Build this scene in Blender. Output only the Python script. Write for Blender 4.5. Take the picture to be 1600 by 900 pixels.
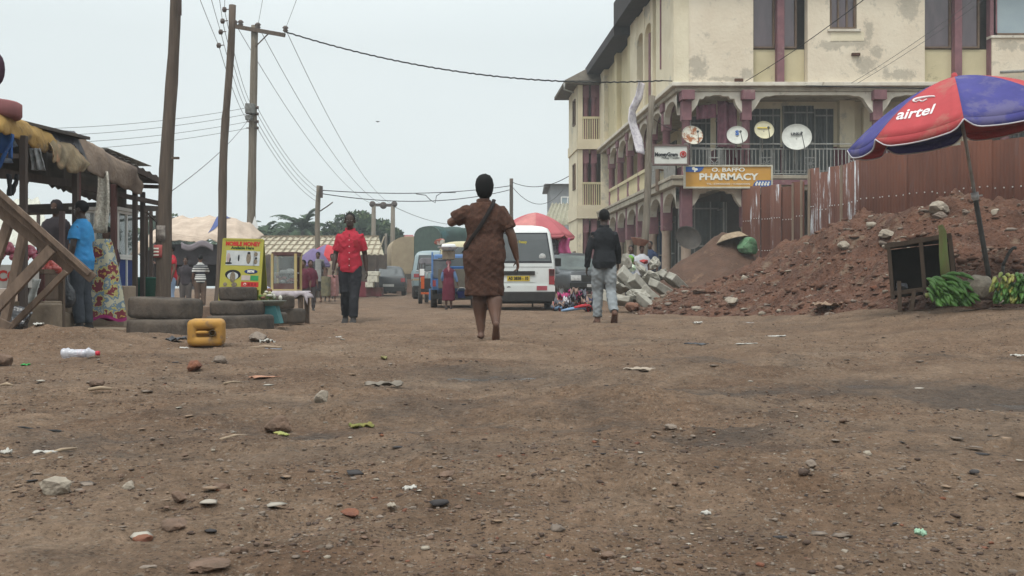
import bpy, bmesh, math, random
import numpy as np
from mathutils import Vector, Matrix, noise
R = math.radians
random.seed(7)
for o in list(bpy.data.objects): bpy.data.objects.remove(o)
scene = bpy.context.scene
COL = scene.collection

# ------------------------------------------------------------------ camera, sky, sun, exposure
FP, HC = 1700.0, 0.53
cam_d = bpy.data.cameras.new('camera'); cam = bpy.data.objects.new('camera', cam_d); COL.objects.link(cam)
cam.location = (0, 0, HC); cam.rotation_euler = (R(90), 0, 0)
cam_d.sensor_width = 36; cam_d.lens = 36*FP/1600; cam_d.clip_start = .05; cam_d.clip_end = 6000
scene.camera = cam
SUN_EL, SUN_AZ = 62, 205      # azimuth measured clockwise from +Y
world = bpy.data.worlds.new('World'); scene.world = world; world.use_nodes = True
nt = world.node_tree; nt.nodes.clear()
wo = nt.nodes.new('ShaderNodeOutputWorld'); wb = nt.nodes.new('ShaderNodeBackground')
sk = nt.nodes.new('ShaderNodeTexSky'); sk.sky_type = 'NISHITA'; sk.sun_disc = False
sk.sun_elevation = R(SUN_EL); sk.sun_rotation = R(SUN_AZ); sk.dust_density = 6; sk.air_density = 1.0; sk.ozone_density = 1
# overcast: the clear sky is seen through an even cloud sheet with soft structure
tc = nt.nodes.new('ShaderNodeTexCoord'); mp = nt.nodes.new('ShaderNodeMapping'); mp.inputs['Scale'].default_value = (1, 1, 3.5)
nz = nt.nodes.new('ShaderNodeTexNoise'); nz.inputs['Scale'].default_value = 1.6; nz.inputs['Detail'].default_value = 4
cr = nt.nodes.new('ShaderNodeValToRGB'); cr.color_ramp.elements[0].position = .3; cr.color_ramp.elements[1].position = .75
cr.color_ramp.elements[0].color = (7.0, 7.7, 7.8, 1); cr.color_ramp.elements[1].color = (7.7, 8.3, 8.35, 1)
mx = nt.nodes.new('ShaderNodeMix'); mx.data_type = 'RGBA'; mx.inputs[0].default_value = .93
nt.links.new(tc.outputs['Generated'], mp.inputs[0]); nt.links.new(mp.outputs[0], nz.inputs['Vector']); nt.links.new(nz.outputs['Fac'], cr.inputs[0])
nt.links.new(sk.outputs[0], mx.inputs[6]); nt.links.new(cr.outputs[0], mx.inputs[7])
# overcast luminance rises towards the zenith
sx = nt.nodes.new('ShaderNodeSeparateXYZ'); nt.links.new(tc.outputs['Generated'], sx.inputs[0])
mr_ = nt.nodes.new('ShaderNodeMapRange'); mr_.inputs[1].default_value = .22; mr_.inputs[2].default_value = 1; mr_.inputs[3].default_value = 1; mr_.inputs[4].default_value = 2.5; nt.links.new(sx.outputs[2], mr_.inputs[0])
vm = nt.nodes.new('ShaderNodeVectorMath'); vm.operation = 'SCALE'; nt.links.new(mx.outputs[2], vm.inputs[0]); nt.links.new(mr_.outputs[0], vm.inputs['Scale'])
nt.links.new(vm.outputs[0], wb.inputs[0]); wb.inputs[1].default_value = .1
nt.links.new(wb.outputs[0], wo.inputs[0])
sd = bpy.data.lights.new('sun', 'SUN'); sd.energy = 1.5; sd.angle = R(12); sd.color = (1, .97, .92)
sun = bpy.data.objects.new('sun', sd); COL.objects.link(sun)
sa, se = R(SUN_AZ), R(SUN_EL)
sdir = Vector((math.sin(sa)*math.cos(se), math.cos(sa)*math.cos(se), math.sin(se)))
sun.rotation_euler = sdir.to_track_quat('Z', 'Y').to_euler(); sun.location = (0, -5, 30)
vs = scene.view_settings; scene.display_settings.display_device = 'sRGB'
vs.view_transform = 'Standard'; vs.look = 'None'; vs.exposure = .17; vs.gamma = 1; vs.use_curve_mapping = False

# ------------------------------------------------------------------ helpers
def P(px, py, D): return Vector(((px-800)/FP*D, D, HC+(450-py)/FP*D))
def lerp(a, b, t): return a+(b-a)*t
def ss(a, b, x):
    t = np.clip((x-a)/(b-a), 0, 1); return t*t*(3-2*t)
def vn(x, y, seed=0):
    xi = np.floor(x); yi = np.floor(y); fx = x-xi; fy = y-yi
    fx = fx*fx*(3-2*fx); fy = fy*fy*(3-2*fy)
    def h(a, b):
        a = a.astype(np.int64); b = b.astype(np.int64)
        n = (a*374761393 + b*668265263 + seed*1274126177) & 0x7fffffff
        n = ((n ^ (n >> 13))*1103515245) & 0x7fffffff
        n = ((n ^ (n >> 15))*12345677) & 0x7fffffff
        return (n & 0xffffff)/float(0xffffff)
    a = h(xi, yi); b = h(xi+1, yi); c = h(xi, yi+1); d = h(xi+1, yi+1)
    return (a+(b-a)*fx)*(1-fy)+(c+(d-c)*fx)*fy*1.0-0.5
def fbm(x, y, sc, octv=4, seed=0, gain=.5):
    r = 0; a = 1; x = x/sc; y = y/sc
    for i in range(octv):
        r = r+a*vn(x, y, seed+i*17); x = x*2.03+7.1; y = y*1.97-3.3; a *= gain
    return r
MATS = {}
def M(name, c1, c2=None, rough=.85, scale=4, bump=0, bscale=40, c3=None, metal=0, spec=.14, lo=.35, hi=.65, stretch=None, t3=.62, scale3=None, alpha=None, trans=0):
    if name in MATS: return MATS[name]
    m = bpy.data.materials.new(name); m.use_nodes = True; n = m.node_tree.nodes; L = m.node_tree.links
    b = n['Principled BSDF']; b.inputs['Roughness'].default_value = rough; b.inputs['Metallic'].default_value = metal
    b.inputs['Specular IOR Level'].default_value = spec
    if trans: b.inputs['Transmission Weight'].default_value = trans
    if alpha is not None: b.inputs['Alpha'].default_value = alpha
    c2 = c2 or tuple(x*.78 for x in c1)
    t = n.new('ShaderNodeTexCoord'); mpn = n.new('ShaderNodeMapping'); L.new(t.outputs['Object'], mpn.inputs[0])
    if stretch: mpn.inputs['Scale'].default_value = stretch
    z = n.new('ShaderNodeTexNoise'); z.inputs['Scale'].default_value = scale; z.inputs['Detail'].default_value = 6; z.inputs['Roughness'].default_value = .62
    L.new(mpn.outputs[0], z.inputs['Vector'])
    r = n.new('ShaderNodeValToRGB'); r.color_ramp.elements[0].position = lo; r.color_ramp.elements[1].position = hi
    r.color_ramp.elements[0].color = (*c1, 1); r.color_ramp.elements[1].color = (*c2, 1); L.new(z.outputs['Fac'], r.inputs[0])
    out = r.outputs[0]
    if c3:
        z3 = n.new('ShaderNodeTexNoise'); z3.inputs['Scale'].default_value = scale3 or scale*.4; z3.inputs['Detail'].default_value = 9; z3.inputs['Roughness'].default_value = .7
        L.new(mpn.outputs[0], z3.inputs['Vector'])
        r3 = n.new('ShaderNodeValToRGB'); r3.color_ramp.elements[0].position = t3; r3.color_ramp.elements[1].position = t3+.08; L.new(z3.outputs['Fac'], r3.inputs[0])
        q = n.new('ShaderNodeMix'); q.data_type = 'RGBA'; L.new(r3.outputs[0], q.inputs[0]); L.new(out, q.inputs[6]); q.inputs[7].default_value = (*c3, 1); out = q.outputs[2]
    L.new(out, b.inputs['Base Color'])
    if bump:
        zb = n.new('ShaderNodeTexNoise'); zb.inputs['Scale'].default_value = bscale; zb.inputs['Detail'].default_value = 5; L.new(mpn.outputs[0], zb.inputs['Vector'])
        bp = n.new('ShaderNodeBump'); bp.inputs['Strength'].default_value = 1; bp.inputs['Distance'].default_value = bump
        L.new(zb.outputs['Fac'], bp.inputs['Height']); L.new(bp.outputs[0], b.inputs['Normal'])
    MATS[name] = m; return m
def tagp(o, label=None, cat=None, group=None, kind=None):
    if label: o['label'] = label
    if cat: o['category'] = cat
    if group: o['group'] = group
    if kind: o['kind'] = kind
    return o
def E(name, loc, label, cat, group=None, rz=0):
    o = bpy.data.objects.new(name, None); COL.objects.link(o); o.empty_display_size = .2
    o.location = loc; o.rotation_euler = (0, 0, rz); return tagp(o, label, cat, group)
def clone(o, loc=None, rz=None, label=None, group=None, parent=None, cat=None):
    c = o.copy(); COL.objects.link(c)
    if parent: c.parent = parent
    if loc is not None: c.location = loc
    if rz is not None: c.rotation_euler = (o.rotation_euler[0], o.rotation_euler[1], rz)
    tagp(c, label, cat, group)
    for ch in [x for x in COL.objects if x.parent == o and x != c]: clone(ch, parent=c)
    return c
class MB:
    def __init__(s): s.v = []; s.f = []; s.m = []; s.s = []
    def add(s, vs, fs, m=0, sm=False, mat=None):
        o = len(s.v)
        s.v += [tuple(mat @ Vector(v)) if mat else tuple(v) for v in vs]
        s.f += [tuple(i+o for i in f) for f in fs]; s.m += [m]*len(fs); s.s += [sm]*len(fs); return s
    def box(s, c, sz, m=0, rz=0, rot=None):
        x, y, z = sz[0]/2, sz[1]/2, sz[2]/2
        q = rot or Matrix.Rotation(rz, 3, 'Z'); c = Vector(c)
        vs = [c+q@Vector((a*x, b*y, d*z)) for d in (-1, 1) for a, b in ((-1, -1), (1, -1), (1, 1), (-1, 1))]
        return s.add(vs, [(3, 2, 1, 0), (4, 5, 6, 7), (0, 1, 5, 4), (1, 2, 6, 5), (2, 3, 7, 6), (3, 0, 4, 7)], m)
    def beam(s, p0, p1, w, h, m=0, up=(0, 0, 1)):
        p0 = Vector(p0); p1 = Vector(p1); d = (p1-p0).normalized(); u = Vector(up)
        if abs(d.dot(u)) > .98: u = Vector((1, 0, 0))
        a = d.cross(u).normalized(); b = a.cross(d)
        vs = [p+a*(i*w/2)+b*(j*h/2) for p in (p0, p1) for i, j in ((-1, -1), (1, -1), (1, 1), (-1, 1))]
        return s.add(vs, [(3, 2, 1, 0), (4, 5, 6, 7), (0, 1, 5, 4), (1, 2, 6, 5), (2, 3, 7, 6), (3, 0, 4, 7)], m)
    def loft(s, secs, n=10, m=0, side=(1, 0, 0), sm=True, caps=True):
        """secs: list of (pos, rx, ry); rx along the side axis, ry along the other"""
        pts = [Vector(q[0]) for q in secs]; vs = []; fs = []; N = len(pts)
        for i, (p, rx, ry) in enumerate(secs):
            t = (pts[min(i+1, N-1)]-pts[max(i-1, 0)]).normalized(); sd = Vector(side)
            if abs(t.dot(sd)) > .95: sd = Vector((0, 1, 0)) if abs(t.y) < .9 else Vector((0, 0, 1))
            a = (sd-t*sd.dot(t)).normalized(); b = t.cross(a)
            for k in range(n):
                w = 2*math.pi*k/n; vs.append(pts[i]+a*(rx*math.cos(w))+b*(ry*math.sin(w)))
        for i in range(N-1):
            for k in range(n):
                k2 = (k+1) % n; fs.append((i*n+k, i*n+k2, (i+1)*n+k2, (i+1)*n+k))
        if caps: fs.append(tuple(range(n-1, -1, -1))); fs.append(tuple((N-1)*n+k for k in range(n)))
        return s.add(vs, fs, m, sm)
    def tube(s, pts, r, n=8, m=0, sm=True, caps=True):
        r = r if isinstance(r, (list, tuple)) else [r]*len(pts)
        return s.loft([(p, q, q) for p, q in zip(pts, r)], n, m, (0.3, .2, .93), sm, caps)
    def sph(s, c, r, m=0, nu=12, nv=8, rot=None):
        r = r if isinstance(r, (list, tuple)) else (r, r, r); c = Vector(c); vs = [c+_r(rot, (0, 0, r[2]))]; fs = []
        for i in range(1, nv):
            a = math.pi*i/nv
            for k in range(nu):
                b = 2*math.pi*k/nu; vs.append(c+_r(rot, (r[0]*math.sin(a)*math.cos(b), r[1]*math.sin(a)*math.sin(b), r[2]*math.cos(a))))
        vs.append(c+_r(rot, (0, 0, -r[2]))); e = len(vs)-1
        for k in range(nu):
            k2 = (k+1) % nu; fs.append((0, 1+k, 1+k2)); fs.append((e, 1+(nv-2)*nu+k2, 1+(nv-2)*nu+k))
            for i in range(nv-2): fs.append((1+i*nu+k, 1+(i+1)*nu+k, 1+(i+1)*nu+k2, 1+i*nu+k2))
        return s.add(vs, fs, m, True)
    def grid(s, fn, nu, nv, m=0, sm=True, wrap=False):
        vs = [fn(i/nu, j/nv) for j in range(nv+1) for i in range(nu+1)]; w = nu+1
        fs = [(j*w+i, j*w+i+1, (j+1)*w+i+1, (j+1)*w+i) for j in range(nv) for i in range(nu)]
        return s.add(vs, fs, m, sm)
    def sheet(s, fn, nu, nv, th=.004, m=0, sm=True):
        """closed thin cloth/sheet: fn grid pushed along its normals"""
        A = [[Vector(fn(i/nu, j/nv)) for i in range(nu+1)] for j in range(nv+1)]; w = nu+1; T = []; Bt = []
        for j in range(nv+1):
            for i in range(nu+1):
                du = A[j][min(i+1, nu)]-A[j][max(i-1, 0)]; dv = A[min(j+1, nv)][i]-A[max(j-1, 0)][i]
                n = du.cross(dv); n = n.normalized() if n.length > 1e-9 else Vector((0, 0, 1))
                T.append(A[j][i]+n*th/2); Bt.append(A[j][i]-n*th/2)
        o = len(T); fs = []
        for j in range(nv):
            for i in range(nu):
                q = (j*w+i, j*w+i+1, (j+1)*w+i+1, (j+1)*w+i); fs.append(q); fs.append(tuple(o+x for x in reversed(q)))
        for i in range(nu): fs.append((i+1, i, o+i, o+i+1)); b = nv*w; fs.append((b+i, b+i+1, o+b+i+1, o+b+i))
        for j in range(nv): a = j*w; c = (j+1)*w; fs.append((a, c, o+c, o+a)); fs.append((c+nu, a+nu, o+a+nu, o+c+nu))
        return s.add(T+Bt, fs, m, sm)
    def prism(s, pts, d, m=0):
        """extrude planar polygon pts by vector d"""
        n = len(pts); d = Vector(d); vs = [Vector(p) for p in pts]+[Vector(p)+d for p in pts]
        return s.add(vs, [tuple(range(n-1, -1, -1)), tuple(range(n, 2*n))]+[(i, (i+1) % n, n+(i+1) % n, n+i) for i in range(n)], m)
    def lathe(s, prof, c=(0, 0, 0), n=24, m=0, rot=None, sm=True):
        c = Vector(c); vs = [c+_r(rot, (r*math.cos(2*math.pi*k/n), r*math.sin(2*math.pi*k/n), z)) for r, z in prof for k in range(n)]
        fs = [(i*n+k, i*n+(k+1) % n, (i+1)*n+(k+1) % n, (i+1)*n+k) for i in range(len(prof)-1) for k in range(n)]
        return s.add(vs, fs, m, sm)
    def text(s, txt, mat, size=1, ext=.003, m=0, bold=0, width=None, font_shear=0):
        vs, fs = text_mesh(txt, size, ext, bold, width, font_shear); return s.add(vs, fs, m, False, mat)
    def mesh(s, name, mats):
        me = bpy.data.meshes.new(name); me.from_pydata([tuple(v) for v in s.v], [], s.f)
        mats = mats if isinstance(mats, (list, tuple)) else [mats]
        for q in mats: me.materials.append(q)
        me.polygons.foreach_set('material_index', s.m); me.polygons.foreach_set('use_smooth', s.s); me.update(); return me
    def build(s, name, mats, parent=None, w=False, loc=None, label=None, cat=None, group=None, kind=None, bev=0, fix=True, rm=None):
        if parent is not None and w:
            q = parent.matrix_basis.inverted() if parent.parent is None else (parent.parent.matrix_basis @ parent.matrix_basis).inverted()
            s.v = [tuple(q @ Vector(v)) for v in s.v]
        if parent is None and loc is None:
            a = np.array(s.v); loc = ((a[:, 0].min()+a[:, 0].max())/2, (a[:, 1].min()+a[:, 1].max())/2, a[:, 2].min())
        if loc is not None:
            l = Vector(loc); s.v = [tuple(Vector(v)-l) for v in s.v]
        me = s.mesh(name, mats)
        if rm: me = remesh(me, *rm)
        elif fix:
            b = bmesh.new(); b.from_mesh(me); bmesh.ops.recalc_face_normals(b, faces=b.faces); b.to_mesh(me); b.free()
        o = bpy.data.objects.new(name, me); COL.objects.link(o)
        if loc is not None: o.location = loc
        if parent is not None: o.parent = parent
        if bev:
            bm = o.modifiers.new('bevel', 'BEVEL'); bm.width = bev; bm.segments = 2; bm.limit_method = 'ANGLE'; bm.angle_limit = R(40)
        return tagp(o, label, cat, group, kind)
def _r(rot, v): return rot @ Vector(v) if rot else Vector(v)
TMP = bpy.data.scenes.new('workshop')
def tmp_eval(o):
    with bpy.context.temp_override(scene=TMP, view_layer=TMP.view_layers[0]):
        dg = bpy.context.evaluated_depsgraph_get(); return bpy.data.meshes.new_from_object(o.evaluated_get(dg), depsgraph=dg)
def remesh(me, vox, smooth=3):
    o = bpy.data.objects.new('tmp', me); TMP.collection.objects.link(o)
    mats = list(me.materials)
    r = o.modifiers.new('r', 'REMESH'); r.mode = 'VOXEL'; r.voxel_size = vox; r.use_smooth_shade = True
    if smooth: sm = o.modifiers.new('s', 'SMOOTH'); sm.iterations = smooth; sm.factor = .5
    n = tmp_eval(o)
    nm = me.name; bpy.data.objects.remove(o); bpy.data.meshes.remove(me); n.name = nm
    if not n.materials:
        for q in mats: n.materials.append(q)
    return n
_tc = {}
def text_mesh(txt, size, ext, bold=0, width=None, shear=0):
    c = bpy.data.curves.new('t', 'FONT'); c.body = txt; c.size = size; c.extrude = ext; c.align_x = 'CENTER'; c.align_y = 'CENTER'; c.offset = bold; c.resolution_u = 3; c.shear = shear
    o = bpy.data.objects.new('t', c); TMP.collection.objects.link(o)
    me = tmp_eval(o); vs = [v.co.copy() for v in me.vertices]; fs = [tuple(p.vertices) for p in me.polygons]
    bpy.data.objects.remove(o)
    if width and vs:
        a = max(v.x for v in vs)-min(v.x for v in vs); k = width/a
        for v in vs: v.x *= k
    return vs, fs
def facing(c, rz=0, tilt=0):
    """matrix taking text xy to a vertical plane facing -Y at c"""
    return Matrix.Translation(c) @ Matrix.Rotation(rz, 4, 'Z') @ Matrix.Rotation(R(90)-tilt, 4, 'X')

# ------------------------------------------------------------------ ground height
PUD = [((775-800)/1700*6.7, 6.7, .34, .24), ((1375-800)/1700*5.95, 5.95, .25, .16), ((1565-800)/1700*5.3, 5.3, .36, .17)]
def gz(X, D):
    X = np.asarray(X, float); D = np.asarray(D, float)
    z = np.clip((D-27)*.0065, 0, .42)
    z = z + .27*ss(3.2, 6.2, X)*ss(8, 13.5, D)*(1-ss(40, 60, D))
    bq = D-9.5-.25*(X+4)
    z = z + .13*ss(-2.9, -3.9, X)*np.exp(-(bq/np.where(bq < 0, .75, 1.3))**2)*(1+.7*fbm(X, D, .9, 4, 5))
    for qx, qd, qa, qb in PUD: z = z - .038*np.exp(-((X-qx)/(qa*1.3))**4-((D-qd)/(qb*1.5))**4)
    z = z + .085*ss(-2.7, -3.6, X)*np.exp(-(bq/1.3)**2)*np.clip(fbm(X, D, .38, 4, 15, .6)+.05, 0, 1)*1.3
    z = z + .075*np.exp(-((X+.5)/.8)**2-((D-9.4)/.45)**2)*(1+.8*fbm(X, D, .4, 3, 16))
    z = z + .085*np.exp(-((X-.45)/.34)**2-((D-4.75)/.26)**2)*(1+.7*fbm(X, D, .2, 3, 18)) + .05*np.exp(-((X-.8)/.3)**2-((D-5.2)/.25)**2)
    z = z - .035*np.exp(-((D-(5.5-.12*X))/.5)**2)*ss(-1.5, .3, X) - .03*np.exp(-((D-4.3-.2*X)/.3)**2)*ss(-2.5, -1, X)*(1-ss(0, 1, X))
    z = z - .02*np.exp(-((D-7.5+.1*X)/.5)**2) - .03*np.exp(-((D-3.3+.05*X)/.22)**2-((X+.9)/1.3)**2) + .035*np.exp(-((D-2.9)/.3)**2-((X-.9)/.8)**2)+.03*np.exp(-((D-6.9)/.3)**2-((X-1.2)/1.5)**2)
    far = 1-ss(30, 70, D)
    z = z + far*(.065*fbm(X*.7, D, 1.5, 3, 1)+.045*fbm(X*.6, D, .42, 3, 2))
    return z
def gzf(x, d): return float(gz(np.array([x]), np.array([d]))[0])
def G(px, D, dz=0):
    X = (px-800)/FP*D; return Vector((X, D, gzf(X, D)+dz))
def damp(X, D):
    a = np.exp(-((D-(5.55-.12*X))/.62)**2)*ss(-.9, .6, X)
    a = a+.75*np.exp(-((D-3.9-.1*X)/.5)**2)*ss(-2.2, -.9, X)*(1-ss(.3, 1.6, X))+.5*np.exp(-((D-8.0)/.5)**2)*ss(0, 1.5, X)
    a = a*np.clip(.85+3.0*fbm(X*.4, D, .5, 5, 31, .65), 0, 1.4) + .35*np.clip(fbm(X*.6, D, 1.3, 3, 44)+.05, 0, 1)
    a = a+1.1*np.clip(fbm(X*.45+3, D, .9, 5, 51, .62)-.03, 0, .4)
    a = .78*a*np.clip(.55+2.6*fbm(X*.8, D, .28, 4, 77, .6), .15, 1.2)
    for qx, qd, qa, qb in PUD: a = a+.9*np.exp(-((X-qx)/(qa*1.5))**2-((D-qd)/(qb*2.2))**2)
    return np.clip(a, 0, 1)
# ------------------------------------------------------------------ ground
def ground_material():
    m = bpy.data.materials.new('packed_dirt'); m.use_nodes = True; n = m.node_tree.nodes; L = m.node_tree.links; b = n['Principled BSDF']
    g = n.new('ShaderNodeNewGeometry'); pos = g.outputs['Position']
    def nz(s, d=6, r=.6, vec=None):
        q = n.new('ShaderNodeTexNoise'); q.inputs['Scale'].default_value = s; q.inputs['Detail'].default_value = d; q.inputs['Roughness'].default_value = r; L.new(vec or pos, q.inputs['Vector']); return q.outputs['Fac']
    def ramp(src, a, c0, bb, c1):
        q = n.new('ShaderNodeValToRGB'); q.color_ramp.elements[0].position = a; q.color_ramp.elements[1].position = bb
        q.color_ramp.elements[0].color = (*c0, 1); q.color_ramp.elements[1].color = (*c1, 1); L.new(src, q.inputs[0]); return q.outputs[0]
    def mix(f, a, c, mode='MIX'):
        q = n.new('ShaderNodeMix'); q.data_type = 'RGBA'; q.blend_type = mode
        if isinstance(f, float): q.inputs[0].default_value = f
        else: L.new(f, q.inputs[0])
        for s_, v in ((6, a), (7, c)):
            if isinstance(v, tuple): q.inputs[s_].default_value = (*v, 1)
            else: L.new(v, q.inputs[s_])
        return q.outputs[2]
    base = ramp(nz(1.1), .38, (.146, .092, .061), .64, (.238, .168, .119))
    red = ramp(nz(.35, 4), .45, (0, 0, 0), .7, (1, 1, 1))
    base = mix(red, base, (.178, .112, .073))
    sx_ = n.new('ShaderNodeSeparateXYZ'); L.new(pos, sx_.inputs[0]); cy = n.new('ShaderNodeMapRange'); cy.interpolation_type = 'SMOOTHSTEP'; L.new(sx_.outputs[1], cy.inputs[0]); cy.inputs[1].default_value = 7; cy.inputs[2].default_value = 15; cy.inputs[4].default_value = .55; base = mix(cy.outputs[0], base, (.215, .142, .096))
    # pebble speckle: voronoi cells with own tone
    for sc, th, c in ((38, .86, (.24, .19, .15)), (70, .72, (.075, .05, .037)), (120, .74, (.26, .21, .165)), (230, .6, (.09, .062, .045))):
        v = n.new('ShaderNodeTexVoronoi'); v.inputs['Scale'].default_value = sc; L.new(pos, v.inputs['Vector'])
        sx = n.new('ShaderNodeSeparateColor'); L.new(v.outputs['Color'], sx.inputs[0])
        pick = ramp(sx.outputs[0], th, (0, 0, 0), th+.02, (1, 1, 1)); near = ramp(v.outputs['Distance'], .30, (1, 1, 1), .42, (0, 0, 0))
        k = n.new('ShaderNodeMath'); k.operation = 'MULTIPLY'; L.new(pick, k.inputs[0]); L.new(near, k.inputs[1])
        k2 = n.new('ShaderNodeMath'); k2.operation = 'MULTIPLY'; L.new(k.outputs[0], k2.inputs[0]); k2.inputs[1].default_value = .75
        base = mix(k2.outputs[0], base, c)
    at = n.new('ShaderNodeAttribute'); at.attribute_name = 'damp'
    dd = n.new('ShaderNodeMath'); dd.operation = 'MULTIPLY'; L.new(at.outputs['Fac'], dd.inputs[0]); dd.inputs[1].default_value = .85
    base = mix(dd.outputs[0], base, (.072, .052, .040))
    fine = ramp(nz(26, 8, .75), .32, (.62, .62, .62), .70, (1.28, 1.28, 1.28)); base = mix(1.0, base, fine, 'MULTIPLY'); base = mix(1.0, base, ramp(nz(3.3, 7, .65), .32, (.80, .79, .78), .62, (1.10, 1.09, 1.07)), 'MULTIPLY')
    L.new(base, b.inputs['Base Color'])
    ro = n.new('ShaderNodeMapRange'); L.new(at.outputs['Fac'], ro.inputs[0]); ro.inputs[3].default_value = .95; ro.inputs[4].default_value = .6; L.new(ro.outputs[0], b.inputs['Roughness'])
    b.inputs['Specular IOR Level'].default_value = .1
    v = n.new('ShaderNodeTexVoronoi'); v.inputs['Scale'].default_value = 55; L.new(pos, v.inputs['Vector'])
    h1 = n.new('ShaderNodeMath'); h1.operation = 'MULTIPLY_ADD'; L.new(v.outputs['Distance'], h1.inputs[0]); h1.inputs[1].default_value = -.6; L.new(nz(18, 8, .72), h1.inputs[2])
    bp = n.new('ShaderNodeBump'); bp.inputs['Strength'].default_value = .9; bp.inputs['Distance'].default_value = .035; L.new(h1.outputs[0], bp.inputs['Height']); L.new(bp.outputs[0], b.inputs['Normal'])
    return m
DIRT = ground_material()
def np_grid_mesh(name, V, nx, ny, mat):
    me = bpy.data.meshes.new(name); me.vertices.add(len(V)); me.vertices.foreach_set('co', V.astype(np.float32).ravel())
    i, j = np.meshgrid(np.arange(nx-1), np.arange(ny-1)); a = (j*nx+i).ravel(); q = np.stack([a, a+1, a+1+nx, a+nx], 1).astype(np.int32)
    me.loops.add(q.size); me.loops.foreach_set('vertex_index', q.ravel()); me.polygons.add(len(q))
    me.polygons.foreach_set('loop_start', np.arange(0, q.size, 4, dtype=np.int32)); me.polygons.foreach_set('use_smooth', np.ones(len(q), bool))
    me.update(calc_edges=True); me.materials.append(mat); return me
ts = np.linspace(-8.3, 8.3, 640); xs = .8*np.sinh(ts)
ys = [1.1]
while ys[-1] < 70: ys.append(ys[-1]*1.0068)
ys = list(np.linspace(-25, 1.0, 60))+ys+list(np.geomspace(75, 4000, 26)); ys = np.array(ys)
DET = lambda x, y: .030*fbm(x*.8, y, .19, 3, 3)+.014*fbm(x, y, .055, 2, 9)+.05*np.clip(fbm(x, y, .12, 2, 61)-.2, 0, 1)
XX, YY = np.meshgrid(xs, ys); Z = gz(XX, YY)
lim = (YY > .8) & (YY < 16) & (np.abs(XX) < 9)
Z = Z+np.where(lim, DET(XX, YY), 0)
me = np_grid_mesh('ground', np.stack([XX, YY, Z], -1).reshape(-1, 3), len(xs), len(ys), DIRT)
at = me.attributes.new('damp', 'FLOAT', 'POINT'); at.data.foreach_set('value', damp(XX, YY).ravel().astype(np.float32))
gobj = bpy.data.objects.new('ground', me); COL.objects.link(gobj); gobj['kind'] = 'structure'
# shallow puddles lying in the damp channel
water = M('puddle_water', (.05, .045, .04), rough=.22, spec=.6)
def puddle(px, py, D, rx, ry, seed):
    c = P(px, py, D); a_ = np.linspace(0, 6.28, 60); qx_ = c.x+1.7*rx*np.cos(a_); qy_ = c.y+1.7*ry*np.sin(a_); z = float(np.median(gz(qx_, qy_)+DET(qx_, qy_)))-(.024 if seed == 1 else .017); b = MB(); rs = random.Random(seed); pts = []
    for k in range(40):
        a = 2*math.pi*k/40; q = 1+.45*noise.noise(Vector((math.cos(a)*1.5, math.sin(a)*1.5, seed)))+.2*noise.noise(Vector((math.cos(a)*5, math.sin(a)*5, seed)))
        pts.append((c.x+rx*q*math.cos(a), c.y+ry*q*math.sin(a), z))
    b.prism(pts, (0, 0, .002)); b.build('puddle', water, kind='structure')
for i_, (qx, qd, qa, qb) in enumerate(PUD): puddle(800+qx/qd*FP, 0, qd, qa*.8, qb*.9, i_+1)

# gravel: countless chips, one mesh
stone_g = M('stone_grey', (.22, .175, .14), (.14, .11, .09), scale=20, bump=.01, bscale=60)
stone_b = M('stone_brown', (.17, .11, .08), (.1, .068, .05), scale=20, bump=.01, bscale=60)
stone_p = M('stone_pale', (.31, .265, .21), (.21, .175, .14), scale=16, bump=.008, bscale=60, c3=(.2, .15, .12))
stone_r = M('stone_red', (.20, .085, .05), (.12, .055, .04), scale=14, bump=.008, bscale=60)
def ico(sub=1):
    b = bmesh.new(); bmesh.ops.create_icosphere(b, subdivisions=sub, radius=1); vs = np.array([v.co[:] for v in b.verts]); fs = [tuple(v.index for v in f.verts) for f in b.faces]; b.free(); return vs, fs
IV, IF = ico(1); IV2, IF2 = ico(3)
def rotm(rng):
    q = rng.normal(size=4); q /= np.linalg.norm(q); w, x, y, z = q
    return np.array([[1-2*(y*y+z*z), 2*(x*y-z*w), 2*(x*z+y*w)], [2*(x*y+z*w), 1-2*(x*x+z*z), 2*(y*z-x*w)], [2*(x*z-y*w), 2*(y*z+x*w), 1-2*(x*x+y*y)]])
def chips(name, pts, sizes, mats, probs, seed=1, kind='stuff', flat=.4):
    rng = np.random.default_rng(seed); VV = []; nf = len(IF); n = len(pts); F0 = np.array(IF)
    for p, s in zip(pts, sizes):
        v = (IV*rng.uniform(.5, 1.35, (len(IV), 1)))@rotm(rng).T; v = v*np.array([1, rng.uniform(.5, 1), rng.uniform(min(.22, .22+flat), max(.22, .22+flat))])
        a = rng.uniform(0, 6.28); c, s_ = math.cos(a), math.sin(a); v = np.stack([v[:, 0]*c-v[:, 1]*s_, v[:, 0]*s_+v[:, 1]*c, v[:, 2]], 1)
        VV.append(v*s+np.array(p)+np.array([0, 0, s*.12]))
    V = np.concatenate(VV); Fc = (F0[None]+(np.arange(n)*len(IV))[:, None, None]).reshape(-1, 3).astype(np.int32)
    me = bpy.data.meshes.new(name); me.vertices.add(len(V)); me.vertices.foreach_set('co', V.astype(np.float32).ravel())
    me.loops.add(Fc.size); me.loops.foreach_set('vertex_index', Fc.ravel()); me.polygons.add(len(Fc)); me.polygons.foreach_set('loop_start', np.arange(0, Fc.size, 3, dtype=np.int32))
    me.polygons.foreach_set('material_index', np.repeat(rng.choice(len(mats), n, p=probs), nf).astype(np.int32)); me.update(calc_edges=True)
    for m in mats: me.materials.append(m)
    o = bpy.data.objects.new(name, me); COL.objects.link(o); o['kind'] = kind; return o
rng = np.random.default_rng(5)
N = 95000
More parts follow.
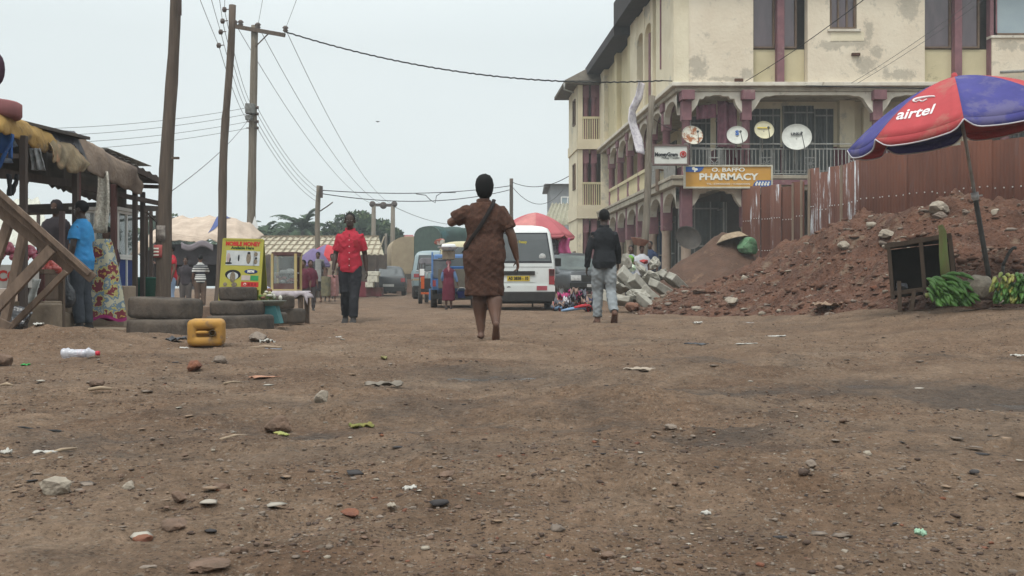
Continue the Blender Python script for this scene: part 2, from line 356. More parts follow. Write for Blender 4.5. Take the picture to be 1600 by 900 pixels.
D = 1.5*np.exp(rng.uniform(0, math.log(24/1.5), N)); X = rng.uniform(-.72, .72, N)*D
cl = fbm(X, D, .8, 3, 71); keep = cl*2.4+rng.uniform(-.5, .5, N) > -.08; D = D[keep]; X = X[keep]
S = .0021*np.exp(rng.exponential(.45, len(D)))*(.6+.14*D); S = np.clip(S, .0015, .0105)*np.where(rng.random(len(D)) < .012, 1.9, 1)
Zs = gz(X, D)+np.where((np.abs(X) < 9) & (D < 16), DET(X, D), 0)
chips('gravel', np.stack([X, D, Zs], 1), S, [stone_g, stone_b, stone_p, stone_r, M('stone_dark', (.09, .062, .048), (.06, .042, .034), scale=20)], [.24, .32, .04, .03, .37], 3)

N = 900
D = 2.2*np.exp(rng.uniform(0, math.log(9), N)); X = rng.uniform(-.7, .7, N)*D
chips('flat_flakes', np.stack([X, D, gz(X, D)+np.where(np.abs(X) < 9, DET(X, D), 0)+.002], 1), np.clip(.0075*np.exp(rng.exponential(.5, N))*(.6+.08*D), .006, .035), [M('flake_pale', (.36, .33, .28), (.28, .24, .2)), M('flake_tan', (.26, .18, .12), (.2, .14, .1)), stone_g, M('flake_dark', (.05, .045, .045))], [.2, .35, .25, .2], 21, flat=-.16)
# notable single stones
def rock_mesh(b, size, seed, flat=.65, m=0):
    r = random.Random(seed); vs = []; k = [Vector((r.gauss(0, 1), r.gauss(0, 1), r.gauss(0, 1))).normalized() for _ in range(13)]; kd = [r.uniform(.5, .86) for _ in k]
    for v in IV2:
        v = Vector(v); d = 1.0
        for q, dd in zip(k, kd):
            t = v.dot(q)
            if t > .05: d = min(d, dd/t)
        d *= 1+.10*noise.noise(v*2.3+Vector((seed, 0, 0)))+.05*noise.noise(v*6+Vector((0, seed, 0)))
        vs.append((v.x*d*size[0]/2, v.y*d*size[1]/2, v.z*d*size[2]/2+size[2]*.26))
    b.add(vs, IF2, m, False)
def rock(px, py, wpx, hpx, mat, label, seed, name='stone', group=None, Dd=None, cat='stone'):
    D = Dd or HC*FP/max(py-450, 1)
    for _ in range(4):
        if Dd: break
        X = (px-800)/FP*D; D = (HC-gzf(X, D))*FP/(py-450)
    X = (px-800)/FP*D; w = wpx/FP*D; h = hpx/FP*D*1.15
    b = MB(); rock_mesh(b, (w*1.1, w*.8, h), seed)
    o = b.build(name, mat, loc=(0, 0, 0), label=label, cat=cat, group=group); o.location = (X, D, gzf(X, D)+h*.08); o.rotation_euler = (0, 0, seed*1.3); return o
for i, a in enumerate([
 (85, 772, 54, 30, stone_p, 'pale grey angular rock on the dirt at the lower left, white chips below it'),
 (275, 832, 62, 26, stone_b, 'flat curved brown rock half buried behind the small red rock'),
 (225, 850, 34, 20, stone_r, 'small rust-red rock lying near the lower left corner'),
 (303, 584, 34, 20, stone_r, 'reddish brown brick-like stone in front of the yellow jerrycan'),
 (435, 674, 50, 26, stone_b, 'large dark brown rock with a yellow peel in front of it'),
 (504, 632, 28, 26, stone_p, 'round pale grey stone standing out on the damp dirt left of centre'),
 (152, 615, 38, 18, stone_b, 'dark brown rock with a thin stick in front, below the bottle'),
 (950, 877, 32, 20, stone_b, 'dark brown stone at the bottom of the picture right of centre'),
 (1268, 752, 26, 14, stone_g, 'grey-topped dark stone lying alone on the right of the dirt'),
 (345, 770, 34, 18, stone_b, 'brown stone right of the pale triangular rock'),
 (200, 768, 32, 18, stone_p, 'pale triangular stone between the grey rock and the brown stone'),
 (280, 785, 34, 22, stone_b, 'mottled brown stone with a white pebble at its foot'),
 (325, 890, 76, 18, stone_b, 'long flat brown rock almost buried at the bottom edge'),
 (402, 532, 46, 18, stone_g, 'flat broken concrete lump right of the yellow jerrycan'),
 (346, 568, 24, 16, stone_g, 'bluish grey stone just right of the brick-like stone'),
 (5, 572, 34, 26, stone_b, 'brown rock cut off by the left edge below the timber trestle'),
 (548, 806, 36, 12, stone_r, 'flat dark red stone flake in the lower middle of the dirt'),
 (700, 744, 34, 10, stone_b, 'thin brown stone flake in the middle of the dirt'),
 (1048, 670, 22, 10, stone_g, 'small rounded stone in front of the low dirt hump'),
 (232, 893, 30, 14, stone_g, 'worn grey stone touching the bottom edge at the left'),
]):
    rock(*a, seed=i+3)
# smaller stones nobody could tell apart
mr = random.Random(11)
for i in range(70):
    px, py = mr.uniform(10, 1590), 560+340*mr.random()**.8
    w = mr.uniform(8, 17)
    rock(px, py, w, w*.38, mr.choice([stone_g, stone_b, stone_b, stone_b]), 'small loose stone lying on the bare dirt ground', 50+i, group='small loose stones on the dirt')

# ------------------------------------------------------------------ mound on the right
SOIL = M('red_soil', (.125, .059, .037), (.070, .036, .025), scale=2.2, bump=.07, bscale=16, c3=(.145, .098, .068), t3=.56, scale3=2.6, spec=.15)
SOIL2 = M('dark_fine_soil', (.11, .063, .044), (.075, .045, .032), scale=3, bump=.02, bscale=24, c3=(.15, .09, .06), t3=.6, scale3=1.5, spec=.15)
foot = [(985, 480, 21.5), (1100, 484, 19.5), (1200, 487, 17.6), (1300, 489, 16.2), (1400, 486, 15.0), (1500, 481, 14.1), (1600, 477, 13.3), (1750, 477, 12.2), (1900, 480, 11.2)]
ridge = [(1010, 476, 22.6), (1120, 432, 22.8), (1200, 403, 22.4), (1300, 353, 21.0), (1400, 322, 19.2), (1475, 314, 18.0), (1600, 316, 17.0), (1750, 318, 15.8), (1900, 330, 14.6)]
Fp = np.array([P(*a)[:] for a in foot]); Rp = np.array([P(*a)[:] for a in ridge]); Fp[:, 2] = gz(Fp[:, 0], Fp[:, 1])-.03
def mound(u, t, detail=True):
    u = np.asarray(u, float); t = np.asarray(t, float); k = u*(len(Fp)-1); kk = np.arange(len(Fp))
    f = np.stack([np.interp(k, kk, Fp[:, i]) for i in range(3)], -1); r = np.stack([np.interp(k, kk, Rp[:, i]) for i in range(3)], -1)
    xy = f[..., :2]+(r[..., :2]-f[..., :2])*t[..., None]
    prof = np.where(t < 1, .95*t**.93*(1-.0*t)+.05*np.sin(np.clip(t, 0, 1)*math.pi/2), 1-.16*(t-1))
    z = f[..., 2]+(r[..., 2]-f[..., 2])*prof
    am = np.clip(t*4, 0, 1)*np.clip((r[..., 2]-f[..., 2]), .1, 1.2)
    z = z+am*(.34*fbm(xy[..., 0], xy[..., 1], 1.5, 4, 90)+.16*fbm(xy[..., 0], xy[..., 1], .34, 3, 95)+.14*np.clip(fbm(xy[..., 0], xy[..., 1], .2, 2, 99)-.12, 0, 1)+.05*fbm(xy[..., 0], xy[..., 1], .08, 2, 97))
    return np.stack([xy[..., 0], xy[..., 1], z], -1)
U, T = np.meshgrid(np.linspace(0, 1, 420), np.linspace(-.06, 2.0, 170)); V = mound(U, T); V[..., 2] = np.where(T < 0, V[..., 2]-.1, V[..., 2])
mo = bpy.data.objects.new('soil_mound', np_grid_mesh('soil_mound', V.reshape(-1, 3), 420, 170, SOIL)); COL.objects.link(mo); mo['kind'] = 'structure'
def MP(u, t): return Vector(mound(np.array([u]), np.array([t]))[0])
N = 6800; uu = rng.uniform(0, .95, N); tt = rng.beta(1.1, 1.5, N)*1.15; pp = mound(uu, tt)
chips('mound_rubble', pp, np.clip(.010*np.exp(rng.exponential(.62, N)), .008, .10), [stone_g, stone_b, stone_p, M('soil_clod', (.15, .078, .052), (.075, .038, .026), scale=9)], [.08, .12, .10, .70], 8)
# second heap: steep dark cone left of the fence
hc = P(1128, 430, 28.5)
def heap(u, v):
    a = 2*math.pi*u; r = v*2.25; x = hc.x+r*math.cos(a)*1.0; y = hc.y+r*math.sin(a)*.9
    h = 1.86*max(0, 1-(r/2.2))**.92 if r > .2 else 1.86*(1-.2/2.2*(.6+.4*r/.2))
    z = .2+h*(1+.12*noise.noise(Vector((x*.9, y*.9, 3))))+.05*noise.noise(Vector((x*4, y*4, 1)))
    return (x, y, z)
MB().grid(heap, 120, 50).build('soil_heap', SOIL2, kind='structure')
# ------------------------------------------------------------------ main building
CREAM = M('cream_render', (.68, .61, .46), (.58, .51, .37), scale=.9, bump=.01, bscale=14, c3=(.43, .40, .33), t3=.57, scale3=.8, rough=.9)
CREAM2 = M('cream_worn', (.70, .62, .49), (.62, .53, .41), scale=.7, bump=.015, bscale=9, c3=(.50, .44, .35), t3=.56, scale3=2.2, rough=.9)
CREAMD = M('cream_yellow', (.56, .49, .32), (.48, .42, .27), scale=1.2, c3=(.3, .26, .18), t3=.62, scale3=2, rough=.9)
TRIM = M('trim_white', (.62, .58, .50), (.5, .45, .37), scale=2.5, c3=(.3, .25, .2), t3=.6, scale3=3, rough=.85)
PINK = M('plum_paint', (.23, .115, .125), (.17, .085, .095), scale=3, c3=(.27, .19, .17), t3=.6, scale3=2, rough=.7)
MAROON = M('maroon_dado', (.12, .03, .045), (.09, .025, .035), scale=2, rough=.7)
TAN = M('column_tan', (.36, .28, .22), (.27, .2, .155), scale=3, c3=(.2, .14, .1), t3=.6, rough=.9)
SLABC = M('slab_edge', (.42, .38, .3), (.28, .24, .19), scale=2, c3=(.12, .1, .09), t3=.57, scale3=2.5, rough=.95)
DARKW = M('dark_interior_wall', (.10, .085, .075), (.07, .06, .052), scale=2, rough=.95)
METALG = M('pale_metal_rail', (.30, .30, .28), (.22, .21, .19), scale=6, rough=.55, spec=.5)
SHUT = M('shutter_metal', (.11, .12, .115), (.075, .08, .08), scale=3, rough=.6, spec=.4)
FRAMEB = M('brown_window_frame', (.16, .11, .075), (.12, .08, .055), scale=5, rough=.6)
GLASSD = M('tinted_glass', (.115, .08, .09), (.07, .05, .058), scale=1.2, stretch=(2.5, 1, .6), rough=.1, spec=.9)
GLASSB = M('sky_reflection_glass', (.3, .36, .38), (.26, .32, .35), scale=1, rough=.04, spec=1)  # bright sky reflection put into the pane colour
ROOFD = M('dark_roof', (.045, .037, .037), (.03, .026, .027), scale=3, rough=.75)
TILE = M('old_roof_tile', (.14, .12, .095), (.09, .075, .06), scale=5, bump=.02, bscale=12, rough=.9)
STAIN = M('damp_stain', (.26, .24, .2), (.36, .33, .27), scale=9, rough=.95, bump=.01, bscale=30)
BC = Vector((5.1, 34, 0)); SX = -.0676
bld = E('veranda_building', (BC.x, BC.y, 0), 'three storey cream building with plum columns, verandas and arcades on the right of the street', 'building')
def B(u, v, z): return Vector((BC.x+u+SX*v, BC.y+v, z))
def wbox(b, u0, u1, v0, v1, z0, z1, m=0):
    vs = [B(u0, v0, z0), B(u1, v0, z0), B(u1, v1, z0), B(u0, v1, z0), B(u0, v0, z1), B(u1, v0, z1), B(u1, v1, z1), B(u0, v1, z1)]
    b.add(vs, [(3, 2, 1, 0), (4, 5, 6, 7), (0, 1, 5, 4), (1, 2, 6, 5), (2, 3, 7, 6), (3, 0, 4, 7)], m)
def bp(name, mats, fn, **k):
    b = MB(); fn(b); return b.build(name, mats, bld, w=True, **k)
LEN, WID = 16.0, 15.0
Z0, ZA0, ZA1, ZB0, ZB1, ZT = .25, 3.72, 4.04, 6.68, 6.95, 10.7
# plinth, slabs
bp('plinth', SLABC, lambda b: wbox(b, -.25, WID, -.25, LEN, -.3, Z0+.12))
bp('floor_slab', SLABC, lambda b: (wbox(b, -.12, WID, -.15, LEN, ZA0, ZA1-.12), wbox(b, -.16, WID, -.19, LEN, ZA1-.117, ZA1)), bev=.02)
bp('floor_slab', [SLABC, TRIM], lambda b: (wbox(b, .02, WID, .02, LEN, ZB0, ZB1-.13), wbox(b, -.12, WID, -.14, LEN, ZB1-.127, ZB1, 1)), bev=.02)
bp('slab_fascia', PINK, lambda b: wbox(b, 2.4, WID, -.21, -.153, ZA0+.02, ZA0+.17))
# set back walls of the two lower storeys (front and side)
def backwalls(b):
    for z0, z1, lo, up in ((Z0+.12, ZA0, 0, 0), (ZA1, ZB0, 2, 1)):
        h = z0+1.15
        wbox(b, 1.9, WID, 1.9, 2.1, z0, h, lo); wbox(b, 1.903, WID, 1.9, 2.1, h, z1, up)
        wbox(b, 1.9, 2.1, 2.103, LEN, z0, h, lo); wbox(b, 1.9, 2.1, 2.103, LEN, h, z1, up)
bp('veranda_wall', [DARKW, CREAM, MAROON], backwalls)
# doors on verandas: steel doors with grilles
bp('veranda_end_wall', CREAM, lambda b: (wbox(b, .05, 1.897, LEN-.2, LEN-.05, ZA1, ZB0), wbox(b, .05, 1.897, LEN-.2, LEN-.05, Z0, ZA0)))
def door(u0, u1, z0, z1, v=1.84, side=False, mat=SHUT, n=10):
    b = MB()
    f = (lambda a, c, d0, d1, e, g, m=0: wbox(b, a, c, v+d0, v+d1, e, g, m)) if not side else (lambda a, c, d0, d1, e, g, m=0: wbox(b, v+d0, v+d1, a, c, e, g, m))
    f(u0, u1, .02, .055, z0, z1, 0)
    for k in range(n+1):
        x = lerp(u0, u1-.03, k/n); f(x, x+.03, -.03, .017, z0, z1, 1 if k % 4 == 0 else 0)
    for z in (z0+.3, (z0+z1)/2, z1-.25): f(u0, u1, -.05, -.033, z, z+.05, 1)
    return b.build('door', [mat, METALG], bld, w=True)
door(2.75, 3.85, ZA1+.02, ZB0-.25); door(3.95, 4.95, ZA1+.02, ZB0-.15); door(4.98, 5.6, ZA1+.02, ZB0-.25, n=6); door(.9, 1.55, ZA1+.02, ZB0-.5, n=5)
door(.5, 2.1, Z0+.15, ZA0-.35, n=12); door(2.6, 4.6, Z0+.15, ZA0-.35, n=14); door(5.2, 7.2, Z0+.15, ZA0-.35, n=14); door(8.0, 9.4, ZA1+.02, ZB0-.3); door(10.5, 12, ZA1+.02, ZB0-.3)
for k in range(6): door(1.2+k*2.4, 2.6+k*2.4, Z0+.15, ZA0-.4, side=True, n=8, mat=[SHUT, M('blue_shutter', (.05, .09, .17), rough=.6), SHUT][k % 3]); door(1.2+k*2.4, 2.1+k*2.4, ZA1+.02, ZB0-.4, side=True, n=6)
bp('pilaster', CREAM, lambda b: (wbox(b, 5.75, 6.25, 1.65, 1.897, ZA1+1.1, ZB0)))
bp('wall_panel', CREAM, lambda b: (wbox(b, 6.55, 7.7, 1.7, 1.897, ZA1+1.2, ZB0-.2)))
# columns
fu = [.38, 2.26, 6.36, 10.4, 14.4]
def column(u, v, z0, z1, low):
    b = MB(); zc = z0+(z1-z0)*(.62 if low else .66)
    if low:
        b.lathe([(.19, z0), (.165, z0+.25), (.15, zc-.1), (.18, zc), (.0, zc)], B(u, v, 0), 16, 1)
        wbox(b, u-.17, u+.17, v-.17, v+.17, zc, z1, 0)
    else:
        b.lathe([(.16, z0), (.14, z0+.2), (.13, zc), (.16, zc+.04), (.0, zc+.04)], B(u, v, 0), 16, 0)
        wbox(b, u-.15, u+.15, v-.15, v+.15, zc, z1-.28, 0); wbox(b, u-.2, u+.2, v-.36, v+.15, z1-.278, z1+.02, 0)
    b.build('column', [PINK, TAN], bld, w=True, bev=.012)
for u in fu: column(u, .2, Z0+.12, ZA0, True); column(u, .2, ZA1, ZB0, False)
sv = [.2+2.3*k for k in range(1, 7)]
for v in sv: column(.25, v, Z0+.12, ZA0, True); column(.25, v, ZA1, ZB0, False)
# arches and brackets between columns
def arch(a0, a1, ztop, style, mats, side, v0=.08, v1=.3, name='arch'):
    b = MB(); n = 26; w = a1-a0; lo = []
    for k in range(n+1):
        t = k/n; d = min(t, 1-t)*w
        if style == 'bracket':     # flat soffit with scalloped brackets at both ends
            h = .10+(.42*max(0, 1-(d/.24))**.6 if d < .24 else 0)+(.08 if d < .42 else 0)+(.04 if d < .62 else 0)
        else: h = .12+.62*(1-math.sqrt(max(0, 1-(1-d/(w/2))**2)))*min(1, w/2.2)
        lo.append((a0+w*t, ztop-h))
    poly = lo+[(a1, ztop), (a0, ztop)]
    for k in range(n):
        (x0, z0), (x1, z1) = lo[k], lo[k+1]
        q = [(x0, z0), (x1, z1), (x1, ztop), (x0, ztop)]
        f = (lambda x, z, d: B(x, d, z)) if not side else (lambda x, z, d: B(d, x, z))
        vs = [f(x, z, v0) for x, z in q]+[f(x, z, v1) for x, z in q]
        b.add(vs, [(0, 1, 2, 3), (7, 6, 5, 4), (0, 4, 5, 1), (3, 2, 6, 7)])
    b.build(name, mats, bld, w=True)
for k in range(len(fu)-1):
    arch(fu[k]+.15, fu[k+1]-.15, ZB0-.003, 'bracket', TRIM, False); arch(fu[k]+.17, fu[k+1]-.17, ZA0-.003, 'bracket', TRIM, False)
s0 = [.2]+sv
for k in range(len(s0)-1):
    arch(s0[k]+.15, s0[k+1]-.15, ZB0-.003, 'round', TRIM, True, .13, .33); arch(s0[k]+.17, s0[k+1]-.17, ZA0-.003, 'round', TRIM, True, .10, .35)
# railings
def rail(b, f, a0, a1, z0, z1, step=.115, orn=False):
    n = int((a1-a0)/step)
    for k in range(n+1):
        x = a0+(a1-a0)*k/n; b.beam(f(x, z0+.05), f(x, z1-.03), .022, .022)
    b.beam(f(a0, z0+.06), f(a1, z0+.06), .03, .03); b.beam(f(a0, z1-.03), f(a1, z1-.03), .04, .03); b.beam(f(a0, z1+.13), f(a1, z1+.13), .035, .03)
    k = int((a1-a0)/1.25)
    for i in range(k):
        c = a0+(i+.5)*(a1-a0)/k
        for s in (-1, 1): b.beam(f(c+s*.17, z0+.1), f(c+s*.17, z1), .035, .03)
        b.beam(f(c-.17, z1-.3), f(c+.17, z1-.3), .03, .03)
        for q in range(4):
            a = q*math.pi/4; b.beam(f(c-.15*math.cos(a), z0+.38-.15*math.sin(a)), f(c+.15*math.cos(a), z0+.38+.15*math.sin(a)), .022, .02)
for k in range(len(fu)-1):
    b = MB(); rail(b, lambda x, z: B(x, -.02, z), fu[k]-.1, fu[k+1]-.1, ZA1, ZA1+.86); b.build('railing', METALG, bld, w=True)
for k in range(len(s0)-1):
    b = MB()
    if k < 2: rail(b, lambda x, z: B(.05, x, z), s0[k]+.1, s0[k+1], ZA1, ZA1+.86)
    else:
        for q in range(12):
            y = lerp(s0[k]+.2, s0[k+1]-.2, q/11); b.lathe([(.05, 0), (.03, .15), (.055, .35), (.03, .6), (.05, .72)], B(.2, y, ZA1), 6)
        wbox(b, .12, .3, s0[k], s0[k+1], ZA1+.72, ZA1+.84)
    b.build('railing', METALG if k < 2 else CREAMD, bld, w=True)
# upper storey front wall
rec = [(2.44, 4.14), (7.8, 9.9), (12.6, 14.2)]
bp('front_wall', CREAM2, lambda b: wbox(b, .42, 2.44, 0, .3, ZB1, ZT))
bp('front_wall', CREAM2, lambda b: wbox(b, 14.2, WID, 0, .3, ZB1, ZT))
def upper(b):
    z0 = ZB1
    wbox(b, 4.14, 4.83, 0, .3, z0, ZT); wbox(b, 4.83, 5.68, 0, .3, z0, 8.62); wbox(b, 4.83, 5.68, 0, .3, 9.9, ZT); wbox(b, 5.68, 7.8, 0, .3, z0, ZT)
def upper2(b):
    z0 = ZB1
    wbox(b, 9.9, 12.6, 0, .3, z0, 8.42); wbox(b, 9.9, 12.6, 0, .3, 9.9, ZT); wbox(b, 11.2, 12.6, 0, .3, 8.42, 9.9)
bp('front_wall', CREAM2, upper); bp('front_wall', CREAM2, upper2)
bp('corner_pilaster', CREAM, lambda b: wbox(b, -.05, .417, -.03, .45, ZB1, ZT))
for a, c in rec:
    bp('recess_wall', CREAMD, lambda b: wbox(b, a, c, .32, .5, ZB1, 8.05)); bp('recess_wall', CREAMD, lambda b: wbox(b, a, c, .32, .5, 9.9, ZT))
for x in (3.32, 8.88, 9.98): bp('recess_post', PINK, lambda b: wbox(b, x-.11, x+.11, .05, .3, ZB1, ZT))
def window(u0, u1, z0, z1, v, n=2, glass=GLASSD, side=False):
    b = MB(); f = (lambda a, c, d, e, z, y: wbox(b, a, c, v+d, v+e, z, y)) if not side else (lambda a, c, d, e, z, y: wbox(b, v+d, v+e, a, c, z, y))
    t = .06
    f(u0, u0+t, -.03, .08, z0, z1); f(u1-t, u1, -.03, .08, z0, z1); f(u0+t, u1-t, -.03, .08, z0, z0+t); f(u0+t, u1-t, -.03, .08, z1-t, z1)
    for k in range(1, n): x = lerp(u0, u1, k/n); f(x-.025, x+.025, -.02, .07, z0+t, z1-t)
    w = b.build('window', FRAMEB, bld, w=True)
    b = MB(); f(u0+t, u1-t, .03, .045, z0+t, z1-t); b.build('pane', glass, w, w=True)
for a, c in rec:
    m = (a+c)/2; window(a+.03, m-.1, 8.08, 9.85, .30, 1); window(m+.1, c-.25, 8.08, 9.85, .30, 1)
window(4.85, 5.66, 8.64, 9.88, .08, 3); window(9.98, 11.18, 8.45, 9.88, .08, 1, GLASSB)
bp('window_sill', TRIM, lambda b: wbox(b, 4.75, 5.78, -.06, .25, 8.54, 8.617)); bp('window_sill', TRIM, lambda b: wbox(b, 9.85, 11.3, -.06, .25, 8.34, 8.417))
bp('wall_panel', CREAM, lambda b: wbox(b, 4.86, 5.9, -.012, -.001, 8.25, 8.535))
# peeling patches, downpipe stub, small lamp boxes
def patch(u, z, w, h, seed, mat=STAIN):
    b = MB(); pts = []
    for k in range(36):
        a = 2*math.pi*k/36; q = 1+.7*noise.noise(Vector((math.cos(a)*2.2, math.sin(a)*2.2, seed)))+.4*noise.noise(Vector((math.cos(a)*6, math.sin(a)*6, seed)))
        pts.append(B(u+w/2*q*math.cos(a), -.004-.0002*seed, z+h/2*q*math.sin(a)))
    b.prism(pts, (0, -.003, 0)); b.build('plaster_stain', mat, bld, w=True)
def stains(m, lst, col):
    n = m.node_tree.nodes; L = m.node_tree.links; b = n['Principled BSDF']; src = b.inputs['Base Color'].links[0].from_socket; t = n.new('ShaderNodeTexCoord'); acc = None
    nn = n.new('ShaderNodeTexNoise'); nn.inputs['Scale'].default_value = 4.5; nn.inputs['Detail'].default_value = 9; nn.inputs['Roughness'].default_value = .72; L.new(t.outputs['Object'], nn.inputs['Vector'])
    for u, z, w, h in lst:
        mp_ = n.new('ShaderNodeMapping'); mp_.inputs['Location'].default_value = (-u/w, 0, -z/h); mp_.inputs['Scale'].default_value = (1/w, .0, 1/h); L.new(t.outputs['Object'], mp_.inputs[0])
        ln = n.new('ShaderNodeVectorMath'); ln.operation = 'LENGTH'; L.new(mp_.outputs[0], ln.inputs[0])
        if acc is None: acc = ln.outputs['Value']
        else: k = n.new('ShaderNodeMath'); k.operation = 'MINIMUM'; L.new(acc, k.inputs[0]); L.new(ln.outputs['Value'], k.inputs[1]); acc = k.outputs[0]
    q = n.new('ShaderNodeMath'); q.operation = 'MULTIPLY_ADD'; L.new(nn.outputs['Fac'], q.inputs[0]); q.inputs[1].default_value = 3.4; q.inputs[2].default_value = -1.75
    a = n.new('ShaderNodeMath'); a.operation = 'ADD'; L.new(acc, a.inputs[0]); L.new(q.outputs[0], a.inputs[1])
    r = n.new('ShaderNodeValToRGB'); r.color_ramp.elements[0].position = .55; r.color_ramp.elements[0].color = (1, 1, 1, 1); r.color_ramp.elements[1].position = 1.0; r.color_ramp.elements[1].color = (0, 0, 0, 1); L.new(a.outputs[0], r.inputs[0])
    f = n.new('ShaderNodeMath'); f.operation = 'MULTIPLY'; L.new(r.outputs[0], f.inputs[0]); f.inputs[1].default_value = .6
    x = n.new('ShaderNodeMix'); x.data_type = 'RGBA'; L.new(f.outputs[0], x.inputs[0]); L.new(src, x.inputs[6]); x.inputs[7].default_value = (*col, 1); L.new(x.outputs[2], b.inputs['Base Color'])
stains(CREAM2, [(4.9, 8.12, .5, .18), (5.35, 8.16, .55, .13), (5.8, 8.16, .35, .2), (6.05, 8.55, .16, .4), (5.95, 7.5, .4, .3), (6.3, 7.9, .25, .2), (.7, 7.45, .35, .45), (2.25, 7.2, .25, .25), (10.4, 8.1, .5, .16), (11.1, 8.05, .6, .16), (1.6, 7.06, .8, .08), (7.0, 7.2, .6, .2), (7.3, 9.3, .4, .5)], (.30, .27, .22))
bp('wall_bracket', M('rust_brown', (.11, .05, .03), (.07, .035, .025)), lambda b: wbox(b, 1.85, 2.1, -.1, -.001, 6.97, 7.06)); bp('wall_bracket', MATS['rust_brown'], lambda b: wbox(b, 5.5, 5.75, -.1, -.013, 7.78, 7.86))
bp('drain_pipe', METALG, lambda b: (b.tube([B(10.1, -.12, 7.25), B(11.1, -.12, 7.3), B(11.2, -.12, 7.45)], .05), b.tube([B(11.2, -.12, 7.45), B(11.1, .02, 7.7)], .06)))
# upper storey side wall, blocks A (v 0..8) and B (v 8..16)
def sidewall(b):
    wbox(b, 0, .3, .45, 2.0, ZB1, ZT); wbox(b, 0, .3, 2.0, 3.0, ZB1, ZT)
    wbox(b, .25, .4, 3.0, 6.6, ZB1, ZT-.3); wbox(b, 0, .3, 3.6, 3.9, ZB1, ZT)
    wbox(b, 0, .3, 5.1, 5.4, ZB1, ZT); wbox(b, 0, .3, 6.6, 8.0, ZB1, ZT)
    wbox(b, .0, .3, 8.0, 8.6, ZB1, 10.3, 1); wbox(b, .2, .4, 8.6, 14.6, ZB1, 10.3, 1); wbox(b, 0, .3, 14.6, 16, ZB1, 10.3)
    wbox(b, 0, .3, 11.2, 11.8, ZB1, 10.3, 1)
bp('side_wall', [CREAM, CREAMD], sidewall)
bp('side_post', PINK, lambda b: (wbox(b, .02, .2, 4.2, 4.45, ZB1, ZT-1.2), wbox(b, -.04, -.003, 2.1, 2.18, 7.8, ZT-.3)))
bp('railing', CREAMD, lambda b: [wbox(b, .05, .15, 4.5+q*.12, 4.55+q*.12, ZB1, ZB1+.9) for q in range(5)])
arch(3.9, 5.1, 10.0, 'round', CREAM, True, .02, .25); arch(5.4, 6.6, 10.0, 'round', CREAM, True, .02, .25)
bp('side_wall', CREAM, lambda b: wbox(b, .02, .25, 3.9, 6.6, 10.0, ZT-.1))
window(5.55, 6.45, 7.9, 9.6, .22, 2, side=True)
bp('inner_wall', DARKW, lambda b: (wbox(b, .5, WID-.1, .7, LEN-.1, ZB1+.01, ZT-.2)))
# roofs: block A with deep dark fascia, block B lower
def roof(b):
    o = .62; a = [B(-o, -.6, ZT-.05), B(WID+.6, -.6, ZT-.05), B(WID+.6, 8.1, ZT-.05), B(-o, 8.1, ZT-.05)]
    top = [p+Vector((0, 0, .9)) for p in a]; r0 = B(4, 4, ZT+3.2); r1 = B(WID-4, 4, ZT+3.2)
    b.add(a+top+[r0, r1], [(3, 2, 1, 0), (0, 1, 5, 4), (1, 2, 6, 5), (2, 3, 7, 6), (3, 0, 4, 7), (4, 5, 9, 8), (5, 6, 9), (6, 7, 8, 9), (7, 4, 8)])
    a = [B(-.6, 8.15, 10.32), B(6, 8.15, 10.32), B(6, 16.4, 10.32), B(-.6, 16.4, 10.32)]; top = [p+Vector((0, 0, .38)) for p in a]; r0 = B(3, 11, 12); r1 = B(3, 13.5, 12)
    b.add(a+top+[r0, r1], [(3, 2, 1, 0), (0, 1, 5, 4), (1, 2, 6, 5), (2, 3, 7, 6), (3, 0, 4, 7), (4, 5, 8), (5, 6, 9, 8), (6, 7, 9), (7, 4, 8, 9)])
bp('roof', ROOFD, roof)
# corner tower block with balconies (v 16..19.4)
def tower(b):
    for z0, z1 in ((Z0, ZA0), (ZA1+.3, 6.9), (7.35, 9.9)):
        wbox(b, -1.0, -.82, 16.0, 19.4, z0, z1); wbox(b, -1.0, -.78, 15.95, 16.25, z0, z1)
    wbox(b, -.8, .6, 17.6, 17.8, Z0, 9.9, 1); wbox(b, -.15, .6, 16.05, 16.3, 6.9, 9.9, 2)
    wbox(b, -1.05, 1.2, 15.85, 19.4, 6.9, 7.35); wbox(b, -1.05, 1.2, 15.85, 19.4, ZA0, ZA1+.3)
    wbox(b, -1.02, .0, 16.0, 19.4, 9.9, 10.0)
bp('tower_wall', [CREAM, DARKW, PINK], tower)
for z0, z1 in ((7.35, 9.9), (ZA1+.3, 6.9), (Z0, ZA0)):
    for u in (-.62, -.25):
        b = MB(); b.lathe([(.13, z0), (.12, z1-.7), (.15, z1-.65), (.15, z1-.6), (0, z1-.6)], B(u, 16.1, 0), 12); wbox(b, u-.13, u+.13, 16.0, 16.25, z1-.6, z1); b.build('column', [PINK], bld, w=True)
    if z0 > 1:
        b = MB()
        for q in range(9): x = -.76+q*.1; wbox(b, x, x+.045, 15.95, 16.0, z0, z0+.95)
        wbox(b, -.8, .1, 15.93, 16.02, z0+.95, z0+1.05); b.build('railing', CREAMD, bld, w=True)
    window(16.7, 17.5, z0+.8, z0+2.0, -1.03, 1, side=True)
def troof(b):
    a = [B(-1.65, 15.5, 9.85), B(.1, 15.5, 9.85), B(.1, 20, 9.85), B(-1.65, 20, 9.85)]; top = [p+Vector((0, 0, .14)) for p in a]; r = B(.05, 17.8, 11.0); r2 = B(.06, 16.4, 11)
    b.add(a+top+[r, r2], [(3, 2, 1, 0), (0, 1, 5, 4), (1, 2, 6, 5), (2, 3, 7, 6), (3, 0, 4, 7), (4, 5, 9), (5, 6, 8, 9), (6, 7, 8), (7, 4, 9, 8)])
bp('tower_roof', [TILE], troof)
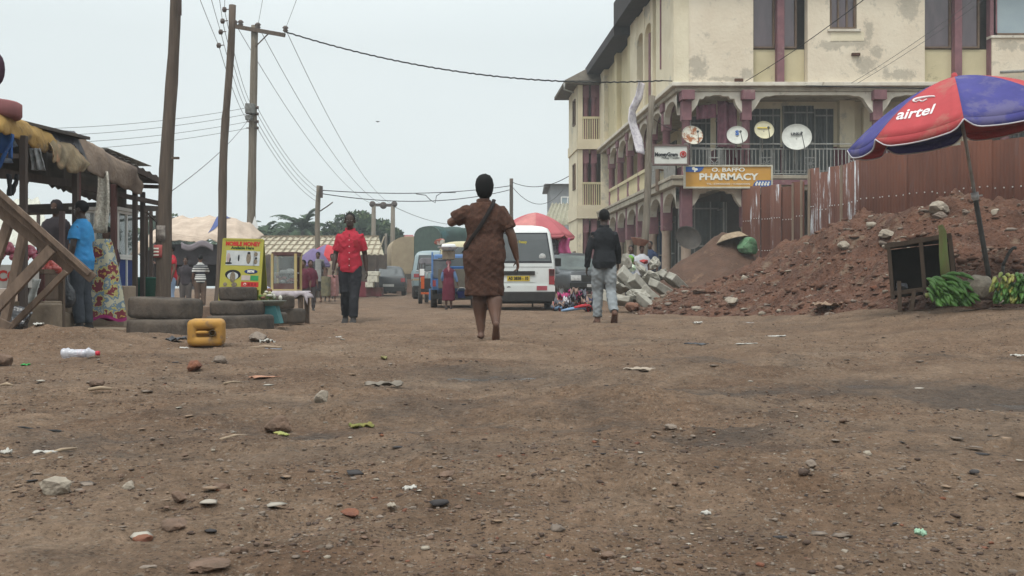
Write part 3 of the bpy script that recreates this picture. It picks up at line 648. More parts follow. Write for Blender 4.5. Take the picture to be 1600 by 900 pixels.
bp('gutter', METALG, lambda b: (b.tube([B(-1.68, 15.45, 9.85), B(-1.68, 15.45, 9.55), B(-1.2, 15.9, 9.5)], .04)))

# things on the building ------------------------------------------------
# satellite dishes
def dish(px, py, rpx, tilt, label, mats, mark=None, yaw=0):
    D = 33.6; c = P(px, py, D); r = rpx/FP*D
    root = E('satellite_dish', c, label, 'satellite dish', 'satellite dishes along the veranda railing')
    q = (Matrix.Rotation(yaw, 3, 'Z') @ Matrix.Rotation(R(90)-tilt, 3, 'X'))   # local z -> toward camera & up
    b = MB(); b.lathe([(0, -.11*r*2.2), (r*.5, -.11*r*1.7), (r*.8, -.05*r*2), (r, .0), (r*1.02, .015), (r*1.02, -.01), (r*.8, -.08*r*2-.02), (0, -.16*r*2)], (0, 0, 0), 32, 0, rot=q)
    b.build('reflector', mats, root)
    b = MB(); f = q@Vector((r*.25, -r*.15, r*.85)); b.tube([q@Vector((r*.5, -r*.85, 0)), f], .012); b.sph(f, .04); b.build('feed_arm', SHUT, root)
    b = MB(); b.tube([q@Vector((0, 0, -.2*r)), (0, .25, -r*.4), (0, .25, -r-.35)], .02); b.build('mount', METALG, root)
    if mark:
        b = MB(); T = Matrix.Translation(q@Vector((0, r*.3, -.10*r))) @ q.to_4x4(); mark(b, T, r); b.build('marking', mark.mats, root)
DISHW = M('dish_white', (.55, .55, .5), (.45, .45, .41), scale=6, rough=.5); DISHR = M('dish_rusty', (.55, .53, .45), (.5, .48, .4), c3=(.27, .1, .04), t3=.47, scale3=4, scale=5, rough=.6)
BLUE = M('sign_blue', (.05, .12, .35)); BLK = M('black_paint', (.02, .02, .025), rough=.5); RED = M('sign_red', (.5, .04, .035), rough=.5); WHITE = M('white_paint', (.74, .74, .72), (.66, .66, .63), rough=.5)
YEL = M('dull_yellow', (.55, .42, .08))
def mk(fn, mats): fn.mats = mats; return fn
dish(1082, 211, 16.5, R(25), 'rust-stained satellite dish, leftmost of the dishes on the veranda', DISHR, None, R(8))
dish(1152, 211, 16, R(25), 'small white dish with a blue S-shaped mark on the veranda', DISHW, mk(lambda b, T, r: b.text('S', T, .22, .004, bold=.01), [BLUE]), R(-8))
dish(1194, 203, 15, R(20), 'cream dish with a yellowish band in front of the grille door', M('dish_cream', (.56, .52, .36), (.46, .43, .3), scale=5, rough=.5), mk(lambda b, T, r: b.add([(-.2, -.02, 0), (.2, -.02, 0), (.2, .02, 0), (-.2, .02, 0), (-.2, -.02, .01), (.2, -.02, .01), (.2, .02, .01), (-.2, .02, .01)], [(3, 2, 1, 0), (4, 5, 6, 7), (0, 1, 5, 4), (1, 2, 6, 5), (2, 3, 7, 6), (3, 0, 4, 7)], 0, False, T), [YEL]), 0)
dish(1245, 214, 22.5, R(22), 'largest white satellite dish, rightmost on the veranda railing', DISHW, mk(lambda b, T, r: b.text('LINKw', T, .12, .004, bold=.006), [BLK]), R(-10))
# signs
def sign_board(name, x0, y0, x1, y1, D, label, face, frame, rz=0, dep=.12):
    c = P((x0+x1)/2, (y0+y1)/2, D); w = (x1-x0)/FP*D; h = (y1-y0)/FP*D
    root = E(name, c, label, 'sign', rz=rz)
    b = MB(); b.box((0, dep/2+.012, 0), (w, dep, h)); b.build('panel', face, root)
    b = MB()
    for s in (-1, 1): b.box((s*(w/2), dep/2, 0), (.05, dep+.04, h+.05)); b.box((0, dep/2, s*(h/2)), (w-.05, dep+.04, .05))
    b.build('frame', frame, root); return root, w, h
ORANGE = M('sign_orange', (.52, .28, .06), (.47, .25, .06), scale=2, rough=.5); SIGNW = M('sign_white', (.62, .62, .58), (.55, .55, .5), scale=3, rough=.5); LETW = M('letter_white', (.78, .76, .66), rough=.6)
r_, w, h = sign_board('pharmacy_sign', 1070, 259, 1206, 293, 33.3, 'orange pharmacy signboard with white lettering under the veranda railing', ORANGE, M('sign_frame_pale', (.5, .47, .38)))
T = lambda x, z, y=0: Matrix.Translation((x, y, z)) @ Matrix.Rotation(R(90), 4, 'X')
b = MB(); b.text('O. BAFFO', T(.0, h*.31), .17, .004, width=.38*w, bold=.004); b.text('PHARMACY', T(.0, -.02*h), .27, .004, width=.68*w, bold=.010); b.text('TEL: 0240000000 / 0200000000', T(-.0, -.34*h), .075, .003, width=.5*w)
b.build('lettering', LETW, r_)
b = MB()
pts = [(-.49*w, 0, .47*h), (-.49*w, 0, .22*h), (-.33*w, 0, .22*h), (-.30*w, 0, .3*h), (-.275*w, 0, .47*h)]; b.prism(pts, (0, -.004, 0), 0)
pts = [(.49*w, 0, -.47*h), (.49*w, 0, -.17*h), (.33*w, 0, -.17*h), (.295*w, 0, -.3*h), (.28*w, 0, -.47*h)]; b.prism(pts, (0, -.004, 0), 0)
b.sph((-.40*w, -.004, .37*h), (.05, .004, .05), 1); b.sph((-.37*w, -.004, .33*h), (.05, .004, .04), 1); b.box((-.385*w, -.007, .3*h), (.04, .004, .13), 1)
for k in range(5): b.sph((.32*w+k*.034*w, -.004, -.36*h), (.035, .004, .04), 1); b.sph((.33*w+k*.034*w, -.004, -.27*h), (.03, .004, .03), 1)
b.build('emblem', [BLUE, LETW], r_)
r_, w, h = sign_board('money_transfer_sign', 1021, 227, 1075, 257, 32.9, 'white money transfer lightbox sign left of the veranda railing', SIGNW, M('frame_brownish', (.16, .11, .1)))
b = MB(); b.text('MoneyGram', T(-.13*w, .02*h), .16, .004, width=.66*w, bold=.006, m=0); b.text('Money Transfer', T(0, -.15*h), .08, .004, width=.52*w, m=0); b.build('lettering', BLK, r_)
b = MB(); b.lathe([(.07, -.004), (.1, -.004), (.1, .004), (.07, .004)], (.36*w, 0, .03*h), 24, rot=Matrix.Rotation(R(90), 3, 'X')); b.lathe([(.0, .004), (.035, .004), (.035, -.004)], (.36*w, 0, .03*h), 16, rot=Matrix.Rotation(R(90), 3, 'X')); b.text('G', T(.36*w, .03*h, -.003), .13, .004, bold=.006); b.build('emblem', RED, r_)
r_, w, h = sign_board('hanging_sign', 1027, 266, 1046, 298, 36.0, 'faded yellowish sign hanging beneath the white lightbox', M('faded_sign', (.55, .5, .36), (.45, .47, .5), scale=3, lo=.5, hi=.55), FRAMEB, rz=R(35))
# long crooked banner hanging off the side
b = MB(); pts = [(1003, 128), (998, 152), (988, 172), (988, 190), (996, 215), (1001, 240)]; wd = [11, 12, 12, 16, 17, 15]
def ban(u, v):
    k = v*(len(pts)-1); i = min(int(k), len(pts)-2); f = k-i; x = lerp(pts[i][0], pts[i+1][0], f); y = lerp(pts[i][1], pts[i+1][1], f); w_ = lerp(wd[i], wd[i+1], f)
    p = P(x+(u-.5)*w_, y+(u-.5)*3, 34.5); p.y += (u-.5)*.3+.05*math.sin(v*9+u*3); return p
b.sheet(ban, 6, 30, .01); b.build('banner', M('banner_grey', (.72, .68, .70), (.5, .46, .52), scale=9, lo=.45, hi=.62), label='crooked pale banner strip dangling from the upper side of the cream building', cat='banner')
# laundry in the first bay
b = MB(); CLP = M('laundry_plum', (.26, .12, .15), (.17, .08, .1), scale=5); CLW = M('laundry_cream', (.45, .4, .36), (.3, .25, .25), scale=6)
b.sheet(lambda u, v: P(1088+u*32, 165+v*22-u*3, 34.6)+Vector((0, .06*math.sin(u*14), 0)), 16, 6, .01, 0)
b.build('hanging_cloth', CLP, label='short plum and cream cloth drying at the left of the first veranda bay', cat='cloth')
b = MB(); b.sheet(lambda u, v: P(1121+u*30, 157+v*72*(1-.35*u*0)+4*u, 34.7)+Vector((0, .08*math.sin(u*12), 0)), 16, 12, .01, 0)
b.build('hanging_cloth', CLP, label='long plum sheet hung behind the second satellite dish', cat='cloth')
# round pan leaning, basket with green net, on the dark heap
b = MB(); q = Matrix.Rotation(R(62), 3, 'X'); b.lathe([(0, -.12), (.25, -.12), (.34, -.02), (.36, .0), (.355, -.01), (.26, -.14), (0, -.14)], (0, 0, 0), 28, rot=Matrix.Rotation(R(14), 3, 'Z')@q); b.v = [tuple(Vector(v)*1.0+P(1076, 371, 28.8)) for v in b.v]
b.build('steel_pan', M('sooty_pan', (.035, .03, .027), (.07, .06, .05), scale=4, rough=.6), label='large sooty round pan standing on edge left of the dark soil heap', cat='pan')
b = MB(); b.lathe([(0, 0), (.25, .0), (.42, .16), (.44, .19), (.40, .18), (.23, .03), (0, .03)], P(1142, 366, 28.2), 28, rot=Matrix.Rotation(R(170), 3, 'X')@Matrix.Rotation(R(12), 3, 'Y'))
b.build('woven_basket', M('basket_tan', (.33, .25, .17), (.2, .15, .1), scale=12), label='upturned tan basket lying on top of the dark soil heap', cat='basket')
b = MB(); rock_mesh(b, (.62, .5, .5), 77); b.v = [tuple(Vector(v)+P(1171, 392, 27.8)) for v in b.v]
b.build('net_sack', M('green_net', (.07, .17, .08), (.14, .22, .13), scale=30, bump=.01), label='bundle in green netting on the right slope of the dark soil heap', cat='sack')
# concrete blocks / kerbstones heap
CONC = M('broken_concrete', (.33, .31, .265), (.24, .225, .19), scale=7, bump=.012, bscale=30, c3=(.24, .21, .18), t3=.6, scale3=4, rough=.95)
br = random.Random(4)
blk = [(951, 463, 38, 20, -25), (965, 452, 50, 16, -38), (985, 440, 62, 17, -40), (1003, 452, 56, 18, -35), (996, 468, 40, 22, -10), (1018, 466, 46, 18, -42), (1032, 450, 44, 17, -38),
       (1028, 415, 26, 22, 35), (1030, 432, 26, 18, 10), (1058, 441, 40, 13, -35), (1000, 425, 44, 12, -35), (975, 470, 30, 14, -12), (1044, 436, 40, 13, -45), (980, 420, 12, 30, 10), (1012, 476, 44, 16, -38), (960, 438, 34, 12, -42), (1014, 438, 40, 15, -36)]
for i, (px, py, w, h, a) in enumerate(blk):
    Dd = 24.2-(py-430)*.045; s = Dd/FP
    b = MB()
    if i % 3 == 1: rock_mesh(b, (w*s*1.15, .5, h*s*1.25), 500+i)
    else: b.box((0, 0, 0), (w*s*br.uniform(.9, 1.15), br.uniform(.25, .5), h*s*br.uniform(.85, 1.1)))
    b.v = [tuple(Vector(v)*(1-.30*br.random()**1.6)) for v in b.v]; o = b.build('concrete_block', CONC, loc=(0, 0, 0), label='broken pale concrete kerb block tumbled on the heap behind the man in black', cat='concrete block', group='broken concrete blocks in the heap', bev=.018)
    o.location = P(px, py, Dd); o.rotation_euler = (R(br.uniform(-25, 25)), R(-a+br.uniform(-12, 12)), R(br.uniform(-40, 40)))
# ------------------------------------------------------------------ rusty fence
RUST = M('rusty_sheet', (.125, .050, .032), (.080, .035, .025), scale=1.6, stretch=(1, 1, .25), c3=(.10, .05, .04), t3=.56, scale3=2.5, rough=.85)
RUSTP = M('rusty_sheet_paint_runs', (.15, .07, .05), (.11, .05, .038), scale=5, stretch=(1, 1, .12), c3=(.48, .50, .52), t3=.55, scale3=6, rough=.8)
NAIL = M('nail_dots', (.6, .6, .58))
fr = E('corrugated_fence', (7.6, 28, 0), 'tall rusty corrugated sheet fence behind the red soil mound', 'fence')
fpts = [(1160, 294, 33), (1258, 286, 28.2), (1262, 268, 28), (1312, 262, 25.8), (1316, 256, 25.6), (1342, 246, 24.5), (1460, 231, 21.6), (1600, 214, 19.2), (1760, 185, 17.3), (1980, 140, 15)]
def frange(a, b_, paint, seed, ns):
    A = P(*a); Bp = P(*b_); L = (Bp-A); Lh = Vector((L.x, L.y, 0)); n = max(1, round(Lh.length/.85)); rs = random.Random(seed)
    nd = Vector((-Lh.y, Lh.x, 0)).normalized()
    if nd.y > 0: nd = -nd
    for k in range(n):
        b = MB(); off = .03*(k % 2); dz = rs.uniform(-.07, .07); tl = rs.uniform(-.02, .02)
        def f(u, v):
            t = (k+u*1.06)/n; p = A.lerp(Bp, min(t, 1.02)); ztop = p.z+dz+.02*math.sin(u*50)*0; z0 = .1
            w = u*Lh.length/n; return Vector((p.x, p.y, lerp(z0, ztop, v)))+nd*(off+.014*math.sin(w*2*math.pi/.11))+Lh.normalized()*tl*v
        b.sheet(f, 34, 3, .004, 0)
        for vz in (.45, .72):
            for q in range(4):
                p = f((q+.5)/4, vz); b.sph(p+nd*.02, .016, 1, 5, 4)
        b.build('fence_sheet', [RUSTP if paint(k) else RUST, NAIL], fr, w=True, fix=True)
frange(fpts[0], fpts[1], lambda k: k in (1, 3), 1, 0); frange(fpts[2], fpts[3], lambda k: True, 2, 0); frange(fpts[4], fpts[5], lambda k: True, 3, 0)
for i in (5, 6, 7, 8): frange(fpts[i], fpts[i+1], lambda k: False, 5+i, 0)
for px, yt, D in ((1208, 300, 30.5), (1237, 290, 29), (1250, 285, 28.4), (1262, 268, 27.9), (1312, 262, 25.7)): b = MB(); p = P(px, yt, D); b.beam((p.x, p.y-.12, 0), (p.x, p.y-.12, p.z+.05), .06, .05); b.build('fence_post', M('weathered_post', (.3, .24, .18), (.2, .15, .11), scale=4, stretch=(1, 1, .2)), fr, w=True)
# ------------------------------------------------------------------ red and blue market umbrella
FAB_R = M('umbrella_red', (.40, .060, .065), (.33, .05, .055), scale=3, rough=.85, c3=(.33, .10, .085), t3=.52, scale3=2.2, bump=.006, bscale=6)
FAB_B = M('umbrella_blue', (.062, .058, .21), (.05, .048, .17), scale=3, rough=.85, c3=(.10, .09, .19), t3=.52, scale3=2.2, bump=.006, bscale=6)
PIPE = M('umbrella_piping', (.55, .52, .55), rough=.8); STEEL = M('pole_steel', (.36, .36, .36), (.25, .24, .23), scale=12, rough=.45, spec=.6, metal=.3); POLED = M('pole_dark', (.06, .055, .05), (.04, .037, .034), scale=8, rough=.6)
def umbrella(loc, tilt, R0, H, L, cols, label, text=False, rot0=0, detail=True, drop=.1, cat='umbrella', group=None, n=8):
    root = E('market_umbrella', loc, label, cat, group); root.rotation_euler = (R(tilt[0]), R(tilt[1]), 0)
    def rib(k, t, extra=0):
        a = R(rot0)+2*math.pi*k/n; r = t*R0; return Vector((r*math.cos(a), r*math.sin(a), L-H*(.25*t+.75*t**2)+extra))
    for k in range(n):
        b = MB(); nu = 8; nv = 12
        def f(u, v):
            q = rib(k, v).lerp(rib(k+1, v), u); q.z -= .05*R0*math.sin(math.pi*u)*v*(1-v*.3); return q
        b.sheet(f, nu, nv, .006, 0)
        def fl(u, v):
            q = rib(k, 1).lerp(rib(k+1, 1), u); e = min(u, 1-u); d = drop*min(1, (e/.09))**.5*(.55+.45*min(1, e/.15)); q.z -= .05*R0*math.sin(math.pi*u)*.7+v*max(d, .01); q.x *= 1+.01*v; q.y *= 1+.01*v; return q
        b.sheet(fl, 20, 2, .006, 0)
        o = b.build('canopy_panel', cols[k % len(cols)], root)
        if detail:
            b = MB(); b.tube([fl(i/24, 1)+Vector((0, 0, -.003)) for i in range(25)], .009, 6); b.build('piping', PIPE, o)
        if text and k == text-1:
            vs, fs = text_mesh('airtel', .28, .0, .006, .44); b = MB()
            vv = []
            for v in vs: u = .5+v.x*.98/ .62*.62; vv.append((v.x, v.y))
            def onto(x, y, e): 
                x -= .13; v = .76-y/R0/1.15; W = (rib(k, v)-rib(k+1, v)).length; u = .5-x/W; u = 1-(.5+x/W) if False else .5+x/W
                p = f(u, v); n_ = (f(min(u+.01, 1), v)-f(u-.01, v)).cross(f(u, v+.01)-f(u, v-.01)).normalized()
                if n_.z < 0: n_ = -n_
                return p+n_*e
            b.add([onto(x, y, .009) for x, y in vv], fs)
            sw = []
            for i in range(17):
                a = math.pi*(.05+1.25*i/16); sw.append(onto(.02+.13*math.cos(a), .30+.055*math.sin(a), .010))
            b.tube(sw, [.006+.012*math.sin(math.pi*i/16) for i in range(17)], 6)
            sw = [onto(-.06+.12*i/8, .27+.02*math.sin(i), .010) for i in range(9)]; b.tube(sw, .009, 6)
            b.build('lettering', M('umbrella_print', (.72, .66, .66)), o)
    if detail:
        for k in range(n):
            b = MB(); b.tube([rib(k, t, -.02) for t in (0, .25, .5, .75, .99)], .008, 6); b.build('rib', STEEL, root)
        b = MB(); b.lathe([(0, L+.05), (.03, L+.04), (.045, L-.02), (.045, L-.1)], n=12); b.build('finial', FAB_R if cols[0] == FAB_R else STEEL, root)
    b = MB(); b.tube([(0, 0, L*.42), (0, 0, L)], .020 if detail else .018, 12); b.build('pole', STEEL, root)
    b = MB(); b.tube([(0, 0, -.25), (0, 0, L*.43)], .030 if detail else .022, 12); b.build('lower_pole', POLED, root)
    if detail: b = MB(); b.lathe([(.03, L*.43), (.045, L*.43), (.045, L*.40), (.03, L*.39)], n=12); b.beam((0, 0, L*.41), (.09, 0, L*.41), .02, .02); b.build('clamp', STEEL, root)
    return root
umbrella(P(1546, 437, 13.3), (0, -9.8), 1.36, .62, 2.52, [FAB_R, FAB_B], 'large red and blue market umbrella leaning over the soil mound at the right', text=5, rot0=22.5, drop=.10)
# orientation: seam straight towards the camera at -90 deg = rib 6; panel 5 (225..270) is red
# ------------------------------------------------------------------ plantain bunches, rocks, frame at the umbrella's foot
GRN = M('plantain_green', (.07, .17, .025), (.045, .11, .02), scale=9, rough=.5, spec=.4); YLW = M('plantain_yellow', (.30, .27, .06), (.14, .19, .04), scale=4, rough=.5, spec=.4, c3=(.1, .07, .03), t3=.66, scale3=12)
def banana(b, p, d, up, L, r, m=0):
    d = Vector(d).normalized(); up = Vector(up); pts = []; rr = []
    for i in range(7):
        t = i/6; pts.append(Vector(p)+d*(L*t)+up*(L*.26*(1-(2*t-1)**2))); rr.append(r*(.35, .8, 1, 1.02, .95, .7, .22)[i])
    b.tube(pts, rr, 6, m)
def bunch(px, py, D, w, h, n, seed, label, mats, probs, lean):
    r = random.Random(seed); base = P(px, py, D); root = E('plantain_bunch', base, label, 'plantains', 'plantain bunches for sale')
    b = MB(); b.tube([(-w*.5, .05, h*.35), (0, .02, h*.5), (w*.5, .04, h*.75)], [.03, .035, .025], 8); b.build('stalk', M('plantain_stalk', (.2, .22, .08), (.14, .13, .06)), root)
    for k in range(n):
        hb = MB(); t = k/(n-1); row = k % 3
        cx = lerp(-w*.42, w*.30, t); cz = (.80, .55, .30)[row]*h
        for j in range(11):
            a = lerp(-1.2, 1.2, j/10); d = Vector((lean*1.2+r.uniform(-.12, .12)+.25*math.sin(a), -.35-.45*math.cos(a)*r.uniform(.6, 1), -.55+.5*math.sin(a)+r.uniform(-.12, .12)))
            banana(hb, (cx+r.uniform(-.07, .07), .02+r.uniform(-.06, .06), cz+.05*math.sin(a)+r.uniform(-.03, .03)), d, (-.2*lean, -.25, .5), r.uniform(.14, .19), .024, 0)
        hb.v = [(x, y, max(z, .012)) for x, y, z in hb.v]
        hb.build('hand_of_plantains', mats[0] if r.random() < probs else mats[1], root)
bunch(1482, 480, 13.2, .52, .40, 12, 3, 'bunch of green plantains leaning at the umbrella foot beside the wooden frame', [GRN, GRN], 1, .35)
bunch(1590, 476, 12.9, .50, .36, 12, 9, 'bunch of yellowing plantains right of the round rocks at the edge', [GRN, YLW], .35, -.35)
for i, (px, py, w, h, lab) in enumerate([(1530, 450, 44, 36, 'pale rounded rock between the two plantain bunches'), (1560, 447, 32, 30, 'brown round rock behind the yellowing plantains'), (1540, 462, 46, 28, 'brown boulder under the pale rock at the umbrella foot'), (1532, 476, 44, 26, 'reddish brown boulder lowest at the umbrella foot'), (1505, 474, 24, 14, 'small flat pale stone touching the green plantains')]):
    b = MB(); D_ = 13.25; rock_mesh(b, (w/FP*D_*1.15, .3, h/FP*D_*1.15), 200+i); o = b.build('rock', [stone_p, stone_b, stone_b, M('rock_redbrown', (.2, .13, .1), (.14, .09, .07), scale=9, bump=.01), stone_p][i], loc=(0, 0, 0), label=lab, cat='rock'); o.location = P(px, py+h*.25, D_)
# old wooden cabinet frame
WOODD = M('old_dark_wood', (.13, .09, .065), (.085, .06, .045), scale=6, stretch=(1, 1, .3), rough=.9, bump=.005)
WOODM = M('weathered_wood', (.19, .135, .10), (.12, .085, .065), scale=5, stretch=(3, 3, 1), rough=.9, bump=.006, bscale=25)
root = E('wooden_cabinet', P(1444, 448, 14.2), 'broken open wooden cabinet frame half sunk in the mound foot', 'cabinet'); root.rotation_euler = (R(-4), R(-6), R(-20))
b = MB()
for x in (-.40, .0, .36): b.beam((x, 0, -.12), (x+.02, 0, .60), .06, .05)
b.beam((-.43, 0, .58), (.40, 0, .63), .06, .07, up=(0, 1, 0)); b.beam((-.4, 0, -.05), (.38, 0, -.02), .06, .06, up=(0, 1, 0)); b.build('face_frame', WOODD, root, bev=.004)
b = MB(); b.box((-.38, .3, .26), (.03, .6, .7)); b.box((.39, .3, .28), (.03, .6, .7)); b.box((0, .3, .615), (.8, .6, .025)); b.box((0, .58, .26), (.76, .02, .66)); b.box((0, .3, -.06), (.76, .6, .02)); b.build('case', M('shaded_case', (.045, .035, .03), (.03, .025, .02), rough=.9), root)  # darkness inside the open cabinet is put into the case colour
b = MB(); b.beam((-.33, -.04, -.3), (-.30, -.02, .1), .12, .05); b.beam((-.2, -.05, -.34), (-.12, -.05, -.02), .1, .05); b.build('leg', WOODD, root)
b = MB(); b.tube([(0, 0, 0), (-.02, .02, .3), (-.03, .03, .6), (-.06, .03, .68)], [.06, .055, .045, .03], 10); b.v = [tuple(Vector(v)+P(1478, 436, 13.7)) for v in b.v]; b.build('banana_stem', M('stem_green', (.16, .22, .07), (.2, .17, .08), scale=4, stretch=(2, 2, .4)), label='thick green plant stem standing upright between cabinet and plantains', cat='stem')
b = MB(); c = P(1580, 415, 13.4); b.tube([c+Vector((-.08+.16*i/10-.02, 0, .22*math.sin(math.pi*.55*i/10)+.0)) for i in range(11)], .02, 8); b.tube([c+Vector((-.10, 0, 0)), c+Vector((-.10, 0.02, -.36))], .02, 8); b.build('bent_pipe', POLED, label='bent dark metal pipe sticking out of the mound at the right edge', cat='pipe')
b = MB(); rock_mesh(b, (.22, .16, .14), 301); o = b.build('plastic_bag', M('bag_black', (.03, .03, .035), (.09, .09, .1), scale=30, rough=.35, spec=.6), loc=(0, 0, 0), label='crumpled black plastic bag under the wooden cabinet', cat='bag'); o.location = P(1408, 452, 14.3)
# rags, plank, rubble pieces on the mound, each placed on the slope
RAG = M('dusty_rag', (.27, .19, .13), (.18, .12, .085), scale=9, bump=.01, bscale=25)
def crumple(b, w, d, h, seed, n=14, th=.004):
    b.sheet(lambda u, v: Vector(((u-.5)*w*(1+.3*noise.noise(Vector((v*3, seed, 0)))), (v-.5)*d*(1+.3*noise.noise(Vector((u*3, seed, 5)))), h*(.5+1.1*noise.noise(Vector((u*4, v*4, seed)))+.5*noise.noise(Vector((u*9, v*9, seed)))))), n, n, th)
def scrap(px, py, w, d, h, mat, label, seed, name='litter', cat='litter', on='g', group=None, D=None, lift=.0):
    if on == 'g':
        D = HC*FP/(py-450)
        for _ in range(4): D = (HC-gzf((px-800)/FP*D, D)-lift*0)*FP/(py-450)
        loc = G(px, D, .004)
    else: loc = P(px, py, D)
    b = MB(); crumple(b, w, d, h, seed); o = b.build(name, mat, loc=(0, 0, 0), label=label, cat=cat, group=group); o.location = loc; o.rotation_euler = (0, 0, seed*.7); 
    lo = min(v.co.z for v in o.data.vertices); o.location.z -= lo*.7; return o
def onmound(px, u0, t): return MP(u0, t)
scrap(1296, 484, .46, .45, .07, RAG, 'large crumpled dusty tan rag lying at the foot of the mound', 2, 'rag', 'rag', 'm', D=16.4)
for i, (px, py, D, w, h, mt, lab) in enumerate([(1465, 325, 17.8, 44, 20, stone_p, 'largest pale rock near the crest of the mound left of the umbrella pole'), (1467, 337, 17.6, 26, 10, stone_g, 'dark flat rock under the largest crest rock'), (1385, 366, 18.2, 40, 14, stone_p, 'flat pale slab on the middle of the mound slope'), (1317, 383, 18.8, 22, 12, stone_p, 'pale angular rock on the left slope of the mound'),
    (1440, 326, 18.2, 14, 9, stone_p, 'white-topped rock just left of the largest crest rock'), (1556, 331, 16.9, 16, 10, stone_p, 'pale stone right of the umbrella pole near the crest'), (1365, 450, 15.9, 14, 9, stone_r, 'orange red brick fragment low on the mound left of the cabinet'), (1145, 470, 20.2, 24, 12, stone_p, 'pale rubble lump low on the left tongue of the mound'), (1090, 455, 21.2, 26, 11, stone_b, 'brown rubble slab beside the concrete blocks'), (990, 478, 21.8, 26, 16, M('laterite', (.2, .1, .065), (.13, .07, .05), scale=9, bump=.02), 'round laterite rock at the foot of the concrete blocks')]):
    b = MB(); rock_mesh(b, (w/FP*D*1.0, w/FP*D*.9, h/FP*D*1.3), 400+i); o = b.build('rock', mt, loc=(0, 0, 0), label=lab, cat='rock')
    # seat it on the mound surface along this sight line
    best = None
    for uq in np.linspace(0, .85, 120):
        for tq in np.linspace(0, 1.1, 50):
            pass
    o.location = P(px, py+h*.4, D)
def seat(o, px, py):
    """put o where the mound surface is seen at px, py (search over the surface)"""
    U_, T_ = np.meshgrid(np.linspace(0, .9, 500), np.linspace(0, 1.05, 160)); V_ = mound(U_, T_); q = V_.reshape(-1, 3)
    sx = 800+q[:, 0]/q[:, 1]*FP; sy = 450-(q[:, 2]-HC)/q[:, 1]*FP; e = (sx-px)**2+(sy-py)**2+q[:, 1]*.3; k = int(np.argmin(e)); o.location = q[k]
for o in [x for x in COL.objects if x.name.startswith('rock') and ('mound' in x.get('label', '') or 'crest' in x.get('label', '') or 'rubble' in x.get('label', '')) and 'laterite' not in x.get('label', '')]:
    l = o.location; px = 800+l.x/l.y*FP; py = 450-(l.z-HC)/l.y*FP; seat(o, px, py)
o = [x for x in COL.objects if x.name.startswith('rag')][0]; seat(o, 1296, 480)
# ------------------------------------------------------------------ market stalls on the left
POSTD = M('stall_post', (.085, .065, .055), (.06, .045, .04), scale=4, stretch=(2, 2, .4), rough=.85)
POSTR = M('red_brown_post', (.12, .055, .05), (.085, .045, .04), scale=4, rough=.8)
ROOFB = M('stall_roof_sheet', (.05, .045, .045), (.09, .07, .055), scale=2, rough=.8, c3=(.13, .1, .08), t3=.62)
TARPY = M('mustard_tarp', (.38, .235, .07), (.26, .16, .06), scale=3, c3=(.13, .09, .05), t3=.57, scale3=3, rough=.8, bump=.02, bscale=12)
TARPG = M('olive_patch_tarp', (.27, .2, .12), (.15, .12, .08), scale=4, c3=(.36, .2, .12), t3=.55, scale3=3, rough=.85, bump=.02, bscale=12)
TARPB = M('grey_brown_tarp', (.215, .16, .12), (.14, .105, .085), scale=3, rough=.9, bump=.02, bscale=14)
TARPK = M('black_tarp', (.045, .045, .055), (.065, .06, .065), scale=2.5, rough=.6)
def eave(px, py, D): return P(px, py, D)
def drape(root, top, bot, mat, name='tarp', seed=0, sag=.06, nu=40, nv=10):
    """top/bot: lists of points; cloth between them, wrinkled"""
    def at(L, u):
        k = u*(len(L)-1); i = min(int(k), len(L)-2); return Vector(L[i]).lerp(Vector(L[i+1]), k-i)
    def f(u, v):
        p = at(top, u).lerp(at(bot, u), v); w = noise.noise(Vector((u*6, v*1.5, seed)))+.35*noise.noise(Vector((u*15, v*2, seed)))
        p.x += sag*(w+.9*math.sin(math.pi*v)); p.y -= .3*sag*w; p.z += .03*noise.noise(Vector((u*9, v*2, seed+3)))*v*1.5; return p
    b = MB(); b.sheet(f, nu, nv, .006); return b.build(name, mat, root, w=True)
def posts(root, L, mat=POSTD, w=.07):
    for px, yt, yb, D in L:
        b = MB(); t = P(px, yt, D); z = P(px, yb, D); b.beam((t.x, t.y, z.z-.05), t, w, w); b.build('post', mat, root, w=True, bev=.006)
# stall 1: mustard tarp
s1 = E('market_stall', (-6.2, 12.2, 0), 'nearest market stall with mustard tarp draped over its dark roof edge', 'market stall', 'timber market stalls on the left')
D0, D1 = 10.6, 14.6
b = MB(); A = P(-60, 164, D0); Bq = P(141, 214, D1); b.add([A, Bq, Bq+Vector((-3.2, .2, .25)), A+Vector((-3.2, .2, .25))]+[q+Vector((0, 0, -.04)) for q in (A, Bq, Bq+Vector((-3.2, .2, .25)), A+Vector((-3.2, .2, .25)))], [(0, 1, 2, 3), (7, 6, 5, 4), (0, 4, 5, 1), (1, 5, 6, 2), (2, 6, 7, 3), (3, 7, 4, 0)])
b.build('roof', ROOFB, s1, w=True)
drape(s1, [P(-60, 166, D0), P(0, 176, 11.4), P(30, 186, 12.0), P(62, 200, 12.8), P(82, 212, 13.3)], [P(-60, 212, D0-.1), P(0, 206, 11.3), P(30, 219, 11.9), P(60, 236, 12.6), P(84, 236, 13.1)], TARPY, seed=1, sag=.045)
drape(s1, [P(62, 201, 13.0), P(87, 218, 13.4), P(115, 227, 14.0), P(134, 250, 14.4)], [P(81, 243, 12.8), P(90, 259, 13.1), P(118, 271, 13.7), P(134, 266, 14.2)], TARPG, seed=2, sag=.05)
drape(s1, [P(62, 199, 13.1), P(90, 203, 13.9), P(116, 205, 14.6), P(120, 210, 14.7)], [P(87, 221, 13.3), P(100, 224, 13.8), P(118, 230, 14.1), P(138, 256, 14.6)], TARPK, seed=4, sag=.01)
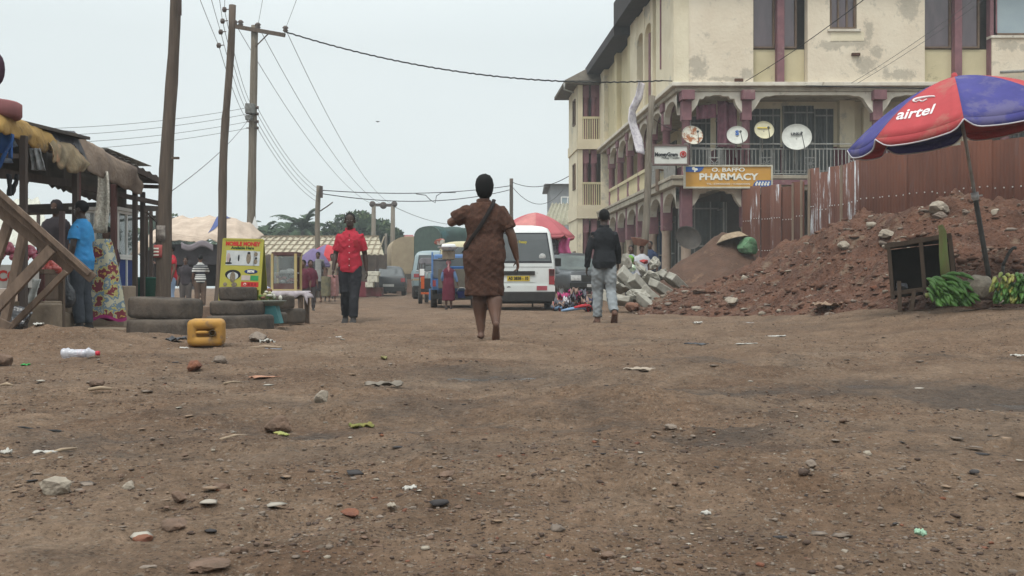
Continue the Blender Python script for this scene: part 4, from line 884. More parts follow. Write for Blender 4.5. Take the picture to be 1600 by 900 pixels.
posts(s1, [(37, 212, 510, 11.9), (118, 262, 500, 14.4)]); posts(s1, [(122, 262, 480, 14.6)], POSTR, .06)
posts(s1, [(-20, 200, 520, 11.2)]); b = MB(); t = P(97, 330, 14.6); b.beam((t.x, t.y, .5), t, .06, .06); b.build('post', M('pinkish_post', (.19, .13, .125), (.14, .1, .095)), s1, w=True)
b = MB(); b.beam(P(-20, 327, 14.5), P(112, 331, 14.8), .05, .06); b.beam(P(-60, 262, 11.3), P(112, 287, 14.9), .06, .1); b.beam(P(-60, 242, 11.0), P(38, 244, 12), .05, .05); b.build('cross_beam', POSTD, s1, w=True)
b = MB(); A = P(-80, 255, 12.0); Bq = P(138, 290, 15); 
def val(u, v): p = A.lerp(Bq, u); p.z += .42*(1-v)-.03*noise.noise(Vector((u*20, 0, 4)))*v*4; p.x -= .35; p.x += .04*math.sin(u*40); return p
b.sheet(val, 40, 4, .01); b.build('back_valance', M('dark_sacking', (.06, .05, .045), (.09, .075, .06), scale=5), s1, w=True)
# roof load: pink tank rim and dark hooked post
b = MB(); b.lathe([(.0, 0), (.30, 0), (.32, .03), (.32, .15), (.29, .17), (.0, .17)], P(-16, 184, 11.6), 24); b.v = [(x, y, z+.0) for x, y, z in b.v]; b.build('plastic_tub', M('dusty_pink', (.26, .1, .1), (.2, .085, .085)), label='dusty pink round tub on the roof of the mustard tarp stall', cat='tub')
b = MB(); c = P(-6, 200, 11.5); b.tube([c, c+Vector((.0, 0, .5))], .025); b.sph(c+Vector((.01, 0, .62)), (.085, .05, .17)); b.build('roof_post', M('dark_maroon', (.06, .03, .045), (.04, .02, .03)), label='dark post with an oval knob above the tub at the left edge', cat='post')
# hanging clothes under stall 1
def garment(px, py, w, h, D, mat, label, seed, sleeves=True, name='hanging_shirt', cat='clothes', ang=0):
    c = P(px, py, D); b = MB(); s = 1/FP*D; w *= s; h *= s
    def f(u, v):
        ww = w*(.7+.3*v+.12*noise.noise(Vector((v*3, seed, 0)))); return Vector(((u-.5)*ww+.15*w*math.sin(v*3+seed), .04*math.sin(u*11+seed)+.03*noise.noise(Vector((u*4, v*4, seed))), -v*h))
    b.sheet(f, 14, 12, .012)
    if sleeves:
        for k in (-1, 1): b.sheet(lambda u, v: Vector((k*(w*.32+v*w*.35)+(u-.5)*w*.2, .02*math.sin(u*6), -.05*h-v*h*.55)), 5, 6, .012)
    b.v = [tuple(Matrix.Rotation(ang, 3, 'Y')@Vector(v)+c) for v in b.v]; return b.build(name, mat, label=label, cat=cat)
garment(8, 205, 34, 62, 11.6, M('cloth_blue', (.04, .12, .33), (.03, .07, .2), scale=5, c3=(.45, .47, .5), t3=.58, scale3=5), 'bright blue and white shirt hanging at the far left of the stall', 1, ang=.35)
garment(-6, 196, 40, 60, 11.9, M('cloth_paleblue', (.35, .4, .46), (.14, .2, .34), scale=7), 'pale blue cloth hanging behind the bright blue shirt', 3, ang=-.1)
garment(58, 232, 20, 34, 12.4, M('cloth_greywhite', (.3, .3, .3), (.13, .13, .13), scale=14), 'grey white bundle of cords hanging under the tarp right of the post', 5, False, 'hanging_bundle', 'bundle')
for i, px in enumerate((14, 27)): garment(px, 272, 5, 34, 12+i*.1, BLK, ['black strap dangling left below the blue shirt', 'black strap dangling right below the blue shirt'][i], i, False, 'strap', 'strap', ang=.25*i)
garment(158, 268, 26, 96, 15.2, M('lace_white', (.55, .52, .45), (.36, .33, .28), scale=26, lo=.45, hi=.52, bump=.01), 'long off-white lace curtain hanging beside the man in the blue shirt', 7, False, 'lace_curtain', 'curtain')
# patterned cloth with flowers
PAT = bpy.data.materials.new('african_print'); PAT.use_nodes = True; n_ = PAT.node_tree.nodes; L_ = PAT.node_tree.links
t_ = n_.new('ShaderNodeTexCoord'); v_ = n_.new('ShaderNodeTexVoronoi'); v_.inputs['Scale'].default_value = 5.5; w_n = n_.new('ShaderNodeTexNoise'); w_n.inputs['Scale'].default_value = 16; w_m = n_.new('ShaderNodeMix'); w_m.data_type = 'RGBA'; w_m.blend_type = 'LINEAR_LIGHT'; w_m.inputs[0].default_value = .09; L_.new(t_.outputs['Object'], w_n.inputs['Vector']); L_.new(t_.outputs['Object'], w_m.inputs[6]); L_.new(w_n.outputs['Color'], w_m.inputs[7]); L_.new(w_m.outputs[2], v_.inputs['Vector'])
r_ = n_.new('ShaderNodeValToRGB'); L_.new(v_.outputs['Distance'], r_.inputs[0]); e = r_.color_ramp.elements; r_.color_ramp.interpolation = 'CONSTANT'
e[0].color = (.45, .28, .05, 1); e[1].position = .12; e[1].color = (.16, .015, .03, 1)
for p_, c_ in ((.42, (.42, .36, .12, 1)), (.52, (.14, .2, .26, 1)), (.66, (.45, .42, .3, 1))): q = e.new(p_); q.color = c_
L_.new(r_.outputs[0], n_['Principled BSDF'].inputs['Base Color']); n_['Principled BSDF'].inputs['Roughness'].default_value = .8
b = MB()
def skirt(u, v):
    w = lerp(.10, .24, v**.7); a = 2*math.pi*u; w2 = w*(1+.10*math.sin(a*5+v*2)); c = P(160+v*8, 0, 14.9); return Vector((c.x+w2*math.cos(a), c.y+w2*.7*math.sin(a), lerp(1.20, .14, v)+.03*math.sin(a*3)*v))
b.grid(skirt, 48, 24, 0); b.grid(lambda u, v: skirt(u, .96+.06*v)+Vector((0, 0, -.0))+Vector((.0, 0, -.02*v)), 48, 2, 1)
b.build('print_cloth', [PAT, M('magenta_lining', (.35, .03, .16))], label='floor length floral African print cloth with magenta hem hanging at the stall', cat='cloth')
# stall 2: black and grey-brown tarp roof
s2 = E('market_stall', (-6.2, 16.0, 0), 'second market stall with black and grey brown tarp roof behind the man in blue', 'market stall', 'timber market stalls on the left')
def roofquad(root, pts, th, mat, name='roof'):
    b = MB(); pts = [Vector(p) for p in pts]; n = len(pts); b.add(pts+[p-Vector((0, 0, th)) for p in pts], [tuple(range(n)), tuple(range(2*n-1, n-1, -1))]+[(i, n+i, n+(i+1) % n, (i+1) % n) for i in range(n)]); return b.build(name, mat, root, w=True)
pk = P(116, 206, 14.8); pf = P(66, 201, 16.2); pe = P(212, 280, 17.0); pl = P(135, 245, 14.6)
roofquad(s2, [pf, pk, P(138, 252, 14.9), P(75, 222, 15.5)], .03, TARPK)
drape(s2, [P(116, 206, 14.75), P(140, 221, 15.0), P(165, 237, 15.6), P(211, 262, 16.6), P(222, 284, 17.2)], [P(135, 266, 14.6), P(150, 274, 14.9), P(172, 284, 15.5), P(194, 295, 16.2), P(218, 304, 17.0)], TARPB, seed=6, sag=.04)
roofquad(s2, [P(118, 212, 15.2), P(212, 285, 17.4), P(212, 285, 17.4)+Vector((-2.6, .4, .15)), P(118, 212, 15.2)+Vector((-2.6, .3, .2))], .04, ROOFB)
b = MB(); A2 = P(110, 292, 15.3); B2 = P(222, 330, 17.3)
b.sheet(lambda u, v: A2.lerp(B2, u)+Vector((-.25, 0, .38*(1-v)-.05*noise.noise(Vector((u*25, v, 9)))*v)), 30, 4, .01); b.build('back_valance', MATS['dark_sacking'], s2, w=True)
posts(s2, [(211, 286, 470, 17.1), (223, 300, 470, 17.6)], POSTD, .07); posts(s2, [(178, 288, 420, 16.2)], POSTR, .08)
b = MB(); b.beam(P(112, 289, 15.2), P(250, 318, 18), .05, .07); b.build('cross_beam', POSTD, s2, w=True)
# stall 3: corrugated lean-to reaching the pole
s3 = E('market_stall', (-6.3, 18.2, 0), 'corrugated lean-to roof reaching the big leaning pole', 'market stall', 'timber market stalls on the left')
def corr(root, a, b_, back, mat, n=60, amp=.018, name='roof'):
    a = Vector(a); b_ = Vector(b_); back = Vector(back); b = MB()
    b.sheet(lambda u, v: a.lerp(b_, u)+back*v+Vector((0, 0, amp*math.sin(u*(b_-a).length/.085*math.pi*2*.5))), n, 2, .006); return b.build(name, mat, root, w=True)
ZINC = M('dull_zinc', (.17, .15, .13), (.1, .085, .075), scale=3, c3=(.14, .07, .045), t3=.58, rough=.7, spec=.4)
corr(s3, P(166, 234, 16.3), P(267, 287, 17.8), (-2.6, .5, .12), ZINC)
b = MB(); b.sheet(lambda u, v: P(168, 234, 16.3).lerp(P(237, 262, 17.4), u)+Vector((-.3*v, 0, .025)), 20, 2, .006); b.build('roof_edge', M('pale_zinc_edge', (.42, .42, .38), (.22, .2, .17), scale=9, lo=.4, hi=.6), s3, w=True)
b = MB(); b.beam(P(166, 243, 16.3), P(266, 291, 17.8), .06, .08); b.beam(P(185, 290, 17.0), P(250, 292, 17.9), .05, .06); b.build('cross_beam', POSTD, s3, w=True)
roofquad(s3, [P(150, 316, 17.4), P(247, 322, 19.2), P(247, 322, 19.2)+Vector((-2.4, .3, -.05)), P(150, 316, 17.4)+Vector((-2.4, .3, -.05))], .09, ROOFB, 'lower_roof')
posts(s3, [(246, 330, 470, 19), (236, 330, 468, 18.8), (229, 330, 466, 19.5)], POSTD, .05)
b = MB(); b.beam(P(185, 345, 18.2), P(246, 338, 19.1), .04, .04); b.beam(P(228, 330, 18.4), P(246, 348, 19), .03, .03); b.build('brace', POSTD, s3, w=True)
# kiosk with blue lower panels
kx = P(184, 332, 17.0); k_ = E('glass_kiosk', (kx.x, kx.y, 0), 'narrow glazed kiosk with white frame and blue lower panels behind the print cloth', 'kiosk', rz=R(88))
b = MB()
for x in (0, .34, .68): b.box((x, 0, .88), (.035, .035, 1.72))
for z in (.06, 1.0, 1.04, 1.72): b.box((.34, -.003, z), (.71, .04, .035))
for y in (.35, .7):
    for x in (0, .68): b.box((x, y, .88), (.04, .04, 1.72))
for z in (.06, 1.02, 1.72):
    for x in (0, .68): b.box((x, .35, z), (.03, .7, .03))
b.build('frame', WHITE, k_)
b = MB(); b.box((.17, .01, .52), (.30, .012, .92)); b.box((.51, .01, .52), (.30, .012, .92)); b.box((0, .35, .52), (.012, .64, .92)); b.build('lower_panel', M('kiosk_blue', (.03, .06, .22), (.025, .045, .17), rough=.5), k_)
b = MB(); b.box((.17, .01, 1.38), (.30, .006, .66)); b.box((.51, .01, 1.38), (.30, .006, .66)); b.box((0, .35, 1.38), (.006, .64, .66)); b.build('pane', M('kiosk_glass', (.2, .26, .25), (.12, .14, .14), scale=3, rough=.1, spec=.8, alpha=.55), k_)
b = MB(); b.box((.34, .35, 1.77), (.8, .8, .05)); b.build('roof', WHITE, k_)
b = MB()
GRD = M('bin_green', (.015, .075, .05), (.012, .05, .036), rough=.6)
b.lathe([(.0, 0), (.17, 0), (.21, .62), (.23, .66), (.215, .68), (.19, .64), (0, .6)], G(224, 18.4), 20); b.build('barrel', GRD, label='dark green plastic barrel left of the big leaning pole', cat='barrel')
b = MB(); b.box(G(236, 18.9, .3), (.2, .3, .6)); b.build('crate', GRD, label='narrow green crate between the green barrel and the leaning pole', cat='crate', bev=.01)
# white gabled tent far behind stall 1
tn = E('gable_tent', P(20, 390, 26), 'pale ribbed tent roof showing through the first stall', 'tent'); TENT = M('tent_pale', (.5, .5, .43), (.4, .38, .33), scale=4, stretch=(8, 1, 1))
b = MB(); pa = [P(-40, 318, 26), P(60, 310, 26), P(84, 384, 24), P(-50, 384, 24)]; b.sheet(lambda u, v: pa[0].lerp(pa[1], u).lerp(pa[3].lerp(pa[2], u), v)+Vector((0, 0, .03*math.sin(u*40))), 40, 8, .02); b.build('canopy', TENT, tn, w=True)
for px in (-40, 60, 84): b = MB(); b.beam(P(px, 384 if px > 70 else 330, 24.5), G(px, 24.5), .06, .06); b.build('leg', POSTD, tn, w=True)
# timber trestle in front (ladder like frame of an overturned table)
tr = E('timber_trestle', (-4.9, 10.6, 0), 'slanting weathered timber trestle of crossed beams in front of the first stall', 'trestle')
def tb(name, a, b_, w, h=.05): 
    b = MB(); b.beam(P(*a), P(*b_), h, w, up=(0, 0, 1)); b.build(name, WOODM, tr, w=True, bev=.006)
tb('top_rail', (-30, 283, 10.4), (146, 436, 10.7), .10, .05); tb('lower_rail', (-20, 315, 10.5), (114, 422, 10.75), .10, .05); tb('edge_board', (-30, 274, 10.35), (140, 428, 10.62), .05, .07)
tb('leg', (20, 330, 10.65), (-14, 430, 10.7), .10); tb('leg', (40, 352, 10.9), (8, 500, 11.0), .10); tb('brace', (82, 388, 10.55), (-12, 488, 10.6), .105, .05); tb('brace', (104, 424, 11.1), (12, 516, 11.15), .06); tb('brace', (-10, 500, 10.5), (16, 512, 10.55), .09)
# vendor table, sack print box, red goods
tt = E('vendor_table', G(40, 12.8), 'wooden vendor table behind the trestle', 'table')
b = MB(); c = G(24, 12.8); b.box((c.x, c.y, .72), (.98, .7, .05)); b.build('table_top', WOODD, tt, w=True)
for sx in (-.43, .43):
    for sy in (-.28, .28): b = MB(); b.box((c.x+sx, c.y+sy, .34), (.06, .06, .7)); b.build('leg', WOODD, tt, w=True)
b = MB(); b.box((c.x+.33, c.y-.32, .5), (.3, .03, .38)); b.build('side_board', M('dark_red_board', (.1, .04, .035), (.07, .03, .028)), tt, w=True)
b = MB(); p = P(14, 432, 12.3); b.box(p, (.56, .3, .26)); o = b.build('carton', M('carton_white', (.5, .47, .43), (.42, .38, .35), scale=8), label='white carton with red lettering CO on the vendor table', cat='carton', bev=.008)
b = MB(); b.text('CO', facing((p.x+.06, p.y-.153, p.z)), .16, .003, bold=.006); o2 = b.build('lettering', RED, o, w=True)
tomr = random.Random(2); TOM = M('tomato_red', (.40, .045, .03), (.30, .06, .05), rough=.35, spec=.5); ONI = M('onion_pink', (.36, .09, .12), (.27, .06, .09), rough=.4, spec=.5, scale=8)
def pile(px, py, D, w, h, n, mat, name, label):
    c = P(px, py, D); rt = E(name, c, label, 'produce')
    for i in range(n):
        k = i/n; a = tomr.uniform(0, 6.28); rr = w*(1-k)*tomr.uniform(.1, 1)**.5; b = MB(); b.sph((rr*math.cos(a), rr*.7*math.sin(a), h*k), (.042, .042, .036), 0, 8, 6); b.build('vegetable', mat, rt)
pile(14, 404, 12.3, .22, .16, 34, ONI, 'onion_pile', 'heap of pink red onions on top of the white carton'); pile(46, 402, 12.9, .16, .12, 22, ONI, 'onion_pile', 'smaller heap of red onions right of the carton'); pile(80, 424, 12.8, .15, .10, 26, TOM, 'tomato_pile', 'heap of bright red tomatoes at the right of the vendor table')
b = MB(); b.sheet(lambda u, v: P(45+u*18-v*4, 436+v*42-u*v*14, 12.3)+Vector((0, .04*math.sin(u*9+v*3), 0)), 10, 12, .006); b.build('plastic_sheet', M('plastic_white', (.5, .5, .48), (.3, .3, .28), scale=12, rough=.4), label='torn white plastic sack hanging off the vendor table edge', cat='plastic sack')
b = MB(); rock_mesh(b, (.42, .3, .3), 91); o = b.build('bin_bag', M('bag_black_shiny', (.022, .022, .026), (.05, .05, .055), scale=20, rough=.25, spec=.6, bump=.03, bscale=10), loc=(0, 0, 0), label='black and white plastic bag on the ground at the left edge behind the trestle', cat='bag'); o.location = P(22, 512, 11.4)
# blocks and steps
BLOCK = M('dirty_block', (.235, .18, .13), (.15, .115, .085), scale=4, bump=.015, bscale=14, c3=(.1, .08, .06), t3=.6, scale3=3, rough=.95)
def blockat(x0, y0, x1, y1, D, dep, label, mat=BLOCK, name='concrete_block', group=None, rz=0, cat='block'):
    c = P((x0+x1)/2, (y0+y1)/2, D+dep/2); b = MB(); b.box((0, 0, 0), ((x1-x0)/FP*D, dep, (y1-y0)/FP*D)); o = b.build(name, mat, loc=(0, 0, 0), label=label, cat=cat, group=group, bev=.015); o.location = c; o.rotation_euler = (0, 0, rz); return o
blockat(34, 470, 84, 522, 12.4, .5, 'large dirty concrete block left in the row under the vendor table'); blockat(56, 474, 90, 520, 12.1, .3, 'upright broken block with dark hollow beside the large block')
blockat(61, 412, 84, 470, 13.2, .5, 'dark brown wooden box left of the man in blue under the tomatoes', WOODD, 'wooden_box', cat='box'); blockat(82, 455, 116, 522, 14.9, .4, 'stepped dirty block behind the man in blue'); blockat(92, 488, 109, 520, 13.9, .3, 'small block step at the blue shirted man\'s feet')
blockat(146, 446, 204, 512, 15.4, .5, 'pale concrete counter block under the floral cloth', M('block_pale', (.28, .22, .165), (.2, .155, .115), scale=3, bump=.01))
b = MB(); b.add([P(112, 522, 13.5), P(160, 527, 13.2), P(200, 512, 14.6), P(140, 509, 15.0)]+[P(112, 526, 13.5), P(160, 531, 13.2), P(200, 516, 14.6), P(140, 513, 15.0)], [(0, 1, 2, 3), (7, 6, 5, 4), (0, 4, 5, 1), (1, 5, 6, 2), (2, 6, 7, 3), (3, 7, 4, 0)]); b.build('plank', M('plywood_pale', (.32, .24, .17), (.24, .18, .13), scale=3, stretch=(1, 6, 1)), label='pale plywood sheet the man in blue stands on', cat='plank')
# ------------------------------------------------------------------ tyres, jerrycan, board, basin, table
RUB = M('dusty_rubber', (.115, .092, .074), (.055, .046, .040), scale=4, bump=.01, bscale=30, rough=.9)
def tyre_mesh(b, r, w):
    n = 72; prof = [(.60*r, -.40*w), (.72*r, -.5*w), (.92*r, -.48*w), (.985*r, -.40*w), (r, -.25*w), (r, 0), (r, .25*w), (.985*r, .40*w), (.92*r, .48*w), (.72*r, .5*w), (.60*r, .40*w), (.64*r, 0), (.60*r, -.40*w)]
    vs = []; 
    for i, (rr, z) in enumerate(prof):
        for k in range(n):
            q = rr*(1-(.035 if (k+i//2) % 3 == 0 else 0) if 3 <= i <= 7 else 1); vs.append((q*math.cos(2*math.pi*k/n), q*math.sin(2*math.pi*k/n), z))
    fs = [(i*n+k, i*n+(k+1) % n, (i+1)*n+(k+1) % n, (i+1)*n+k) for i in range(len(prof)-1) for k in range(n)]; b.add(vs, fs, 0, True)
ty = []
def tyre(px, yt, yb, D, wpx, label, rot=(0, 0), dz=0):
    r = wpx/2/FP*D; w = (yb-yt)/FP*D; b = MB(); tyre_mesh(b, r, w); o = b.build('tyre', RUB, loc=(0, 0, 0), label=label, cat='tyre', group='old tyres stacked at the roadside'); p = P(px, (yt+yb)/2, D); o.location = p; o.rotation_euler = (R(rot[0]), R(rot[1]), px*.1); return o
tyre(260, 498, 530, 12.1, 118, 'bottom tyre of the wide stack left of the yellow jerrycan'); tyre(259, 465, 498, 12.2, 112, 'top tyre of the wide stack left of the yellow jerrycan', (2, 1.5))
tyre(375, 492, 519, 13.3, 104, 'bottom tyre of the stack under the mobile money board', (0, -1)); tyre(371, 470, 492.5, 13.4, 84, 'middle tyre of the stack under the mobile money board', (1, 1)); tyre(372, 448, 469.5, 13.8, 58, 'small top tyre standing between the legs of the mobile money board')
tyre(418, 488, 505, 14.0, 60, 'tyre behind the turquoise basin stand'); tyre(440, 462, 482, 15.6, 40, 'small tyre on the right behind the vegetable basin'); tyre(446, 482, 505, 15.8, 62, 'lower tyre right behind the turquoise stand')
blockat(313, 478, 336, 500, 14.2, .3, 'brown earth block between the two tyre stacks', M('earth_block', (.24, .16, .115), (.17, .12, .09), scale=6, bump=.01))
# jerrycan lying on its side, mouth to the camera
JER = M('jerry_yellow', (.40, .21, .045), (.31, .165, .045), scale=5, c3=(.2, .12, .06), t3=.54, scale3=7, rough=.5, bump=.004, bscale=12)
jc = G(323, 9.95); jr = E('jerrycan', (jc.x, jc.y, jc.z-.01), 'yellow plastic jerrycan lying on its side in front of the tyres', 'jerrycan', rz=R(12))
b = MB(); W, H_ = .32, .245
def rr(w, h, r, y, n=7):
    o = []
    for cx, cz, a0 in ((w/2-r, h/2-r, 0), (-w/2+r, h/2-r, 90), (-w/2+r, -h/2+r, 180), (w/2-r, -h/2+r, 270)):
        for k in range(n): a = R(a0+90*k/(n-1)); o.append((cx+r*math.cos(a), y, cz+r*math.sin(a)+H_/2))
    return o
rings = [rr(W*.80, H_*.74, .03, -.19), rr(W*.92, H_*.90, .045, -.18), rr(W, H_, .05, -.14), rr(W, H_, .05, -.03), rr(W*.97, H_*.97, .05, -.02), rr(W*.97, H_*.97, .05, 0), rr(W, H_, .05, .01), rr(W, H_, .05, .15), rr(W*.92, H_*.9, .05, .2)]
n = len(rings[0]); vs = [p for q in rings for p in q]; fs = [(i*n+k, i*n+(k+1) % n, (i+1)*n+(k+1) % n, (i+1)*n+k) for i in range(len(rings)-1) for k in range(n)]; fs += [tuple(range((len(rings)-1)*n, len(rings)*n))]
# front face with recessed handle well
inner = [(x*.62+.00, -.19, (z-H_/2)*.42+H_/2+.0) for x, y, z in rings[0]]; deep = [(x*.93, -.13, (z-H_/2)*.9+H_/2) for x, y, z in inner]
o0 = len(vs); vs += inner+deep; fs += [(k, (k+1) % n, o0+(k+1) % n, o0+k) for k in range(n)]+[(o0+k, o0+(k+1) % n, o0+n+(k+1) % n, o0+n+k) for k in range(n)]+[tuple(o0+n+k for k in range(n))]
b.add(vs, fs, 0, True); b.build('body', JER, jr)
q = Matrix.Rotation(R(90), 3, 'X'); b = MB(); b.lathe([(.024, -.05), (.030, .03), (.031, .055), (.024, .056), (.02, -.03), (0, -.03)], (.062, -.155, H_/2-.0), 20, rot=q); b.build('spout', M('spout_dark', (.1, .07, .035), (.07, .05, .03)), jr)
b = MB(); b.tube([(-.10, -.165, H_/2), (-.06, -.19, H_/2+.005), (.0, -.19, H_/2+.005), (.03, -.17, H_/2)], .016, 10); b.build('handle', JER, jr)
# A-frame board
bd_c = P(374, 468, 13.9); s = 13.9/FP; BD = M('board_yellow', (.40, .36, .06), (.33, .30, .065), scale=3, rough=.55, c3=(.3, .28, .1), t3=.64); 
bd = E('advert_board', bd_c, 'yellow A-frame mobile money advert board standing on the tyre stack', 'advert board', rz=R(0)); bd.rotation_euler = (R(-7), R(1.5), R(-6))
bw, bh, bz = 64*s, 78*s, 17*s
b = MB(); b.box((0, 0, bz+bh/2), (bw, .016, bh)); b.build('front_panel', BD, bd)
b = MB(); b.beam((-bw/2, 0, -.02), (-bw/2, 0, bz+bh), .022, .022); b.beam((bw/2, 0, -.02), (bw/2, 0, bz+bh), .022, .022); b.box((0, -.002, bz+bh), (bw, .025, .022)); b.box((0, -.002, bz), (bw, .025, .022)); b.build('frame', BD, bd)
b = MB(); b.add([(-bw/2, .03, bz+bh), (bw/2, .03, bz+bh), (bw/2+.0, .34, .0), (-bw/2, .34, .0), (-bw/2, .045, bz+bh), (bw/2, .045, bz+bh), (bw/2, .355, 0), (-bw/2, .355, 0)], [(0, 1, 2, 3), (7, 6, 5, 4), (0, 4, 5, 1), (1, 5, 6, 2), (2, 6, 7, 3), (3, 7, 4, 0)]); b.build('rear_panel', M('board_olive', (.22, .22, .04), (.17, .17, .04)), bd)
TB = lambda x, z, y=-.0095: Matrix.Translation((x, y, bz+z)) @ Matrix.Rotation(R(90), 4, 'X')
b = MB(); b.text('MOBILE MONEY', TB(0, bh*.905), .072, .002, bold=.004, width=bw*.88, m=0); b.build('lettering', RED, bd)
b = MB(); b.text('Available Here', TB(0, bh*.825), .05, .002, bold=.002, width=bw*.58, m=0); b.build('lettering', M('dark_green_ink', (.03, .08, .03)), bd)
b = MB(); bx = lambda x, z, w, h, m, y=-.0105: b.box((x, y, bz+z), (w, .002, h), m)
bx(-.03*bw, bh*.62, bw*.74, bh*.30, 0); bx(.37*bw, bh*.66, bw*.16, bh*.2, 0); bx(.37*bw, bh*.52, bw*.16, bh*.1, 0)
for x, z, w, h, m in ((-.34, .62, .1, .2, 1), (-.33, .51, .18, .05, 2), (-.08, .62, .045, .14, 2), (.17, .62, .12, .24, 3), (.17, .72, .08, .06, 2), (.35, .70, .09, .09, 3), (.35, .55, .1, .1, 3), (.36, .62, .06, .05, 2), (-.30, .58, .05, .1, 2)): b.sph((x*bw, -.0118, bz+z*bh), (w*bw/2, .0015, h*bh/2), m, 14, 8)
b.sph((-.2*bw, -.0105, bz+.28*bh), (.2*bw, .0015, .10*bh), 2, 20, 8); b.sph((-.2*bw, -.0118, bz+.25*bh), (.14*bw, .0015, .08*bh), 0, 20, 8); b.sph((-.2*bw, -.013, bz+.23*bh), (.07*bw, .0015, .11*bh), 3, 16, 8)
b.sph((-.38*bw, -.0118, bz+.08*bh), (.05*bw, .0015, .04*bh), 3); b.sph((-.15*bw, -.0118, bz+.08*bh), (.07*bw, .0015, .045*bh), 3)
b.build('pictures', [M('print_grey', (.50, .51, .50), (.4, .42, .42), scale=14), M('print_pink', (.45, .35, .33)), BLK, M('print_skin', (.25, .2, .14), (.12, .1, .08), scale=50)], bd)
b = MB(); b.sph((.25*bw, -.0105, bz+.35*bh), (.17*bw, .0015, .045*bh), 0, 20, 8); b.text('MTN', TB(.25*bw, bh*.35, -.013), .04, .0015, bold=.003, m=1); 
b.box((.13*bw, -.0105, bz+.22*bh), (.22*bw, .002, .10*bh), 2); b.box((.35*bw, -.0105, bz+.22*bh), (.2*bw, .002, .10*bh), 3); b.box((.24*bw, -.0105, bz+.09*bh), (.44*bw, .002, .10*bh), 4); b.lathe([(.012, 0), (.018, 0), (.018, .002), (.012, .002)], (.12*bw, -.012, bz+.09*bh), 14, 1, Matrix.Rotation(R(90), 3, 'X'))
for k in range(3): b.box(((.22+.08*k)*bw, -.0125, bz+.09*bh), (.05*bw, .001, .05*bh), 5)
b.build('logos', [M('navy_ink', (.02, .04, .16)), LETW, M('print_cream', (.5, .42, .38)), M('print_green', (.05, .28, .1)), RED, M('print_darkred', (.3, .02, .02))], bd)
# turquoise basin with vegetables on a turquoise stand
bs = P(424, 505, 13.6); rt = E('basin_stand', bs, 'turquoise tapered stand with a grey basin beside the tyre stack', 'stand')
TURQ = M('turquoise', (.07, .21, .22), (.05, .15, .16), scale=4, rough=.6)
b = MB(); b.add([(-.05, -.1, 0), (.13, -.1, 0), (.13, .12, 0), (-.05, .12, 0), (-.12, -.12, .22), (.07, -.12, .22), (.07, .12, .22), (-.12, .12, .22)], [(3, 2, 1, 0), (4, 5, 6, 7), (0, 1, 5, 4), (1, 2, 6, 5), (2, 3, 7, 6), (3, 0, 4, 7)]); b.build('stand_leg', TURQ, rt)
b = MB(); b.lathe([(0, .22), (.16, .22), (.21, .27), (.22, .285), (.2, .28), (.15, .235), (0, .235)], (-.03, 0, 0), 24); b.build('basin', M('basin_greygreen', (.2, .21, .18), (.14, .15, .13), rough=.5), rt)
vg = random.Random(8); vr = E('vegetable_heap', bs+Vector((-.03, 0, .27)), 'heap of mixed green and pale vegetables in the grey basin', 'vegetables')
for i in range(26):
    a = vg.uniform(0, 6.28); r = vg.uniform(0, .15); b = MB(); b.sph((r*math.cos(a), r*math.sin(a), .02+.10*(1-r/.16)*vg.random()+(.02)), (vg.uniform(.02, .045), .03, vg.uniform(.015, .035)), 0, 8, 6); b.build('vegetable', [M('veg_green', (.10, .17, .04)), M('veg_pale', (.35, .33, .18)), M('veg_brown', (.16, .08, .05)), M('veg_white', (.5, .48, .42))][i % 4], vr)
# table with display case
tg = G(448, 16.6); tz = P(448, 456, 16.6).z; tb_ = E('display_table', (tg.x, tg.y, tg.z-.0), 'dark wooden roadside table with a white cloth', 'table', rz=R(-4))
hgt = tz-tg.z
b = MB(); b.box((0, 0, hgt-.02), (.66, .5, .035)); b.box((0, -.2, hgt-.07), (.58, .03, .07)); b.build('table_top', WOODD, tb_)
for sx in (-.27, .27):
    for sy in (-.19, .19): b = MB(); b.box((sx, sy, hgt/2-.02), (.055, .055, hgt)); b.build('leg', WOODD, tb_)
b = MB(); b.box((0, -.19, .07), (.56, .04, .12)); b.build('stretcher', WOODD, tb_)
cl = MB(); cl.sheet(lambda u, v: Vector((tg.x+(u-.5)*.74, tg.y-.27+.5*max(v-.2, 0)/.8, tz+.012-(.09*(1-v/.2)*(1+.3*math.sin(u*20)) if v < .2 else 0)-(.10*max(0, (u-.93)/.07)))), 40, 10, .008); cl.build('tablecloth', M('cloth_lilac_white', (.5, .45, .46), (.36, .31, .34), scale=16, rough=.9), label='white lilac cloth covering the roadside table', cat='tablecloth')
cc = P(448, 452, 16.6); ca = E('display_case', (cc.x, cc.y, tz+.018), 'small glass display case with pale gold frame on the roadside table', 'display case', rz=R(-5))
GOLD = M('pale_gold', (.48, .38, .18), (.4, .31, .15), rough=.5); w, d, h = .36, .28, .56
b = MB()
for sx in (-1, 1): b.box((sx*w/2, -d/2, h/2), (.035, .035, h)); b.box((sx*w/2, d/2, h/2), (.03, .03, h)); b.box((sx*w/2, 0, .01), (.028, d-.03, .02))
b.box((0, -d/2, .012), (w-.03, .03, .022))
b.build('frame', GOLD, ca)
b = MB(); b.box((0, 0, h), (w+.02, d+.02, .05)); b.box((0, -d/2, .06), (w-.04, .025, .1)); b.box((0, 0, .02), (w-.03, d, .03)); b.box((0, d/2, h/2), (w-.04, .01, h-.1)); b.build('case_body', M('case_maroon', (.09, .035, .035), (.13, .09, .08), scale=5), ca)
b = MB(); b.box((0, -d/2, h*.55), (w-.04, .005, h*.75)); b.build('pane', M('case_glass', (.3, .34, .33), (.2, .22, .22), scale=6, rough=.08, spec=.9, alpha=.35), ca)
b = MB()
